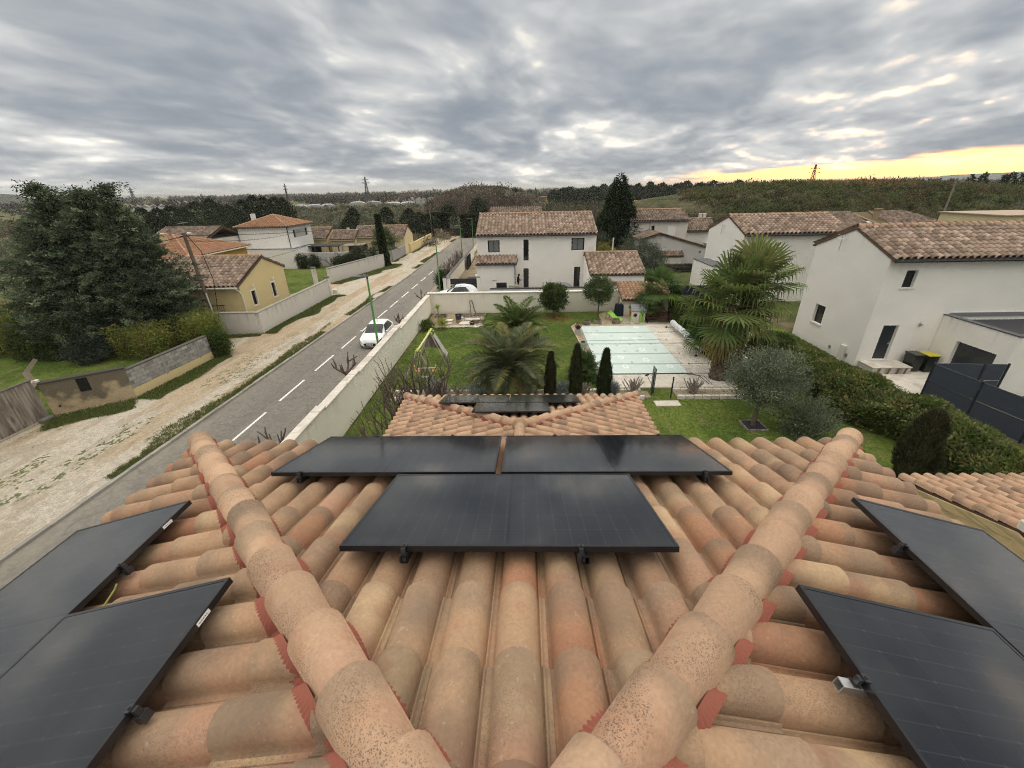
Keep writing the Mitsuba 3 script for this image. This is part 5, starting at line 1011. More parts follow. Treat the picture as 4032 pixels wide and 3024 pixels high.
# second white house on the right, the grey walled house and the roofs beyond
h = thing('white_house', 'white house behind the fan palm with a wide mottled roof and a wall aerial', 'house'); Y = 38
opS = [(19.75, 20.4, 4.15, 5.15)]
gable_house(h, 19.05, 27.8, Y, 45.4, 5.92, 7.12, 0, opS, (), most=300, ry=41.5); window(h, 'S', Y, *opS[0], rec=.15, bars=0); aerial(h, (18.8, 42.0, 6.2), (-.6, -.8, 0))
wallf(h, 'W', 17.6, [(39.5, 0), (44.5, 0), (44.5, 2.9), (39.5, 2.9)], [], 0, 'annex_wall'); wallf(h, 'S', 39.5, [(17.85, 0), (19.0, 0), (19.0, 2.9), (17.85, 2.9)], [], 0, 'annex_wall'); put('annex_roof', bx(17.55, 19.04, 39.45, 44.5, 2.9, 2.96), 'm_gloss', h, color=(.05, .052, .06))
fn = thing('dark_fence', 'dark blue solid fence panels behind the smaller fan palm', 'fence')
for i in range(3): put('panel', bx(13.6+i*1.45, 13.6+i*1.45+1.4, 39.0, 39.05, .05, 1.35), 'm_matte', fn, color=(.02, .026, .04)); put('post', cbox((13.58+i*1.45, 39.02, .72), (.06, .07, 1.44)), 'm_gloss', fn, color=(.02, .024, .035))
h = thing('old_white_house', 'older white two storey house with stained walls and white shutter beyond the garage roofs', 'house'); Y = 62
opS = [(18.0, 18.45, 3.85, 4.75)]
gable_house(h, 15.0, 23.0, Y, 69.0, 5.45, 6.6, 4, opS, [(64.5, 65.3, 3.4, 4.4)], most=200, ry=65.5); window(h, 'S', Y, *opS[0], rec=.1, bars=0, surround=(.6, .58, .5)); window(h, 'W', 15.0, 64.5, 65.3, 3.4, 4.4, rec=.1, bars=0)
put('shutter', bx(20.3, 21.35, Y-.04, Y-.002, 3.4, 4.65), 'm_matte', h, color=(.72, .72, .70)); put('downpipe', tube([(17.75, Y-.05, 5.3), (17.75, Y-.05, 3)], .04, 6), 'm_matte', h, color=(.4, .38, .35))
h = thing('old_house_wing', 'lower white wing with a tiled roof and twin chimney beside the old white house', 'house')
gable_house(h, 23.1, 27.0, 62.2, 67, 4.05, 5.3, 4, [], [], most=60, ry=64.6)
for x in (25.6, 26.2): put('chimney', cat(cbox((x, 64.8, 5.6), (.35, .35, .8)), cbox((x, 64.8, 6.05), (.42, .42, .08))), 'm_matte', h, color=(.6, .58, .53))
put('awning', bx(25.6, 27.1, 61.3, 62.1, 2.4, 2.46), 'm_gloss', h, color=(.7, .7, .7))
h = thing('grey_garage', 'old garage with a dark stained grey gable wall and round vent beyond the olive bush', 'garage'); Y = 57
wallf(h, 'S', Y, [(15.4, 0), (23.9, 0), (23.9, 2.35), (17.7, 4.1), (15.4, 3.4)], [], 3)
wallf(h, 'W', 15.4, [(Y+.25, 0), (61.5, 0), (61.5, 3.4), (Y+.25, 3.4)], [], 3)
c = math.hypot(1, .30)
roof_plane(h, (17.7, 61.8, 4.16), 'W', 5.0, 2.5, .30, .42, .36, 60); roof_plane(h, (17.7, Y-.1, 4.16), 'E', 5.0, 6.4, .283, .42, .36, 0)
put('round_vent', tube([(23.2, Y-.03, 1.85), (23.2, Y, 1.85)], .16, 14), 'm_matte', h, color=(.16, .155, .15))
wallf(h, 'S', 55.9, [(16.9, 0), (20.6, 0), (20.6, 1.35), (16.9, 1.35)], [], 4, 'lean_to_wall'); roof_plane(h, (16.9, 56.95, 2.0), 'S', 3.9, 1.2, .42, .40, .36, 60, name='lean_to_roof'); put('flashing', bx(16.85, 20.7, 56.8, 56.98, 2.02, 2.12), 'm_matte', h, color=(.45, .44, .42))
for x in (18.6, 19.9): put('pipe', tube([(x, 55.85, 1.3), (x+.35, 55.85, .2)], .04, 6), 'm_matte', h, color=(.5, .48, .45))
t = thing('stone_wall', 'dark weathered dry stone wall in front of the grey garage', 'wall'); rng = np.random.default_rng(9)
for r in range(4):
    x = 13.2+.2*(r % 2)
    while x < 23.4:
        w = rng.uniform(.35, .75); g = .05*math.exp(rng.normal(0, .3)); put('stone', cbox((x+w/2, 53.0+rng.normal(0, .03), .14+r*.26), (w-.03, .4, .24), rng.normal(0, 2), .04), 'm_matte', t, color=(g*1.15, g, g*.85)); x += w
h = thing('farmhouse', 'long low farmhouse with brown hipped roofs beyond the white houses at the right', 'house')
put('wall', bx(44, 58, 64.2, 70, 0, 4.2), 'm_stucco', h, uv=(4, 4.2))
roof_plane(h, (43.5, 67, 5.75), 'S', 4.6, 5.2, .33, .42, .38, 0); roof_plane(h, (50.6, 67, 5.75), 'S', 8.0, 5.2, .33, .42, .38, 0, poly=[(0, 0), (-5.2, 0), (-8.5, 5.4), (0, 5.4)]); put('flat_roof', (A([(48, 66.9, 5.7), (50.8, 66.9, 5.7), (50.6, 61.8, 4.0), (49.8, 61.8, 4.0)]), A([[0, 1, 2, 3]])), 'm_matte', h, color=(.13, .10, .06))
put('verge', cat(tube([(48, 66.9, 5.75), (49.8, 61.8, 4.05)], .1, 6), tube([(50.8, 66.9, 5.75), (50.6, 61.8, 4.05)], .1, 6)), 'm_matte', h, color=(.36, .27, .15)); put('chimney', cat(cbox((50.3, 64.5, 5.4), (.5, .5, 1.5)), cbox((50.3, 64.5, 6.2), (.8, .8, .1))), 'm_matte', h, color=(.30, .22, .15))
h = thing('pink_building', 'pinkish flat walled building at the right edge beyond the near roof', 'building'); put('wall', bx(47.6, 56, 45, 52, 0, 6.4), 'm_stucco', h, uv=(7, 6.4)); put('roof', bx(47.4, 56.2, 44.8, 52.2, 6.401, 6.5), 'm_matte', h, color=(.34, .27, .21))
h = thing('barn', 'flat looking grey brown tiled barn roof behind the white house across the garden', 'building')
put('wall', bx(-5, 2.8, 72, 80, 0, 5.95), 'm_stucco', h, uv=(4, 6)); roof_plane(h, (-5.4, 76, 7.0), 'S', 8.6, 4.2, .26, .42, .38, 0); roof_plane(h, (-5.4, 76, 7.0), 'N', 8.6, 4.2, .26, .42, .38, 0)
# left side: yellow house, hip roofed house, white cube house, low houses
h = thing('yellow_house', 'yellow rendered house with white framed windows beside the leaning pole', 'house'); X1 = -21.9
opE = [(32.83, 33.38, 1.62, 2.75), (35.8, 36.33, 1.62, 2.8)]
gable_house(h, -29.5, X1, 31.6, 38.3, 3.5, 5.05, 2, [(-26.9, -26.1, .05, 2.0)], (), opE, most=260, pitch=.34, over=.3, gut=(.62, .60, .54), ry=35.4)
for o in opE: window(h, 'E', X1, *o, rec=.1, bars=1, surround=(.70, .68, .62), grille=True); put('wall_light', cat(tube([(X1+.03, (o[0]+o[1])/2, 3.2), (X1+.14, (o[0]+o[1])/2, 3.25)], .02, 5), cyl((X1+.16, (o[0]+o[1])/2, 3.1), .07, .2, 8, .05)), 'm_gloss', h, color=(.75, .73, .68))
window(h, 'S', 31.6, -26.9, -26.1, .05, 2.0, rec=.08, bars=0, col=(.45, .55, .62))
put('downpipe', tube([(-22.1, 31.15, 3.35), (-21.95, 31.45, 3.1), (-21.8, 31.55, 2.8), (-21.78, 31.55, 1.0)], .05, 8), 'm_matte', h, color=(.66, .64, .58), smooth=True); put('gutter', tube([(-27.2, 31.2, 3.5), (-25.6, 34.3, 4.6)], .06, 6), 'm_matte', h, color=(.68, .67, .63))
roof_plane(h, (-34.0, 35.4, 5.0), 'S', 4.4, 4.6, .4, .40, .34, 0, name='wing_roof')
h = thing('orange_house', 'orange yellow house with a broad hipped tile roof behind the yellow house', 'house')
put('wall', bx(-44, -34.0, 43, 52.5, 0, 4.1), 'm_stucco', h, uv=(5, 4.1))
Rz, ey, sl_ = 5.75, 4.1, .33; x0, x1, y0, y1 = -44.5, -33.6, 42.6, 53; cy = (y0+y1)/2; hh_ = (Rz-ey)/sl_; c = 1/math.hypot(1, sl_)
roof_plane(h, (x0+5.2, cy, ey+5.2*sl_), 'S', 0, 5.2, sl_, .40, .36, 200, poly=[(0, 0), (5.2, 5.2/c), (-5.7, 5.2/c), (-.5, 0)]); roof_plane(h, (x1-5.2, cy, ey+5.2*sl_), 'E', 0, 5.2, sl_, .40, .36, 100, poly=[(0, 0), (5.2, 5.2/c), (-5.2, 5.2/c)]); roof_plane(h, (x0+5.2, cy, ey+5.2*sl_), 'W', 0, 5.2, sl_, .40, .36, 0, poly=[(0, 0), (5.2, 5.2/c), (-5.2, 5.2/c)]); roof_plane(h, (x1-5.2, cy, ey+5.2*sl_), 'N', 0, 5.2, sl_, .40, .36, 0, poly=[(0, 0), (5.2, 5.2/c), (-5.7, 5.2/c)])
for q0, q1 in (((x1-5.2, cy), (x1, y0)), ((x0+5.2, cy), (x0, y0)), ((x1-5.2, cy), (x1, y1))): cap_row(h, (*q0, ey+5.2*sl_+.08), (*q1, ey+.08), k=5, r=.12, ex=.45, name='hip_tile')
put('gutter', cat(tube([(x0, y0-.05, ey-.02), (x1+.05, y0-.05, ey-.02)], .07, 6), tube([(x1+.05, y0-.05, ey-.02), (x1+.05, y1, ey-.02)], .07, 6)), 'm_matte', h, color=(.62, .58, .5)); put('chimney', cat(cbox((-38.2, 45.6, 5.7), (.6, .5, .9)), cbox((-38.2, 45.6, 6.2), (.75, .65, .1))), 'm_matte', h, color=(.55, .45, .28)); aerial(h, (-38.9, 50, 7.0), (.5, .6, 0), 5, .9)
h = thing('low_house', 'cream house with a faded hipped roof seen between the conifer and the white cube house', 'house')
put('wall', bx(-49, -41.5, 56, 64, 0, 4.4), 'm_stucco', h, uv=(4, 4.4)); roof_plane(h, (-49.3, 60, 5.9), 'S', 8, 4.4, .34, .42, .36, 0); roof_plane(h, (-49.3, 60, 5.9), 'N', 8, 4.4, .34, .42, .36, 0)
h = thing('white_cube_house', 'white two storey house with an orange pyramid roof and flat roofed annex', 'house')
x0, x1, y0, y1, ey = -41.3, -34.0, 62.9, 70.2, 5.6; cx, cy = (x0+x1)/2, (y0+y1)/2; D = (x1-x0)/2+.35; sl_ = .36; c = 1/math.hypot(1, sl_); zr = ey+D*sl_-.1
opE = [(64.4, 65.1, 3.85, 4.95), (68.1, 68.8, 3.85, 4.95)]
wallf(h, 'S', y0, [(x0, 0), (x1-.25, 0), (x1-.25, ey), (x0, ey)], [], 0); wallf(h, 'E', x1, [(y0, 0), (y1, 0), (y1, ey), (y0, ey)], opE, 0)
for o in opE: window(h, 'E', x1, *o, rec=.12, bars=0)
put('panel', bx(x1+.001, x1+.02, 65.12, 68.08, 3.86, 4.95), 'm_matte', h, color=(.42, .41, .39))
for fc in 'SEWN': roof_plane(h, (cx, cy, zr), fc, 0, D, sl_, .40, .36, 110 if fc in 'SE' else 0, poly=[(0, 0), (D, D/c), (-D, D/c)])
for sx in (-1, 1): cap_row(h, (cx, cy, zr+.07), (cx+sx*D, cy-D, ey-.05), k=5, r=.12, ex=.45, name='hip_tile')
cap_row(h, (cx, cy, zr+.07), (cx+D, cy+D, ey-.05), k=5, r=.12, ex=.45, name='hip_tile')
put('gutter', cat(tube([(x0-.4, y0-.42, ey-.12), (x1+.42, y0-.42, ey-.12)], .08, 6), tube([(x1+.42, y0-.42, ey-.12), (x1+.42, y1+.4, ey-.12)], .08, 6)), 'm_gloss', h, color=DK); put('downpipe', tube([(x1+.02, y0-.08, ey-.2), (x1+.02, y0-.08, 2.6)], .06, 6), 'm_gloss', h, color=DK); put('chimney', cbox((x0+.6, cy, 6.6), (.5, .5, 1.1)), 'm_matte', h, color=(.7, .69, .66))
wallf(h, 'S', 60.3, [(-43, 0), (-32.6, 0), (-32.6, 2.75), (-43, 2.75)], [], 0, 'annex_wall'); wallf(h, 'E', -32.35, [(60.3, 0), (65.6, 0), (65.6, 2.75), (60.3, 2.75)], [(61.6, 63.6, .1, 1.35)], 0, 'annex_wall'); put('annex_roof', bx(-43, -32.6, 60.3, y0-.02, 2.5, 2.55), 'm_matte', h, color=(.5, .5, .5)); put('annex_roof', bx(-33.98, -32.6, y0-.01, 65.6, 2.5, 2.55), 'm_matte', h, color=(.5, .5, .5)); put('parapet_cap', cat(bx(-43, -32.3, 60.25, 60.6, 2.752, 2.8), bx(-32.6, -32.3, 60.6, 65.6, 2.752, 2.8)), 'm_gloss', h, color=DK); window(h, 'E', -32.35, 61.6, 63.6, .1, 1.35, rec=.12, bars=0)
for nm, x0, x1, y0, y1, ev, rg, kk, lb in (('low_house', -37.2, -32.6, 72, 78, 3.0, 4.35, 7, 'low cream house with a dark lichen roof, nearest to the white cube house'), ('low_house', -31.9, -27.8, 71.8, 76, 2.8, 3.9, 7, 'small low cream house with a brown roof between two larger ones'), ('low_house', -28.4, -19.8, 72.8, 78.5, 3.05, 4.4, 7, 'long low cream house with a brown roof behind the ivy covered column')):
    h = thing(nm, lb, 'house'); gable_house(h, x0, x1, y0, y1, ev, rg, kk, most=90, gut=(.35, .28, .2))
    if x0 < -37: pass
put('chimney', cbox((-29.5, 74, 4.1), (.35, .35, .7)), 'm_matte', 'low_house_002', color=(.6, .55, .45))
t = thing('long_wall', 'long stained white wall behind the walled garden on the left', 'wall'); put('section', bx(-46, -21.6, 62.2, 62.45, 0, 1.95), 'm_stucco', t, uv=(3, 1.95))
P_, Q_ = A([-22.9, 49.2, 0]), A([-19.75, 60.8, 0]); d = unit(Q_-P_); s = np.cross(d, EZ)
t = thing('garden_wall', 'stained white wall curving along the gravel to the ivy covered column', 'wall'); put('section', cat(obx(P_-s*.25, d, s, EZ, 7.3, .25, 1.68), obx(P_+d*7.31-s*.25, d, s, EZ, 4.7, .25, 1.75)), 'm_stucco', t, uv=(4, 1.75)); put('coping', obx(P_+EZ*1.752-s*.3, d, s, EZ, 12.0, .34, .05), 'm_matte', t, color=(.28, .27, .24))
t = thing('garden_wall', 'white rendered wall in front of the yellow house with dark rain streaks', 'wall')
put('section', bx(-20.35, -20.1, 30.3, 42.6, 0, 1.68), 'm_stucco', t, uv=(4, 1.68)); put('section', bx(-26.5, -20.36, 30.2, 30.45, 0, 1.66), 'm_stucco', t, uv=(4, 1.66)); put('coping', cat(bx(-20.4, -20.06, 30.14, 42.6, 1.682, 1.73), bx(-26.5, -20.41, 30.15, 30.5, 1.682, 1.73)), 'm_matte', t, color=(.30, .285, .25))
for x, y, hh_, lb in ((-20.25, 42.85, 1.85, 'pale pillar with a round dark cap at the end of the streaked white wall'), (-24.3, 48.6, 1.9, 'pale pillar with a flat cap at the near end of the curving wall'), (-20.1, 43.9, .45, 'short pale stone marker standing in the grass by the driveway')):
    q = thing('gate_pillar', lb, 'pillar'); put('shaft', cbox((x, y, hh_/2), (.4, .4, hh_), ch=.02), 'm_stucco', q, uv=(4, hh_))
    if hh_ > 1: put('cap', cbox((x, y, hh_+.08), (.5, .5, .15), ch=.05), 'm_matte', q, color=(.12, .115, .10))
t = thing('iron_gate', 'dark iron railing standing against the yellow house beside the pole', 'railing')
put('rails', cat(tube([(-25.3, 31.2, 2.0), (-23.2, 31.2, 2.05)], .035, 5), *[tube([(-25.3+i*.18, 31.2, 1.0), (-25.3+i*.18, 31.2, 2.0)], .015, 4) for i in (0, 1, 2, 9, 10, 11)]), 'm_matte', t, color=(.025, .025, .025))
# far street walls
t = thing('garden_wall', 'grey and white low wall corner beyond the ivy covered column', 'wall'); put('section', cat(bx(-24, -20.0, 64.9, 65.1, 0, 1.65), bx(-20.1, -19.85, 65.11, 74.2, 0, 1.6)), 'm_stucco', t, uv=(6, 1.65))
t = thing('garden_wall', 'long ochre yellow wall along the far gravel verge', 'wall'); put('section', bx(-19.75, -19.5, 75, 93.4, 0, 1.5), 'm_stucco', t, uv=(2, 1.5)); put('section', bx(-23.5, -19.76, 75, 75.2, 0, 1.5), 'm_stucco', t, uv=(2, 1.5))
t = thing('road_end_gate', 'dark brown metal gate between pale pillars at the far end of the road', 'gate'); put('leaf', bx(-18.6, -14.2, 102.2, 102.3, .1, 1.75), 'm_matte', t, color=(.05, .035, .03)); put('pillar', cat(bx(-20.6, -18.7, 102, 102.4, 0, 1.8), bx(-14.1, -12.8, 102, 102.4, 0, 1.75)), 'm_stucco', t, uv=(7, 1.8))
put('pergola', cat(bx(-33.2, -27.6, 64.6, 67.4, 2.45, 2.6), *[bx(x-.06, x+.06, 64.7, 64.82, 0, 2.45) for x in (-33, -31.4, -29.2, -27.8)], bx(-33.1, -31.5, 66.9, 67.0, 0, 2.4)), 'm_matte', color=(.05, .048, .045), label='dark flat carport with thin posts behind the long stained wall', category='carport')
put('wooden_pergola', cat(bx(-27.4, -24.2, 64.6, 67.4, 2.5, 2.58), *[tube([(x, y, 0), (x, y, 2.5)], .07, 6) for x in (-27.2, -24.4) for y in (64.7, 67.2)], bx(-27.3, -24.3, 67.3, 67.36, 1.5, 2.4)), 'm_wood', uv=.1, label='wooden pergola beside the dark flat carport', category='pergola')
put('garden_shed_tarp', cat(cbox((-26.0, 66.2, .8), (2.0, 1.4, 1.5), 5, .2)), 'm_matte', color=(.014, .014, .015), label='black tarpaulin covered heap under the wooden pergola', category='heap')
t = thing('stained_wall', 'mossy stained wall with a brown strip on top beyond the pergola', 'wall'); put('section', bx(-23.9, -20.2, 68.2, 68.4, 0, 2.2), 'm_stucco', t, uv=(3, 2.2)); put('fence_strip', bx(-23.9, -20.2, 68.22, 68.3, 2.21, 2.75), 'm_matte', t, color=(.16, .11, .08))
# old wall with blocks, stucco part and plank gate, left
P_, Q_ = A([-20.83, 19.42, 0]), A([-20.42, 25.0, 0]); d = unit(Q_-P_); s = unit(np.cross(d, EZ)); L = np.linalg.norm(Q_-P_)
t = thing('block_wall', 'weathered wall of grey concrete blocks over an ochre rendered base', 'wall'); put('base', obx(P_-s*.25, d, s, EZ, L, .25, .55), 'm_stucco', t, uv=(2, 2.6)); put('mortar', obx(P_-s*.22+EZ*.56, d, s, EZ, L, .2, 1.02), 'm_matte', t, color=(.20, .19, .17)); put('coping', obx(P_-s*.27+EZ*1.6, d, s, EZ, L, .29, .05), 'm_matte', t, color=(.10, .09, .08))
rng = np.random.default_rng(12)
for r in range(5):
    for i in range(14):
        a = i*.40+(.2 if r % 2 else 0)
        if a+.38 > L: continue
        g = .30*math.exp(rng.normal(0, .16)); put('block', obx(P_+d*(a+.012)-s*.245+EZ*(.575+r*.205), d, s, EZ, .376, .245+rng.normal(0, .006), .188), 'm_matte', t, color=(g, g*.97, g*.9))
for a in (2.1, 4.6): put('pier', obx(P_+d*a-s*.01+EZ*.5, d, s, EZ, .14, .025, 1.1), 'm_matte', t, color=(.30, .29, .27))
P2 = A([-23.42, 17.5, 0]); d2 = unit(P_-P2); s2 = unit(np.cross(d2, EZ)); L2 = np.linalg.norm(P_-P2)
t = thing('old_wall', 'old ochre wall blackened with damp, with a small dark niche', 'wall'); put('section', prism([(0, 0), (L2, 0), (L2, 1.62), (1.3, 1.82), (0, 1.95)], P2-s2*.3, d2, EZ, .3, [(1.35, .95, 1.72, 1.45)]) if False else obx(P2-s2*.3, d2, s2, EZ, L2-.01, .3, 1.72), 'm_oldwall', t); put('coping', obx(P2-s2*.34+EZ*1.722, d2, s2, EZ, L2-.01, .38, .06), 'm_matte', t, color=(.06, .055, .045)); put('niche', obx(P2+d2*1.3+EZ*.95, d2, s2, EZ, .42, .012, .7), 'm_matte', t, color=(.012, .013, .012)); put('drain_hole', tube([P2+d2*.35+s2*.001+EZ*.45, P2+d2*.35+s2*.012+EZ*.45], .05, 10), 'm_matte', t, color=(.01, .01, .01))
put('lamp', cbox(P2+EZ*1.86-s2*.15, (.16, .16, .14), ch=.02), 'm_gloss', t, color=(.6, .6, .6))
t = thing('plank_gate', 'tall weathered gate of grey vertical wooden planks at the left edge', 'gate'); P3 = A([-23.5, 13.4, 0])
for i in range(34):
    put('plank', cbox((-23.5+RNG.normal(0, .006), 17.38-.145*(i+.5), 1.02+RNG.normal(0, .012)), (.035, .138, 1.92), ch=.004), 'm_wood', t, uv=RNG.random())
put('top_rail', bx(-23.56, -23.45, 12.4, 17.4, 1.99, 2.04), 'm_matte', t, color=(.13, .12, .11)); put('stone', cbox((-23.25, 17.0, .1), (.3, .55, .2), 0, .05), 'm_matte', t, color=(.16, .15, .13)); put('sill', bx(-23.65, -23.35, 12.4, 17.4, 0, .06), 'm_matte', t, color=(.33, .29, .22))
put('inner_wall', tube([(-23.6, 17.6, 1.5), (-26.5, 19.6, 1.45), (-28.5, 21.8, 1.3)], .14, 4), 'm_oldwall', label='old coping of a low inner wall behind the blackened wall', category='wall')
# ------------------------------------------------------------------ street: cars, lamps, poles, person
def car(name, lb, x, y, rz, sc, st, body, seed=0, front_on=True):
    """A hatchback as one lofted shell; st: (x along, half width, sill, belt, roof half width, top) from the nose to the tail, x forward negative."""
    t = thing(name, lb, 'car'); r = math.radians(rz); R = A([[math.cos(r), -math.sin(r), 0], [math.sin(r), math.cos(r), 0], [0, 0, 1]])
    W = lambda v: A(v)*sc@R.T+[x, y, .012]
    st = A(st, float); xs = np.linspace(st[0, 0], st[-1, 0], 56); from_ = lambda k: np.interp(xs, st[:, 0], st[:, k])
    from scipy.interpolate import PchipInterpolator as PI_
    S = {k: PI_(st[:, 0], st[:, i]) for i, k in ((1, 'w'), (2, 's'), (3, 'b'), (4, 'rw'), (5, 'z'))}
    def sec(u, v, off=0.):
        w, s, b, rw, z = (S[k](u) for k in ('w', 's', 'b', 'rw', 'z'))
        V = np.array([0, .12, .34, .52, .60, .80, .90, 1.0])   # from the sill to the middle of the roof
        Y = np.stack([w*.90, w*.97, w*1.0, w*.985, w*.95, rw+.02, rw*.90, 0*w]); Z = np.stack([s, s+.10, s+(b-s)*.5, b-.06, b, z-.07, z-.015, z])
        Zr = np.maximum(np.minimum(Z, z), s); i = np.clip(np.searchsorted(V, np.abs(v), side='right')-1, 0, 6); tt = (np.abs(v)-V[i])/(V[i+1]-V[i]); k = np.arange(len(u))
        yv, zv = Y[i, k]*(1-tt)+Y[i+1, k]*tt, Zr[i, k]*(1-tt)+Zr[i+1, k]*tt
        return np.column_stack([u, np.sign(v+1e-9)*(yv+off*(np.abs(v) < .93)), zv+off*(np.abs(v) > .62)])
    vs = np.concatenate([np.linspace(0, .999, 25)]); 
    def shell(u, q): return W(sec(u, np.where(q < 0, -(1+q), 1-q)))
    qs = np.concatenate([np.linspace(-1, 0, 25), np.linspace(0, 1, 25)[1:]])
    put('body', grid(lambda u, q: W(sec(u, np.where(q < 0, -(1-np.abs(q)), 1-np.abs(q)))), xs, qs), 'm_paint', t, color=body, smooth=True)
    for e, nm in ((0, 'front_panel'), (-1, 'rear_panel')):
        q = sec(np.full(len(qs), xs[e]), np.where(qs < 0, -(1-np.abs(qs)), 1-np.abs(qs))); v = np.vstack([q, [[xs[e], 0, q[:, 2].min()]]]); n = len(q)
        put(nm, (W(v), A([[i, i+1, n] for i in range(n-1)])), 'm_paint', t, color=body)
    def patch(nm, u0, u1, v0, v1, mat, col=None, side=1, n=14, off=.006, taper=0, taper1=0):
        def f(a, b):
            lo, hi = u0(b) if callable(u0) else u0, u1(b) if callable(u1) else u1
            return W(sec(lo+(hi-lo)*a, side*(v0+(v1-v0)*b), off))
        put(nm, grid(f, np.linspace(0, 1, n), np.linspace(0, 1, 9)), mat, t, color=col, smooth=True)
    return t, W, sec, patch
ST = [(-1.98, .56, .30, .50, .30, .56), (-1.94, .66, .24, .62, .42, .66), (-1.75, .79, .20, .72, .55, .76), (-1.3, .85, .18, .80, .62, .86), (-.95, .87, .18, .86, .66, .93), (-.55, .87, .18, .90, .62, 1.18), (-.1, .87, .18, .92, .60, 1.40), (.5, .87, .18, .93, .60, 1.46), (1.2, .86, .20, .96, .57, 1.40), (1.6, .82, .24, .98, .54, 1.25), (1.85, .76, .30, .95, .52, 1.02), (1.97, .66, .36, .80, .46, .84)]
def dress(t, W, sec, patch, wheels=(-1.3, 1.22), plate=True):
    wb = [-.98, -.52, -.08]
    patch('windscreen', lambda b: -.90-.04*b, lambda b: -.14+0*b, .80, 1.0, 'm_glass', side=1); patch('windscreen', lambda b: -.90-.04*b, lambda b: -.14+0*b, .80, 1.0, 'm_glass', side=-1)
    for s in (1, -1):
        patch('side_window', lambda b: -.66+.50*b, lambda b: 1.35-.38*b, .62, .79, 'm_glass', side=s)
        patch('window_trim', lambda b: -.74+.50*b, lambda b: 1.45-.36*b, .605, .62, 'm_gloss', (.012, .012, .012), side=s, off=.007)
        patch('headlight', lambda b: -1.97+.10*b, lambda b: -1.66+.16*b, .44, .585, 'm_gloss', (.10, .105, .11), side=s, off=.009); patch('tail_light', 1.72, 1.92, .45, .66, 'm_gloss', (.28, .02, .02), side=s, off=.008)
        q = sec(A([-.62]), A([s*.6]))[0]
        v, f = cbox((0, 0, 0), (.15, .2, .13), ch=.035); put('mirror', (W(v+q+[0, s*.15, .09]), f), 'm_paint', t, color=(.62, .63, .64)); put('mirror_arm', (W(cbox(q+A([0, s*.04, .03]), (.06, .12, .05))[0]), cbox((0, 0, 0), (1, 1, 1))[1]), 'm_gloss', t, color=(.02, .02, .02))
        for wx in wheels:
            w_ = float(sec(A([wx]), A([s*.34]))[0, 1]); cy_ = w_-s*.10
            v, f = tube([(wx, cy_-s*.1, .30), (wx, w_+s*.006, .30)], .36, 24); put('wheel_arch', (W(v), f), 'm_matte', t, color=(.006, .006, .006))
            v, f = tube([(wx, cy_-.08*s, .30), (wx, w_+s*.012, .30)], [.30, .30], 24); key = put('wheel', (W(v), f), 'm_matte', t, color=(.015, .015, .016)); used[key] = 0
            v, f = tube([(wx, w_+s*.012, .30), (wx, w_+s*.02, .30)], [.20, .17], 18); put('rim', (W(v), f), 'm_metal', key, color=(.5, .5, .52))
    def on_nose(y_, z_, d=.0): return A([-1.99-d, y_, z_])
    g = [(-.46, .40), (-.36, .30), (.36, .30), (.46, .40), (.40, .46), (-.40, .46)]
    P = Polygon(g); m = trimesh.creation.extrude_polygon(P, .03, engine='earcut'); v = A(m.vertices); put('grille', (W(np.column_stack([-1.975-v[:, 2], v[:, 0], v[:, 1]])), A(m.faces)), 'm_gloss', t, color=(.01, .01, .01))
    put('lower_intake', (W(cbox((-1.965, 0, .235), (.05, .9, .05), ch=.01)[0]), cbox((0, 0, 0), (1, 1, 1), ch=.01)[1]), 'm_matte', t, color=(.01, .01, .01))
    put('bumper_lip', (W(cbox((-1.95, 0, .20), (.1, 1.05, .03), ch=.008)[0]), cbox((0, 0, 0), (1, 1, 1), ch=.008)[1]), 'm_paint', t, color=(.62, .63, .64))
    if plate:
        put('number_plate', (W(cbox((-2.01, 0, .375), (.012, .50, .10))[0]), cbox((0, 0, 0), (1, 1, 1))[1]), 'm_matte', t, color=(.55, .55, .54))
        for i, xx in enumerate((-.17, -.12, -.045, .0, .045, .12, .17)): put('plate_mark', (W(cbox((-2.018, xx, .375), (.004, .026, .055))[0]), cbox((0, 0, 0), (1, 1, 1))[1]), 'm_matte', t, color=(.10, .10, .10))
    put('badge', (W(cbox((-1.93, 0, .60), (.02, .07, .08), ch=.012)[0]), cbox((0, 0, 0), (1, 1, 1), ch=.012)[1]), 'm_metal', t, color=(.5, .5, .5))
t, W, sec, patch = car('parked_car', 'white hatchback parked against the road wall behind the green lamp post', -10.50, 28.35, 90, .93, ST, (.74, .75, .76)); dress(t, W, sec, patch)
put('antenna', (lambda m: (W(m[0]), m[1]))(tube([(.25, 0, 1.44), (.45, 0, 1.80)], .012, 5)), 'm_gloss', t, color=(.03, .03, .03))
ST2 = [(a, b*1.03, c, d+.08, e*1.02, f+.14) for a, b, c, d, e, f in ST]
t, W, sec, patch = car('parked_car', 'white crossover car with grey roof behind the back wall, before the dark gate', -6.35, 39.9, 0, .98, ST2, (.70, .72, .76)); dress(t, W, sec, patch, plate=False)
for s in (-1, 1): put('roof_rail', (lambda m: (W(m[0]), m[1]))(tube([(-.2, s*.52, 1.55), (.5, s*.55, 1.60), (1.2, s*.5, 1.53)], .018, 6)), 'm_gloss', t, color=(.05, .05, .05))
t, W, sec, patch = car('parked_car', 'car whose dark grey roof just shows above the terrace wall before the white house', 2.95, 40.2, 0, .98, ST2, (.12, .12, .125)); dress(t, W, sec, patch, plate=False)
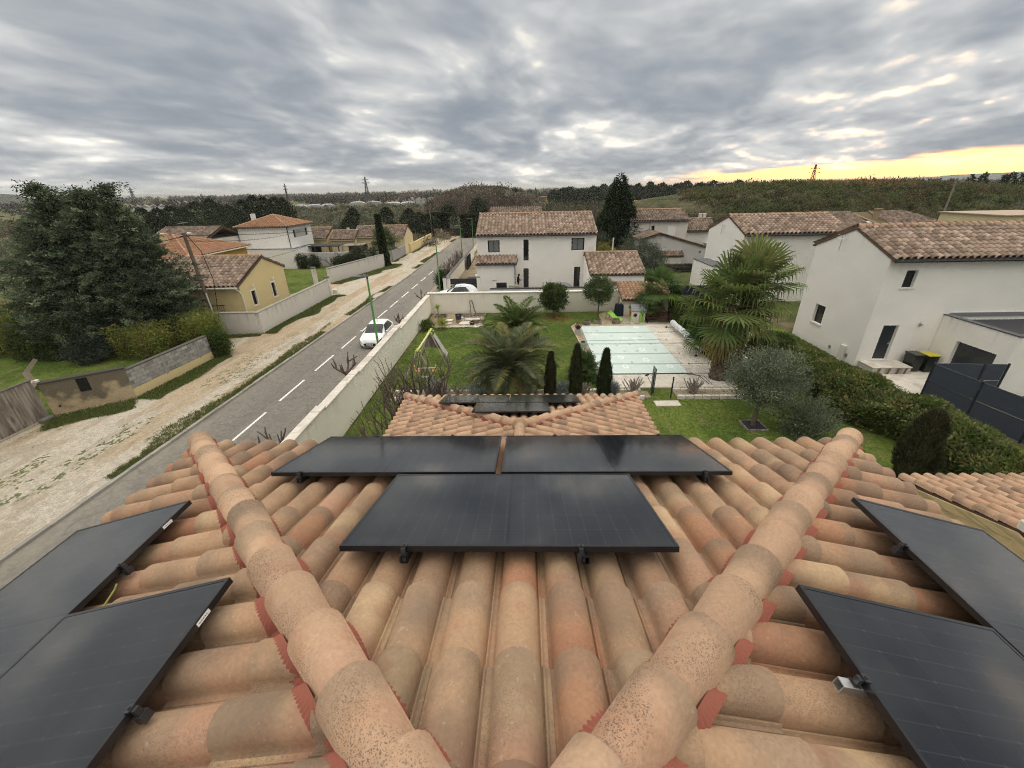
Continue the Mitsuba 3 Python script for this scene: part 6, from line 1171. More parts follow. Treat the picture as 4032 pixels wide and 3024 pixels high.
def street_lamp(x, y, H, lb, far=False):
    t = thing('street_lamp', lb, 'street lamp', 'green street lamps along the road'); G_ = (.09, .28, .085)
    put('pole', tube([(x, y, 0), (x, y, H*.5), (x, y, H)], [.075, .065, .05], 10), 'm_gloss', t, color=G_, smooth=True)
    put('collar', cyl((x, y, H), .055, .14, 10), 'm_gloss', t, color=(.05, .05, .055))
    put('lamp_head', cat(cbox((x-.42, y, H+.16), (.95, .30, .06), ch=.02), cbox((x-.15, y, H+.21), (.35, .22, .05), ch=.015)), 'm_gloss', t, color=(.10, .105, .115))
    put('photocell', cat(cyl((x-.25, y, H+.235), .035, .05, 8), cyl((x-.02, y, H+.235), .03, .04, 8)), 'm_gloss', t, color=(.03, .03, .03))
street_lamp(-9.2, 24.6, 5.15, 'green street lamp post in front of the white hatchback'); street_lamp(-8.8, 43.9, 5.0, 'green street lamp post beside the driveway gate pillars')
street_lamp(-8.9, 63, 5.0, 'third green street lamp post along the road, beyond the bare shrubs'); street_lamp(-9.0, 79, 5.0, 'farthest green street lamp post near the end of the road')
pc = thing('utility_pole', 'dark leaning wooden pole with a white conduit and meter box beside the yellow house', 'pole')
pb, pt = A([-22.97, 29.54, 0]), A([-23.25, 29.6, 7.5])
put('pole', tube([pb, (pb+pt)/2, pt], [.15, .13, .10], 9), 'm_bark', pc, smooth=True); put('conduit', tube([pb+[.13, -.1, 0], pb*.55+pt*.45+[.1, -.1, 0]], .045, 6), 'm_matte', pc, color=(.55, .54, .52)); put('meter_box', cbox(pb+A([.2, -.2, 1.15]), (.28, .22, .38), ch=.03), 'm_gloss', pc, color=(.6, .6, .58)); put('bracket', cat(tube([pt+[-.3, 0, -.2], pt+[.35, 0, -.2]], .03, 5), tube([pt*.62+pb*.38+[-.3, -.1, 0], pt*.62+pb*.38+[.45, -.1, 0]], .025, 5), tube([pt*.6+pb*.4+[-.35, -.1, -.2], pt*.6+pb*.4+[.3, -.1, -.2]], .025, 5)), 'm_matte', pc, color=(.03, .03, .03)); put('insulator', tube([pt+[.3, 0, -.05], pt+[.55, 0, -.05]], [.12, .08], 10), 'm_gloss', pc, color=(.55, .53, .48))
def cable(P, Q, sag, r, lb): 
    P, Q = A(P, float), A(Q, float); q = np.linspace(0, 1, 25); put('power_cable', tube(P+(Q-P)*q[:, None]-EZ*(sag*4*q*(1-q))[:, None], r, 4), 'm_matte', color=(.02, .02, .02), label=lb, category='cable')
cable(pt-[0, 0, .2], (-42, 15, 6.0), .8, .022, 'dark sagging cable crossing the big conifer from the leaning pole to the left'); cable(pt-[0, 0, .15], (-20.4, 88, 6.3), 1.1, .02, 'long cable from the leaning pole to the far street, over the walled garden'); cable(pt-[0, 0, .5], (-33.98, 66.5, 4.7), .5, .018, 'cable from the leaning pole to the wall of the white cube house'); cable(pt-[.1, 0, 2.4], (-32.3, 64, 2.7), .4, .018, 'lower cable from the leaning pole to the flat annex'); 
put('power_cable', tube([pt-[-.2, 0, .2], pt-[-.9, .1, 1.2], pt-[-1.15, .15, 3.2], pt-[-.8, .2, 5.2], pb+[.4, -.2, 1.4]], .025, 5), 'm_matte', color=(.02, .02, .02), label='loose dark cable looping down beside the leaning pole', category='cable')
def pole(name, x, y, H, r, lb, arm=.9, col=(.16, .14, .12)):
    t = thing(name, lb, 'pole'); put('pole', tube([(x, y, 0), (x, y, H)], [r, r*.7], 7), 'm_matte', t, color=col); put('arm', cat(tube([(x-arm, y, H-.3), (x+arm, y, H-.3)], .05, 5), *[cyl((x+d, y, H-.3), .05, .25, 6) for d in (-arm, 0, arm)]), 'm_matte', t, color=(.10, .10, .10))
pole('utility_pole', -20.7, 100, 6.5, .14, 'grey concrete pole at the far end of the ochre wall', .5); pole('utility_pole', 83, 90, 9.4, .22, 'tall pale concrete pole leaning in the scrub at the far right', 1.6, (.22, .19, .14)); pole('utility_pole', 64.4, 60, 7.0, .12, 'short pole with a yellowish lamp beyond the right hand roofs', .4); pole('utility_pole', 62, 112, 8.2, .15, 'thin wooden pole in front of the grassy mound', .5, (.07, .06, .05)); pole('utility_pole', 11, 128, 9.0, .15, 'thin wooden pole left of the dark fir', .6, (.10, .09, .08)); pole('utility_pole', 19, 118, 7.6, .15, 'thin wooden pole close to the left side of the dark fir', .6, (.08, .07, .06))
cable((62, 112, 8), (83, 90, 9.1), 1.0, .03, 'cable strung before the grassy mound to the pale concrete pole'); cable((62, 112, 8), (-6, 138, 7.8), 1.6, .03, 'cable strung behind the white houses past the dark fir')
# the person by the porch
def person():
    import manifold3d as m3
    t = thing('person', 'person in black standing beside the white porch, looking down at something in the hand', 'person'); b = A([-.50, 44.45, 0]); sc = .97
    def sph(p, r): return m3.Manifold.sphere(r, 20).translate(list(map(float, p)))
    def chain(*pr): return [m3.Manifold.batch_hull([sph(*pr[i]), sph(*pr[i+1])]) for i in range(len(pr)-1)]
    def solid(bones, ln, it=6):
        m = m3.Manifold.batch_boolean(bones, m3.OpType.Add).refine_to_length(ln).to_mesh(); q = trimesh.Trimesh(m.vert_properties[:, :3], m.tri_verts, process=True); trimesh.smoothing.filter_taubin(q, iterations=it); return A(q.vertices)*sc+b, A(q.faces)
    hips, chest, neck, head = (0, 0, .92), (.0, 0, 1.28), (.06, 0, 1.47), (.14, 0, 1.60)
    legs = sum([chain(((0, s*.09, .90), .105), ((.02, s*.10, .48), .068), ((-.02, s*.10, .09), .048), ((.10, s*.11, .045), .042)) for s in (-1, 1)], [])
    put('trousers', solid(legs+chain(((0, -.07, .92), .115), ((0, .07, .92), .115)), .03), 'm_matte', t, color=(.015, .015, .018), smooth=True)
    arms = sum([chain(((0, s*.19, 1.38), .062), ((.03, s*.22, 1.12), .05), ((.28, s*.10, 1.06), .038)) for s in (-1, 1)], [])
    put('jacket', solid(chain(((0, -.10, .92), .13), ((0, .10, .92), .13))+chain(((0, -.08, .95), .13), ((.0, -.09, 1.32), .12))+chain(((0, .08, .95), .13), ((.0, .09, 1.32), .12))+chain(((0, -.15, 1.38), .07), ((0, .15, 1.38), .07))+chain(((0, 0, 1.35), .1), (neck, .065))+arms, .03), 'm_matte', t, color=(.012, .012, .013), smooth=True)
    face = chain((neck, .05), ((.12, 0, 1.56), .062))+chain(((.12, 0, 1.62), .092), ((.17, 0, 1.55), .06))+[sph((.235, 0, 1.575), .018), sph((.15, .09, 1.59), .02), sph((.15, -.09, 1.59), .02), sph((.205, .032, 1.60), .014), sph((.205, -.032, 1.60), .014), sph((.215, 0, 1.535), .02)]
    put('head', solid(face, .012, 3), 'm_matte', t, color=(.36, .22, .155), smooth=True)
    put('hair', solid([sph((.10, 0, 1.65), .10)]+chain(((.06, 0, 1.62), .095), ((.05, 0, 1.55), .07)), .02, 4), 'm_matte', t, color=(.012, .010, .009), smooth=True)
    for s in (-1, 1):
        w = A([.30, s*.09, 1.06]); pal = chain((w, .026), (w+[.07, -s*.012, 0], .032)); fing = []
        for i, (ln, a) in enumerate(((.060, -.024), (.070, -.008), (.066, .008), (.052, .023))):
            k0 = w+A([.085, a-s*.012, .004]); k1 = k0+A([ln*.6, 0, .008]); k2 = k1+A([ln*.25, 0, .028]); fing += chain((k0, .0088), (k1, .008), (k2, .007))
        th_ = chain((w+A([.03, -s*.03, .01]), .011), (w+A([.065, -s*.052, .03]), .009), (w+A([.09, -s*.045, .045]), .008))
        put('hand', solid(pal+fing+th_, .006, 3), 'm_matte', t, color=(.36, .22, .155), smooth=True)
    put('held_object', cbox(b+A([.40, 0, 1.09])*sc, (.09, .14, .014), 0, .004), 'm_gloss', t, color=(.5, .5, .5))
person()
# ------------------------------------------------------------------ vegetation beyond the garden
rng = np.random.default_rng(77)
def conifer(name, lb, base, H, R, n, seed, cols, L=.32, W=.09, layers=True, tip=1.0, skew=(0, 0), group=None, cat_='tree'):
    rng = np.random.default_rng(seed); t = thing(name, lb, cat_, group); b = A(base, float)
    put('trunk', tube([b, b+A([skew[0]*.5, skew[1]*.5, H*.5]), b+A([skew[0], skew[1], H*.93])], [R*.06, R*.045, .03], 8), 'm_bark', t, smooth=True)
    q = 1-np.sqrt(rng.random(n)); q = .04+.96*q**.85; a = rng.random(n)*6.283; rad = R*np.clip((1-q), 0, 1)**.8*(.50+.75*meshkit.noise(np.column_stack([np.cos(a)*2.2, np.sin(a)*2.2, q*H*.55])+seed))
    rr = rad*(.25+.75*rng.random(n)**.45)
    if layers: z = q*H-.18*rr+.16*H*.1*np.sin(q*H*3.2+a*2)
    else: z = q*H
    C = b+np.column_stack([rr*np.cos(a)+skew[0]*q, rr*np.sin(a)+skew[1]*q, z]); out = np.column_stack([np.cos(a), np.sin(a), 0*a])
    D = unit(out*.9+rng.normal(0, .45, (n, 3))+[0, 0, .25]); c = A(cols)[rng.integers(0, len(cols), n)]*np.exp(rng.normal(0, .28, (n, 1)))
    lput('foliage', [leaves(C, D, rdir(n, rng)+[0, 0, .6], L*(.6+.8*rng.random(n)), W, c)], t); return t
conifer('fir_tree', 'tall dark pointed fir behind the white house across the garden', (13.6, 64, 0), 11.3, 5.2, 26000, 301, [(.022, .035, .018), (.03, .045, .022), (.016, .025, .013)], .55, .10)
# the big feathery conifer on the left: several leaders of dense sprays
t = thing('big_conifer', 'huge dark blue green conifer with several feathery tops at the left', 'tree')
put('trunk', tube([(-30, 29, 0), (-30, 29, 6)], [.5, .2], 9), 'm_bark', t, smooth=True); parts = []
for i, (x, y, z0, z1, R, n) in enumerate([(-31.0, 29, .5, 10.0, 4.3, 42000), (-28.2, 28.5, .4, 10.0, 4.3, 42000), (-26.3, 28.2, .4, 9.3, 3.5, 36000), (-25.7, 28.0, .4, 6.4, 2.6, 22000), (-29.8, 26.6, .4, 8.0, 4.0, 30000), (-34.2, 30, .6, 8.6, 3.4, 16000), (-25.7, 27.6, 6.0, 10.5, 1.2, 6000), (-30.6, 28.2, 7.0, 10.6, 1.7, 7000), (-27.8, 28.0, 6.6, 10.2, 1.9, 7000)]):
    nc = n//75; q = rng.random(nc)**.9; a = rng.random(nc)*6.283; rad = R*np.clip(np.sin(np.pi*np.clip(.16+.86*q, 0, 1)), 0, 1)**.75*(.45+.85*meshkit.noise(np.column_stack([np.cos(a)*2.6, np.sin(a)*2.6, q*(z1-z0)*.8])+i*7))*(.75+.25*rng.random(nc))
    out = np.column_stack([np.cos(a), np.sin(a), 0*a]); c0 = np.column_stack([x+rad*np.cos(a), y+rad*np.sin(a), z0+q*(z1-z0)]); ax_ = unit(out+[0, 0, .18]+rng.normal(0, .3, (nc, 3)))
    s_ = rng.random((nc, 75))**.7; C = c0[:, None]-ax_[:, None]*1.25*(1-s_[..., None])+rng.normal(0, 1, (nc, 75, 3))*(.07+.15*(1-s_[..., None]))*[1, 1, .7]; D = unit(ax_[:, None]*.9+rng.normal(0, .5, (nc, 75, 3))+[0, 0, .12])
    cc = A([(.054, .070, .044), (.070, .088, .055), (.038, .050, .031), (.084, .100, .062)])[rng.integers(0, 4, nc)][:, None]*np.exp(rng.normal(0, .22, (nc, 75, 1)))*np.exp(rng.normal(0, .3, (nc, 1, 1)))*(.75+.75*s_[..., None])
    parts.append(leaves(C.reshape(-1, 3), D.reshape(-1, 3), rdir(nc*75, rng), .19*(.6+.8*rng.random(nc*75)), .07, cc.reshape(-1, 3)))
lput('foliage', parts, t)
def bamboo(name, lb, x, y, rx, ry, H, n, seed, cols, L=.24, W=.035):
    rng = np.random.default_rng(seed); k = n//70; cx = x+rx*rng.uniform(-1, 1, k); cy = y+ry*rng.uniform(-1, 1, k); hh = H*rng.uniform(.55, 1.05, k); s_ = rng.random((k, 70))**.7
    C = np.stack([cx[:, None]+rng.normal(0, .16, (k, 70))*(.4+s_), cy[:, None]+rng.normal(0, .16, (k, 70))*(.4+s_), hh[:, None]*s_], -1); D = unit(rng.normal(0, .7, (k, 70, 3))+[0, 0, .1]); cc = A(cols)[rng.integers(0, len(cols), k)][:, None]*np.exp(rng.normal(0, .25, (k, 70, 1)))
    lput(name, [leaves(C.reshape(-1, 3), D.reshape(-1, 3), rdir(k*70, rng), L, W, cc.reshape(-1, 3))], label=lb, category='shrub')
YG = [(.20, .20, .05), (.15, .17, .045), (.23, .21, .07), (.11, .13, .035)]
bamboo('bamboo_clump', 'yellow green bamboo clump in front of the conifer, behind the block wall', -25.2, 25.6, 1.5, .7, 2.3, 15000, 401, YG); bamboo('bamboo_clump', 'yellow green bamboo clump beside the foot of the leaning pole', -22.6, 27.4, 1.0, 1.1, 2.5, 14000, 402, [(.16, .18, .045), (.20, .20, .06), (.11, .13, .03)]); bamboo('bamboo_clump', 'wide yellow green bamboo thicket at the left edge under the conifer', -37, 27.5, 4.5, 2.0, 3.3, 42000, 403, YG+[(.05, .07, .02)], .3, .045); bamboo('bamboo_clump', 'darker bamboo thicket between the conifer and the grass, left of the blue grey shrub', -31.8, 26.0, 2.2, 1.3, 2.6, 22000, 404, [(.05, .07, .025), (.08, .095, .03), (.035, .05, .02)], .28, .045)
for i, (x, y, z, r, cl, lb) in enumerate([(-28.3, 24.6, .9, (1.3, 1.0, 1.0), [(.05, .065, .05), (.065, .08, .06), (.035, .045, .035)], 'rounded blue grey shrub behind the blackened wall'), (-26.8, 26.6, 1.4, (1.6, 1.1, 1.6), [(.035, .045, .035), (.05, .06, .048)], 'dark blue grey shrub between the two front bamboo clumps'), (-20.35, 25.7, .85, (.55, .6, .95), [(.05, .08, .02), (.035, .055, .015), (.07, .09, .03)], 'ivy mass swallowing the end of the block wall'), (-24.2, 27.0, 1.2, (.9, .8, 1.5), [(.03, .04, .025), (.045, .055, .03)], 'dark shrub behind the middle of the block wall')]):
    lput('shrub', [crown((x, y, z), r, 260, 26, .18, .13, .05, cl, .4, 410+i, .4, .35)], label=lb, category='shrub')
t = thing('ivy_column', 'tall slim column of dark ivy on an old pole beside the gravel', 'plant'); put('pole', tube([(-19.9, 61.4, 0), (-20.1, 61.4, 7.0)], .12, 7), 'm_bark', t)
n = 9000; q = rng.random(n); a = rng.random(n)*6.283; r_ = .62*(1-.62*q)*(.6+.8*meshkit.noise(np.column_stack([np.cos(a)*1.5, np.sin(a)*1.5, q*9])))
lput('ivy', [leaves(np.column_stack([-19.9-.2*q+r_*np.cos(a), 61.4+r_*np.sin(a), q*7.0]), np.column_stack([np.cos(a), np.sin(a), -.3+0*a])+rng.normal(0, .4, (n, 3)), rdir(n, rng), .22, .18, jit((.030, .042, .018), n, .35, rng))], t)
fan_palm('fan_palm', 'shaggy fan palm just beyond the ivy column on the left of the road', [(-21.6, 67.5, 2.6, .35, 0, 0)], 46, 26, 1.5, [(.09, .105, .05), (.07, .085, .04)], 10)
for i, (x, y, z, r, lb) in enumerate([(-31.6, 60.4, .9, (.8, .7, 1.0), 'leftmost dark bush against the long stained wall'), (-29.9, 60.6, .8, (.7, .6, .9), 'bush with open twigs against the long stained wall, second from the left'), (-26.6, 61.0, .75, (.75, .6, .8), 'small round dark bush in front of the long stained wall'), (-25.2, 61.2, .95, (.9, .7, 1.0), 'rounded bush between the small dark one and the tall one'), (-23.9, 61.3, 1.35, (1.0, .8, 1.5), 'tall full bush against the long stained wall'), (-22.0, 61.0, 1.3, (1.3, .8, 1.4), 'wide loose bush at the right end of the long stained wall')]):
    lput('bush', [crown((x, y, z), r, 120, 18, .16, .2, .09, [(.045, .055, .03), (.06, .07, .04), (.03, .038, .022)], .5, 420+i, .4, .35)], label=lb, category='bush')
bare_tree('bare_shrub', (-27.6, 60.6, 0), 1, dict(th=.3, r=.06, n=5, out=.9, L=.8, depth=2, kids=3, spread=.5, up=.3), 'pale leafless shrub against the long stained wall', 'shrub', 431)
for i in range(9):
    y = 46.5+i*1.9; bare_tree('bare_shrub', (-9.0+.06*math.sin(i*3), y, 0), 1, dict(th=.35, r=.055, n=7, out=.75, L=.95, depth=2, kids=3, spread=.4, up=.5), ['bare twiggy roadside shrub nearest to the driveway pillars', 'bare twiggy roadside shrub along the cream boundary wall'][min(i, 1)] if i < 2 else 'bare twiggy roadside shrub farther along the cream boundary wall', 'shrub', 440+i, 'bare shrubs in a row by the road')
lput('shrub', [crown((-8.75, 44.9, .85), (.55, .8, .95), 180, 22, .14, .14, .08, [(.025, .04, .018), (.035, .05, .02)], .4, 451, .4, .3)], label='dark evergreen shrub behind the green lamp post at the driveway pillar', category='shrub'); lput('shrub', [crown((-8.8, 48.4, .7), (.5, 1.6, .8), 200, 22, .14, .14, .07, [(.03, .045, .02), (.04, .055, .02)], .4, 452, .4, .3)], label='low dark evergreen shrub under the bare roadside shrubs', category='shrub')
leafy_tree('olive_bush_tree', 'broad grey green evergreen bush beside the garage roof of the white house', 'tree', (13.3, 49, 0), .8, .14, dict(center=(13.3, 49, 2.3), radii=(2.7, 2.2, 2.1), nc=420, nl=34, cr=.28, L=.22, W=.06, cols=[(.065, .08, .055), (.05, .06, .04), (.085, .10, .07)], seed=461, hollow=.5), seed=8)
lput('yellow_bush', [crown((9.7, 51.5, 1.9), (1.8, 1.4, 1.8), 260, 26, .22, .22, .08, [(.16, .16, .04), (.20, .18, .06), (.11, .12, .03)], .5, 462, .4, .3)], label='yellow green bush just behind the garage roof of the white house', category='bush')
lput('grey_bush', [crown((8.8, 56, 2.6), (1.8, 1.6, 2.4), 220, 26, .25, .24, .08, [(.06, .07, .05), (.045, .055, .035)], .5, 463, .4, .3)], label='dull green tree against the right gable of the white house', category='tree')
# clipped dark hedge blocks and gardens at the end of the road
for x0, x1, y, H, lb, sd in ((-21.5, -17.2, 103.5, 5.0, 'tall clipped dark cypress block left of the far gate', 471), (-13.8, -7.2, 98, 4.8, 'long clipped dark cypress hedge right of the far gate', 472)):
    n = 12000; q = rng.random((n, 3)); C = np.column_stack([x0+(x1-x0)*q[:, 0], y+2.2*q[:, 1], H*q[:, 2]]); fcs = rng.integers(0, 3, n); C[fcs == 0, 1] = y+rng.random((fcs == 0).sum())*.3; C[fcs == 1, 2] = H-rng.random((fcs == 1).sum())*.3
    lput('clipped_hedge', [leaves(C, rdir(n, rng)+[0, -.6, .5], rdir(n, rng), .32, .16, jit((.028, .036, .02), n, .3, rng))], label=lb, category='hedge')
# ------------------------------------------------------------------ mid distance and horizon
def polar(az, d): return math.sin(math.radians(az))*d, math.cos(math.radians(az))*d
def far_tree(name, lb, az, d, H, R, cols, seed, n=700, group=None, pts=.75, L=None):
    rng = np.random.default_rng(seed); x, y = polar(az, d); t = thing(name, lb, 'tree', group); put('trunk', tube([(x, y, 0), (x, y, H*.6)], [R*.09, R*.05], 5), 'm_matte', t, color=(.07, .055, .04))
    q = rng.random(n)**.8; a = rng.random(n)*6.283; r = R*np.sin(np.pi*np.clip(.14+.86*q, 0, 1))**pts*(.55+.7*meshkit.noise(np.column_stack([np.cos(a)*1.8, np.sin(a)*1.8, q*4])+seed))*rng.random(n)**.35
    c = A(cols)[rng.integers(0, len(cols), n)]*np.exp(rng.normal(0, .25, (n, 1))); L = L or max(.35, d*.0045)
    lput('crown', [leaves(np.column_stack([x+r*np.cos(a), y+r*np.sin(a), H*(.12+.88*q)]), np.column_stack([np.cos(a), np.sin(a), .5+0*a])+rng.normal(0, .6, (n, 3)), rdir(n, rng), L*(.6+.8*rng.random(n)), L*.5, c)], t)
PN = [(.032, .042, .027), (.042, .052, .033), (.025, .033, .021)]
for i, (az, d, H, R) in enumerate([(-40.9, 110, 7.8, 3.0), (-39.7, 112, 7.6, 3.2), (-38.6, 115, 7.9, 3.2), (-36.5, 96, 8.7, 4.6), (-35.1, 100, 9.0, 4.2), (-33.6, 120, 7.6, 3.4), (-32.2, 122, 8.6, 3.6), (-31.1, 124, 9.4, 3.4), (-30.1, 126, 9.1, 3.2), (-29.0, 122, 9.0, 3.4), (-28.2, 118, 8.7, 2.8), (-37.6, 108, 7.6, 3.0), (-34.4, 116, 7.9, 3.0)]):
    far_tree('pine_tree', 'dark pine of the row behind the houses at the left, before the grey sheds', az, d, H, R, PN, 500+i, 1500, 'row of dark pines behind the left houses')
for i in range(34):
    az = 4+i*.68+rng.normal(0, .12); d = 280+rng.uniform(-30, 40); far_tree('belt_tree', 'dark tree of the wooded belt along the horizon right of the fir', az, d, 9.8+d*math.tan(math.radians((-.15, .1, .0, .25)[i % 4]+rng.normal(0, .07)-(.25 if az < 9 else 0))), rng.uniform(3.2, 5.5), PN, 540+i, 700, 'wooded belt on the horizon right of the fir', .6)
far_tree('belt_tree', 'pointed tall tree standing above the wooded belt right of the fir', 15.5, 300, 11.6, 3.4, PN, 590, 900, None, .5)
for i, (az, d, H, R) in enumerate([(-5.6, 150, 7.2, 3.6), (-.9, 185, 9.4, 3.0), (-21.5, 110, 4.6, 2.6), (-20.9, 160, 4.8, 2.0), (-17, 150, 5, 2.2), (-14.3, 120, 5.5, 2.6), (-13.1, 104, 5.2, 3.4), (-12.0, 104, 4.8, 3.2), (-16.6, 96, 4.2, 2.6), (-9.5, 125, 6, 3.4), (-3.2, 118, 5.2, 3.0)]):
    far_tree('round_evergreen', ['dark evergreen before the scrubby mound', 'single dark tree on the horizon left of the fir', 'dark round evergreen above the left houses, in the open scrub', 'small dark evergreen in the far scrub', 'dark evergreen in the middle of the scrub field', 'evergreen left of the clipped hedge block', 'broad evergreen touching the clipped hedge block', 'second broad evergreen beside the clipped hedge block', 'evergreen behind the low cream houses', 'evergreen between the clipped hedges and the mound', 'dark evergreen behind the barn roof'][i], az, d, H, R, [(.032, .042, .024), (.045, .055, .032), (.024, .032, .018)], 600+i, 1500)
def scatter(name, lb, n, fn, R, k, cols, seed, cat_='scrub', L=.5, hz=.7):
    rng = np.random.default_rng(seed); P = fn(rng, n); r = R*np.exp(rng.normal(0, .35, len(P))); c0 = A(cols)[np.clip((meshkit.noise(P*[.05, .05, 0]+seed % 17)*1.5-.25+rng.normal(0, .16, len(P)))*len(cols), 0, len(cols)-1).astype(int)]*np.exp(rng.normal(0, .2, (len(P), 1)))
    d = rdir(len(P)*k, rng); d[:, 2] = np.abs(d[:, 2]); rr = np.repeat(r, k); C = np.repeat(P, k, 0)+d*(rr*rng.random(len(rr))**.4)[:, None]*[1, 1, hz*1.5]; sc = np.repeat(np.linalg.norm(P, axis=1), k)*.0042
    lput(name, [leaves(C, d+rng.normal(0, .5, d.shape)+[0, 0, .4], rdir(len(C), rng), np.maximum(L, sc)*(.6+.8*rng.random(len(C))), np.maximum(L, sc)*.45, np.repeat(c0, k, 0)*np.exp(rng.normal(0, .2, (len(C), 1))))], kind='stuff', label=lb, category=cat_)
def area(az0, az1, d0, d1, zf=None, keep=None):
    def f(rng, n):
        a = np.radians(rng.uniform(az0, az1, n)); d = np.exp(rng.uniform(np.log(d0), np.log(d1), n)); P = np.column_stack([np.sin(a)*d, np.cos(a)*d, 0*a]); 
        if zf: P[:, 2] = zf(P[:, 0], P[:, 1])
        return P if keep is None else P[keep(P)]
    return f
OL = [(.10, .11, .072), (.075, .085, .052), (.125, .13, .092), (.085, .08, .05), (.14, .12, .08)]
clear = lambda P: ~((P[:, 0] > -46) & (P[:, 0] < -18.5) & (P[:, 1] < 82)) & ~((P[:, 0] > -16.5) & (P[:, 0] < -7) & (P[:, 1] < 100))
scatter('olive_scrub', 'grey green olive scrub and bushes spread over the flat land behind the houses', 1500, area(-30, -1, 84, 330, None, clear), 1.25, 60, OL, 701, L=.34)
scatter('left_scrub', 'mixed scrub behind the conifer and the left houses', 1100, area(-52, -29, 62, 300, None, lambda P: ~((P[:, 0] > -52) & (P[:, 1] < 66))), 1.3, 60, OL+[(.12, .08, .05)], 702, L=.34)
def bump(cx, cy, rx, ry, H, rot, seed, p=1.6):
    r = math.radians(rot); c, s = math.cos(r), math.sin(r)
    def z(x, y):
        u, v = ((x-cx)*c+(y-cy)*s)/rx, (-(x-cx)*s+(y-cy)*c)/ry; q = np.clip(1-(u*u+v*v), 0, 1)
        return H*q**(1/p)*(.86+.28*meshkit.fbm(np.column_stack([np.ravel(x)*.04, np.ravel(y)*.04, np.ravel(x)*0]), 4, seed).reshape(np.shape(x)))-.3
    def mesh(n=60):
        u, v = np.meshgrid(np.linspace(-1.05, 1.05, n), np.linspace(-1.05, 1.05, n), indexing='ij'); u, v = u.ravel()*rx, v.ravel()*ry; x, y = cx+u*c-v*s, cy+u*s+v*c
        i, j = np.meshgrid(np.arange(n-1), np.arange(n-1), indexing='ij'); return np.column_stack([x, y, z(x, y)]), np.stack([i*n+j, (i+1)*n+j, (i+1)*n+j+1, i*n+j+1], -1).reshape(-1, 4)
    return z, mesh
def f_mound(p, n, uv):
    a = fbm(p.x*.12, p.y*.12, p.z*.3, 4); c = mix((.05, .06, .024), (.085, .075, .042), smoothstep(.42, .6, a)); return c*(.6+.7*noise(p.x*1.3, p.y*1.3, p.z*1.3))
scene['m_mound'] = two(princ(mikit.proc(f_mound), .95, .1))
mx, my = polar(33.3, 165); zR, mR = bump(mx, my, 72, 36, 9.2, -33.3+0, 3, 1.7); struct('earth_mound', mR(80), 'm_mound', smooth=True, label='long green and brown earth mound under the sunset', category=None)
onm = lambda z: (lambda x, y: z(x, y)-.2)
inm = lambda P: P[:, 2] > .2
scatter('mound_scrub', 'low scrub and grass clumps covering the earth mound at the right', 5200, area(19, 59, 105, 235, onm(zR), lambda P: (P[:, 2] > .2) & (meshkit.noise(P*[.045, .045, 0]+3) > .27)), 1.15, 40, [(.065, .076, .03), (.052, .058, .026), (.095, .075, .042), (.08, .09, .036)], 703, L=.32)
rngq = np.random.default_rng(704); P = area(31, 40, 150, 180, onm(zR), inm)(rngq, 420); n = len(P)*16; C = np.repeat(P, 16, 0)+rngq.normal(0, .5, (n, 3))*[1, 1, 0]
lput('dry_reeds', [leaves(C, unit(rngq.normal(0, .22, (n, 3))+[0, 0, 1.]), rdir(n, rngq), rngq.uniform(.9, 2.0, n), .16, jit((.20, .135, .065), n, .25, rngq))], kind='stuff', label='tall brown dry reeds along the crest of the earth mound', category='reeds')
m1x, m1y = polar(-4.6, 190); zM, mM = bump(m1x, m1y, 26, 24, 9.8, 4.6, 8, 2.2); struct('scrub_mound', mM(60), 'm_mound', smooth=True)
scatter('scrub_mound_bushes', 'grey brown leafless scrub on the mound left of the fir', 700, area(-12, 3, 165, 225, onm(zM), inm), 1.3, 60, [(.13, .11, .085), (.10, .085, .065), (.07, .075, .04), (.16, .14, .11)], 705, L=.42)
for i in range(16):
    az = -10+i*.72; d = 158+rng.uniform(-6, 8); x, y = polar(az, d); bare_tree('grey_bare_tree', (x, y, 0), 1, dict(th=1.2, r=.22, n=6, out=.45, L=3.4, depth=2, kids=3, spread=.3, up=.8), 'pale grey leafless tree in front of the scrubby mound', 'tree', 620+i, 'leafless trees in front of the scrubby mound')
scatter('right_scrub', 'dense dark scrub filling the land behind the right hand houses', 2300, area(19, 53, 70, 160, None, lambda P: P[:, 0] > 23), 1.5, 60, [(.05, .056, .036), (.068, .066, .046), (.06, .07, .038), (.088, .074, .054)], 706, L=.36)
scatter('far_scrub', 'dark wooded scrub stretching to the ridge at the far right', 3200, area(37, 57, 120, 700), 2.4, 44, [(.035, .042, .028), (.05, .05, .035), (.08, .06, .04)], 707, L=.6)
scatter('mid_scrub', 'brown and green bushes before the wooded belt and behind the fir', 1300, area(2, 23, 95, 270), 1.8, 50, [(.06, .06, .038), (.10, .08, .055), (.045, .055, .03)], 708, L=.45)
scatter('distant_wood', 'far dark woods and hedgerows along the flat horizon', 1900, area(-55, 56, 420, 2400, None, lambda P: meshkit.noise(P*[.004, .012, 0]) > .40), 6.5, 46, [(.035, .042, .03), (.05, .045, .035), (.07, .055, .045)], 709, L=3.4, hz=.42)
for i, (az, s) in enumerate([(43.6, 1), (44.3, 1.1), (45.6, .9), (46.0, 1.15), (46.6, 1)]): far_tree('distant_cypress', 'thin cypress rising against the ridge at the far right', az, 190, 10.6*s**.3, 1.5, PN, 660+i, 320, 'thin cypresses at the far right', .9)
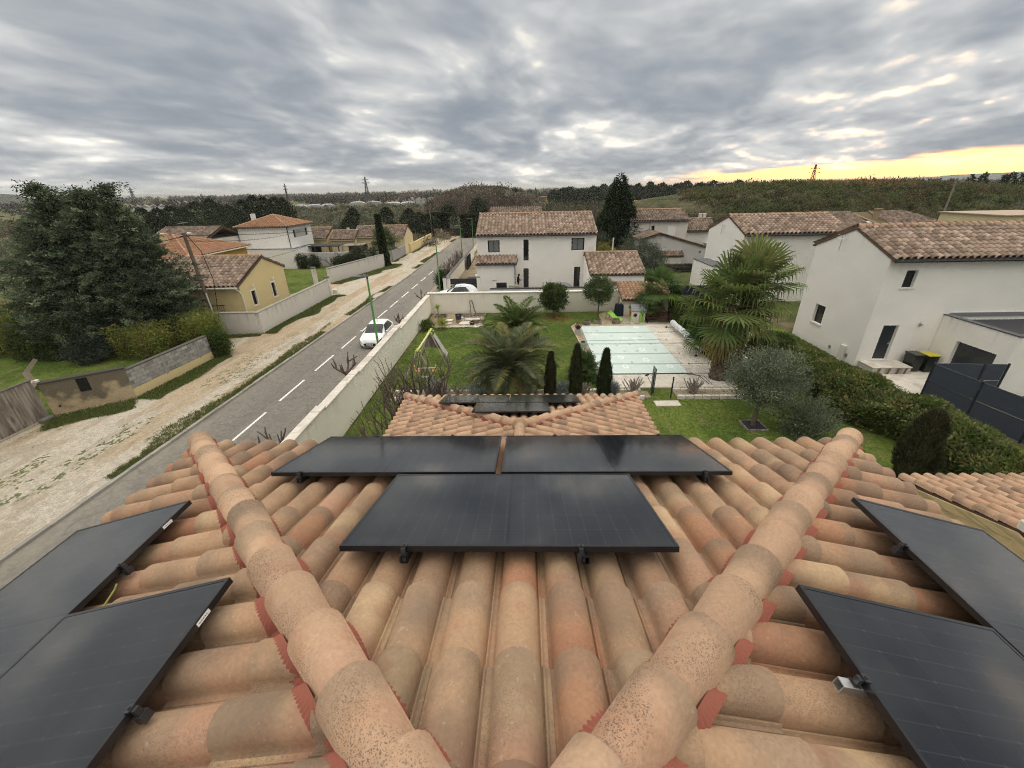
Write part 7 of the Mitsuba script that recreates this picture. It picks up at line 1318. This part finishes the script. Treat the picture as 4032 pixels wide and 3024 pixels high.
# far buildings
for i, (az0, az1, d, H, lb) in enumerate([(-27.3, -22.6, 330, 2.6, 'leftmost long white greenhouse in the plain'), (-21.2, -17.2, 345, 3.3, 'long white greenhouse left of the tall pylon'), (-17.0, -13.2, 330, 2.6, 'white greenhouse right of the tall pylon'), (-14.6, -10.6, 420, 4.2, 'pale greenhouse nearest to the scrubby mound')]):
    t = thing('greenhouse', lb, 'greenhouse'); x0, y0 = polar(az0, d); x1, y1 = polar(az1, d); d_ = unit(A([x1-x0, y1-y0, 0])); L = math.hypot(x1-x0, y1-y0); s = np.cross(EZ, d_); nb = max(2, int(L/9))
    for b in range(nb):
        a = L*b/nb; w = L/nb-.3; prof_ = [(a, 0), (a, H*.6)]+[(a+w/2-w/2*math.cos(q), H*.6+H*.42*math.sin(q)) for q in np.linspace(0, np.pi, 7)[1:-1]]+[(a+w, H*.6), (a+w, 0)]
        put('bay', prism(prof_, A([x0, y0, 0])+s*30, d_, EZ, 30), 'm_gloss', t, color=tuple(A([.36, .365, .35])*(.85+.25*RNG.random())))
for i, (az0, az1, d, H, lb) in enumerate([(-41.6, -37.3, 430, 4.2, 'long low grey industrial shed with a white wall at the left horizon'), (-38.3, -34.0, 500, 5.6, 'second long grey shed roof behind the first one at the left horizon')]):
    t = thing('industrial_shed', lb, 'building'); x0, y0 = polar(az0, d); x1, y1 = polar(az1, d); d_ = unit(A([x1-x0, y1-y0, 0])); L = math.hypot(x1-x0, y1-y0); s = np.cross(EZ, d_)
    put('wall', obx(A([x0, y0, 0]), d_, s, EZ, L, 60, H*.6), 'm_matte', t, color=(.52, .52, .5))
    for b in range(6): put('roof_bay', prism([(L*b/6, H*.6+.01), (L*(b+.5)/6, H), (L*(b+1)/6, H*.6+.01)], A([x0, y0, 0])+s*60, d_, EZ, 60), 'm_matte', t, color=tuple(A([.19, .18, .17])*(.85+.3*(b % 2))))
for i, (az, d, w, H, col, lb) in enumerate([(1.4, 230, 13, 5.6, (.32, .24, .12), 'ochre farm building among the bushes left of the fir'), (19.4, 210, 9, 5.0, (.6, .61, .62), 'low white building with a flat roof before the wooded belt'), (14.6, 205, 5, 3.8, (.45, .26, .10), 'small orange hut right of the fir'), (16.6, 206, 7, 3.9, (.30, .22, .13), 'heap shaped brown mound right of the orange hut')]):
    x, y = polar(az, d); t = thing('far_building', lb, 'building'); put('wall', cbox((x, y, H/2), (w, 6, H), -az, 1.4 if i == 3 else .1), 'm_matte', t, color=col)
    if i < 3: put('roof', cbox((x, y, H+.15), (w+.8, 7, .3), -az), 'm_matte', t, color=(.7, .7, .7) if i == 1 else (.33, .22, .12))
for i in range(7): az = -14.6+i*.75; x, y = polar(az, 1500); put('apartment_block', cbox((x, y, 5+2*(i % 3)/2), (16, 12, 10+2*(i % 3)), -az), 'm_matte', color=(.40, .38, .36), label='tiny pale block of the distant town on the horizon', category='building', group='blocks of the distant town')
def pylon(lb, az, d, H, w, lean=0):
    x, y = polar(az, d); t = thing('pylon', lb, 'pylon'); o = []; r = max(.12, d*.00045); lev = np.concatenate([np.linspace(0, .72, 7), [.8, .88, .95, 1.0]]); half = lambda q: w*(1-q)**1.15*.5+w*.05
    cr = [(-1, -1), (1, -1), (1, 1), (-1, 1)]; P = lambda q, c: A([x+c[0]*half(q)+lean*q*H, y+c[1]*half(q), q*H])
    for a, b in zip(lev[:-1], lev[1:]):
        for k in range(4): o += [tube([P(a, cr[k]), P(b, cr[k])], r, 4, False), tube([P(a, cr[k]), P(b, cr[(k+1) % 4])], r*.6, 3, False), tube([P(a, cr[(k+1) % 4]), P(b, cr[k])], r*.6, 3, False), tube([P(b, cr[k]), P(b, cr[(k+1) % 4])], r*.6, 3, False)]
    put('tower', cat(*o), 'm_matte', t, color=(.10, .10, .105))
    for q, l in ((.80, .85), (.90, .65)): put('arm', cat(tube([(x-w*l+lean*q*H, y, q*H), (x+w*l+lean*q*H, y, q*H)], r*.9, 4), tube([(x-w*l+lean*q*H, y, q*H), (x+lean*q*H, y, (q+.05)*H), (x+w*l+lean*q*H, y, q*H)], r*.6, 4)), 'm_matte', t, color=(.10, .10, .105))
pylon('large steel lattice pylon standing against the yellow sunset', 31.8, 260, 17.2, 3.6); pylon('steel lattice pylon above the greenhouses left of centre', -18.9, 330, 19.2, 3.4); pylon('steel lattice pylon on the horizon above the big conifer', -41.1, 520, 17.4, 3.6); pylon('slim antenna mast above the pines at the left', -27.6, 300, 15.2, 1.6)
# hills
scene['m_hill'] = two(princ(VC, .95, .1)); 
def hill(prof_, d, col, seed, depth=.18):
    az = np.linspace(prof_[0][0], prof_[-1][0], 160); el = np.interp(az, [p[0] for p in prof_], [p[1] for p in prof_]); el = el+.035*(meshkit.fbm(np.column_stack([az*.9, 0*az, 0*az]), 5, seed)-.5)*2*np.clip(d/2000, .3, 1.6)
    zc = np.maximum(9.8+d*np.tan(np.radians(el)), .5); s, c = np.sin(np.radians(az)), np.cos(np.radians(az)); rows = []
    for q, hz in ((1-depth, 0), (1-depth*.45, .62), (1, 1), (1+depth*.5, .6), (1+depth, 0)): rows.append(np.column_stack([s*d*q, c*d*q, zc*hz*(1 if hz in (0, 1) else .85+.3*meshkit.noise(np.column_stack([az*2.2, 0*az+q, 0*az]), seed))-(.5 if hz == 0 else 0)]))
    v = np.vstack(rows); n = len(az); i, j = np.meshgrid(np.arange(4), np.arange(n-1), indexing='ij'); f = np.stack([i*n+j, i*n+j+1, (i+1)*n+j+1, (i+1)*n+j], -1).reshape(-1, 4)
    key = numbered('hill'); v, f = cat((v, f)); scene[key] = mikit.ply((v, f), 'm_hill', True, None, np.tile(A(col, float), (len(v), 1))); labels[key] = {'kind': 'structure'}
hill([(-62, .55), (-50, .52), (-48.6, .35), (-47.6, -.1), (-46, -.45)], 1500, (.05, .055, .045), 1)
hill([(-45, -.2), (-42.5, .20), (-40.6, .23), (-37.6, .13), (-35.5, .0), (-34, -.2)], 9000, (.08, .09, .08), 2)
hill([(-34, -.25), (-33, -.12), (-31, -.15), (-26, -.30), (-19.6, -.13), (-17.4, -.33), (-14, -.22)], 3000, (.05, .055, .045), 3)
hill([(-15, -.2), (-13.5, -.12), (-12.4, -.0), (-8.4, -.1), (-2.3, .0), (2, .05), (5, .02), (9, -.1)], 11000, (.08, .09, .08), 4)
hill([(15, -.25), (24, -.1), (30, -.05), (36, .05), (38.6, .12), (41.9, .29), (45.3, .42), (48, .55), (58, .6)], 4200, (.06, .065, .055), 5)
HAZE = 1.5e-4
scene['air'] = {'type': 'homogeneous', 'albedo': .95, 'sigma_t': HAZE}
scene['haze'] = {'type': 'cube', 'to_world': T().translate([0, 0, 36]).scale([17000, 17000, 37]), 'bsdf': {'type': 'null'}, 'interior': {'type': 'ref', 'id': 'air'}}
labels['haze'] = {'kind': 'stuff', 'label': 'thin winter haze over the plain', 'category': 'haze'}
scene['camera']['medium'] = {'type': 'ref', 'id': 'air'}
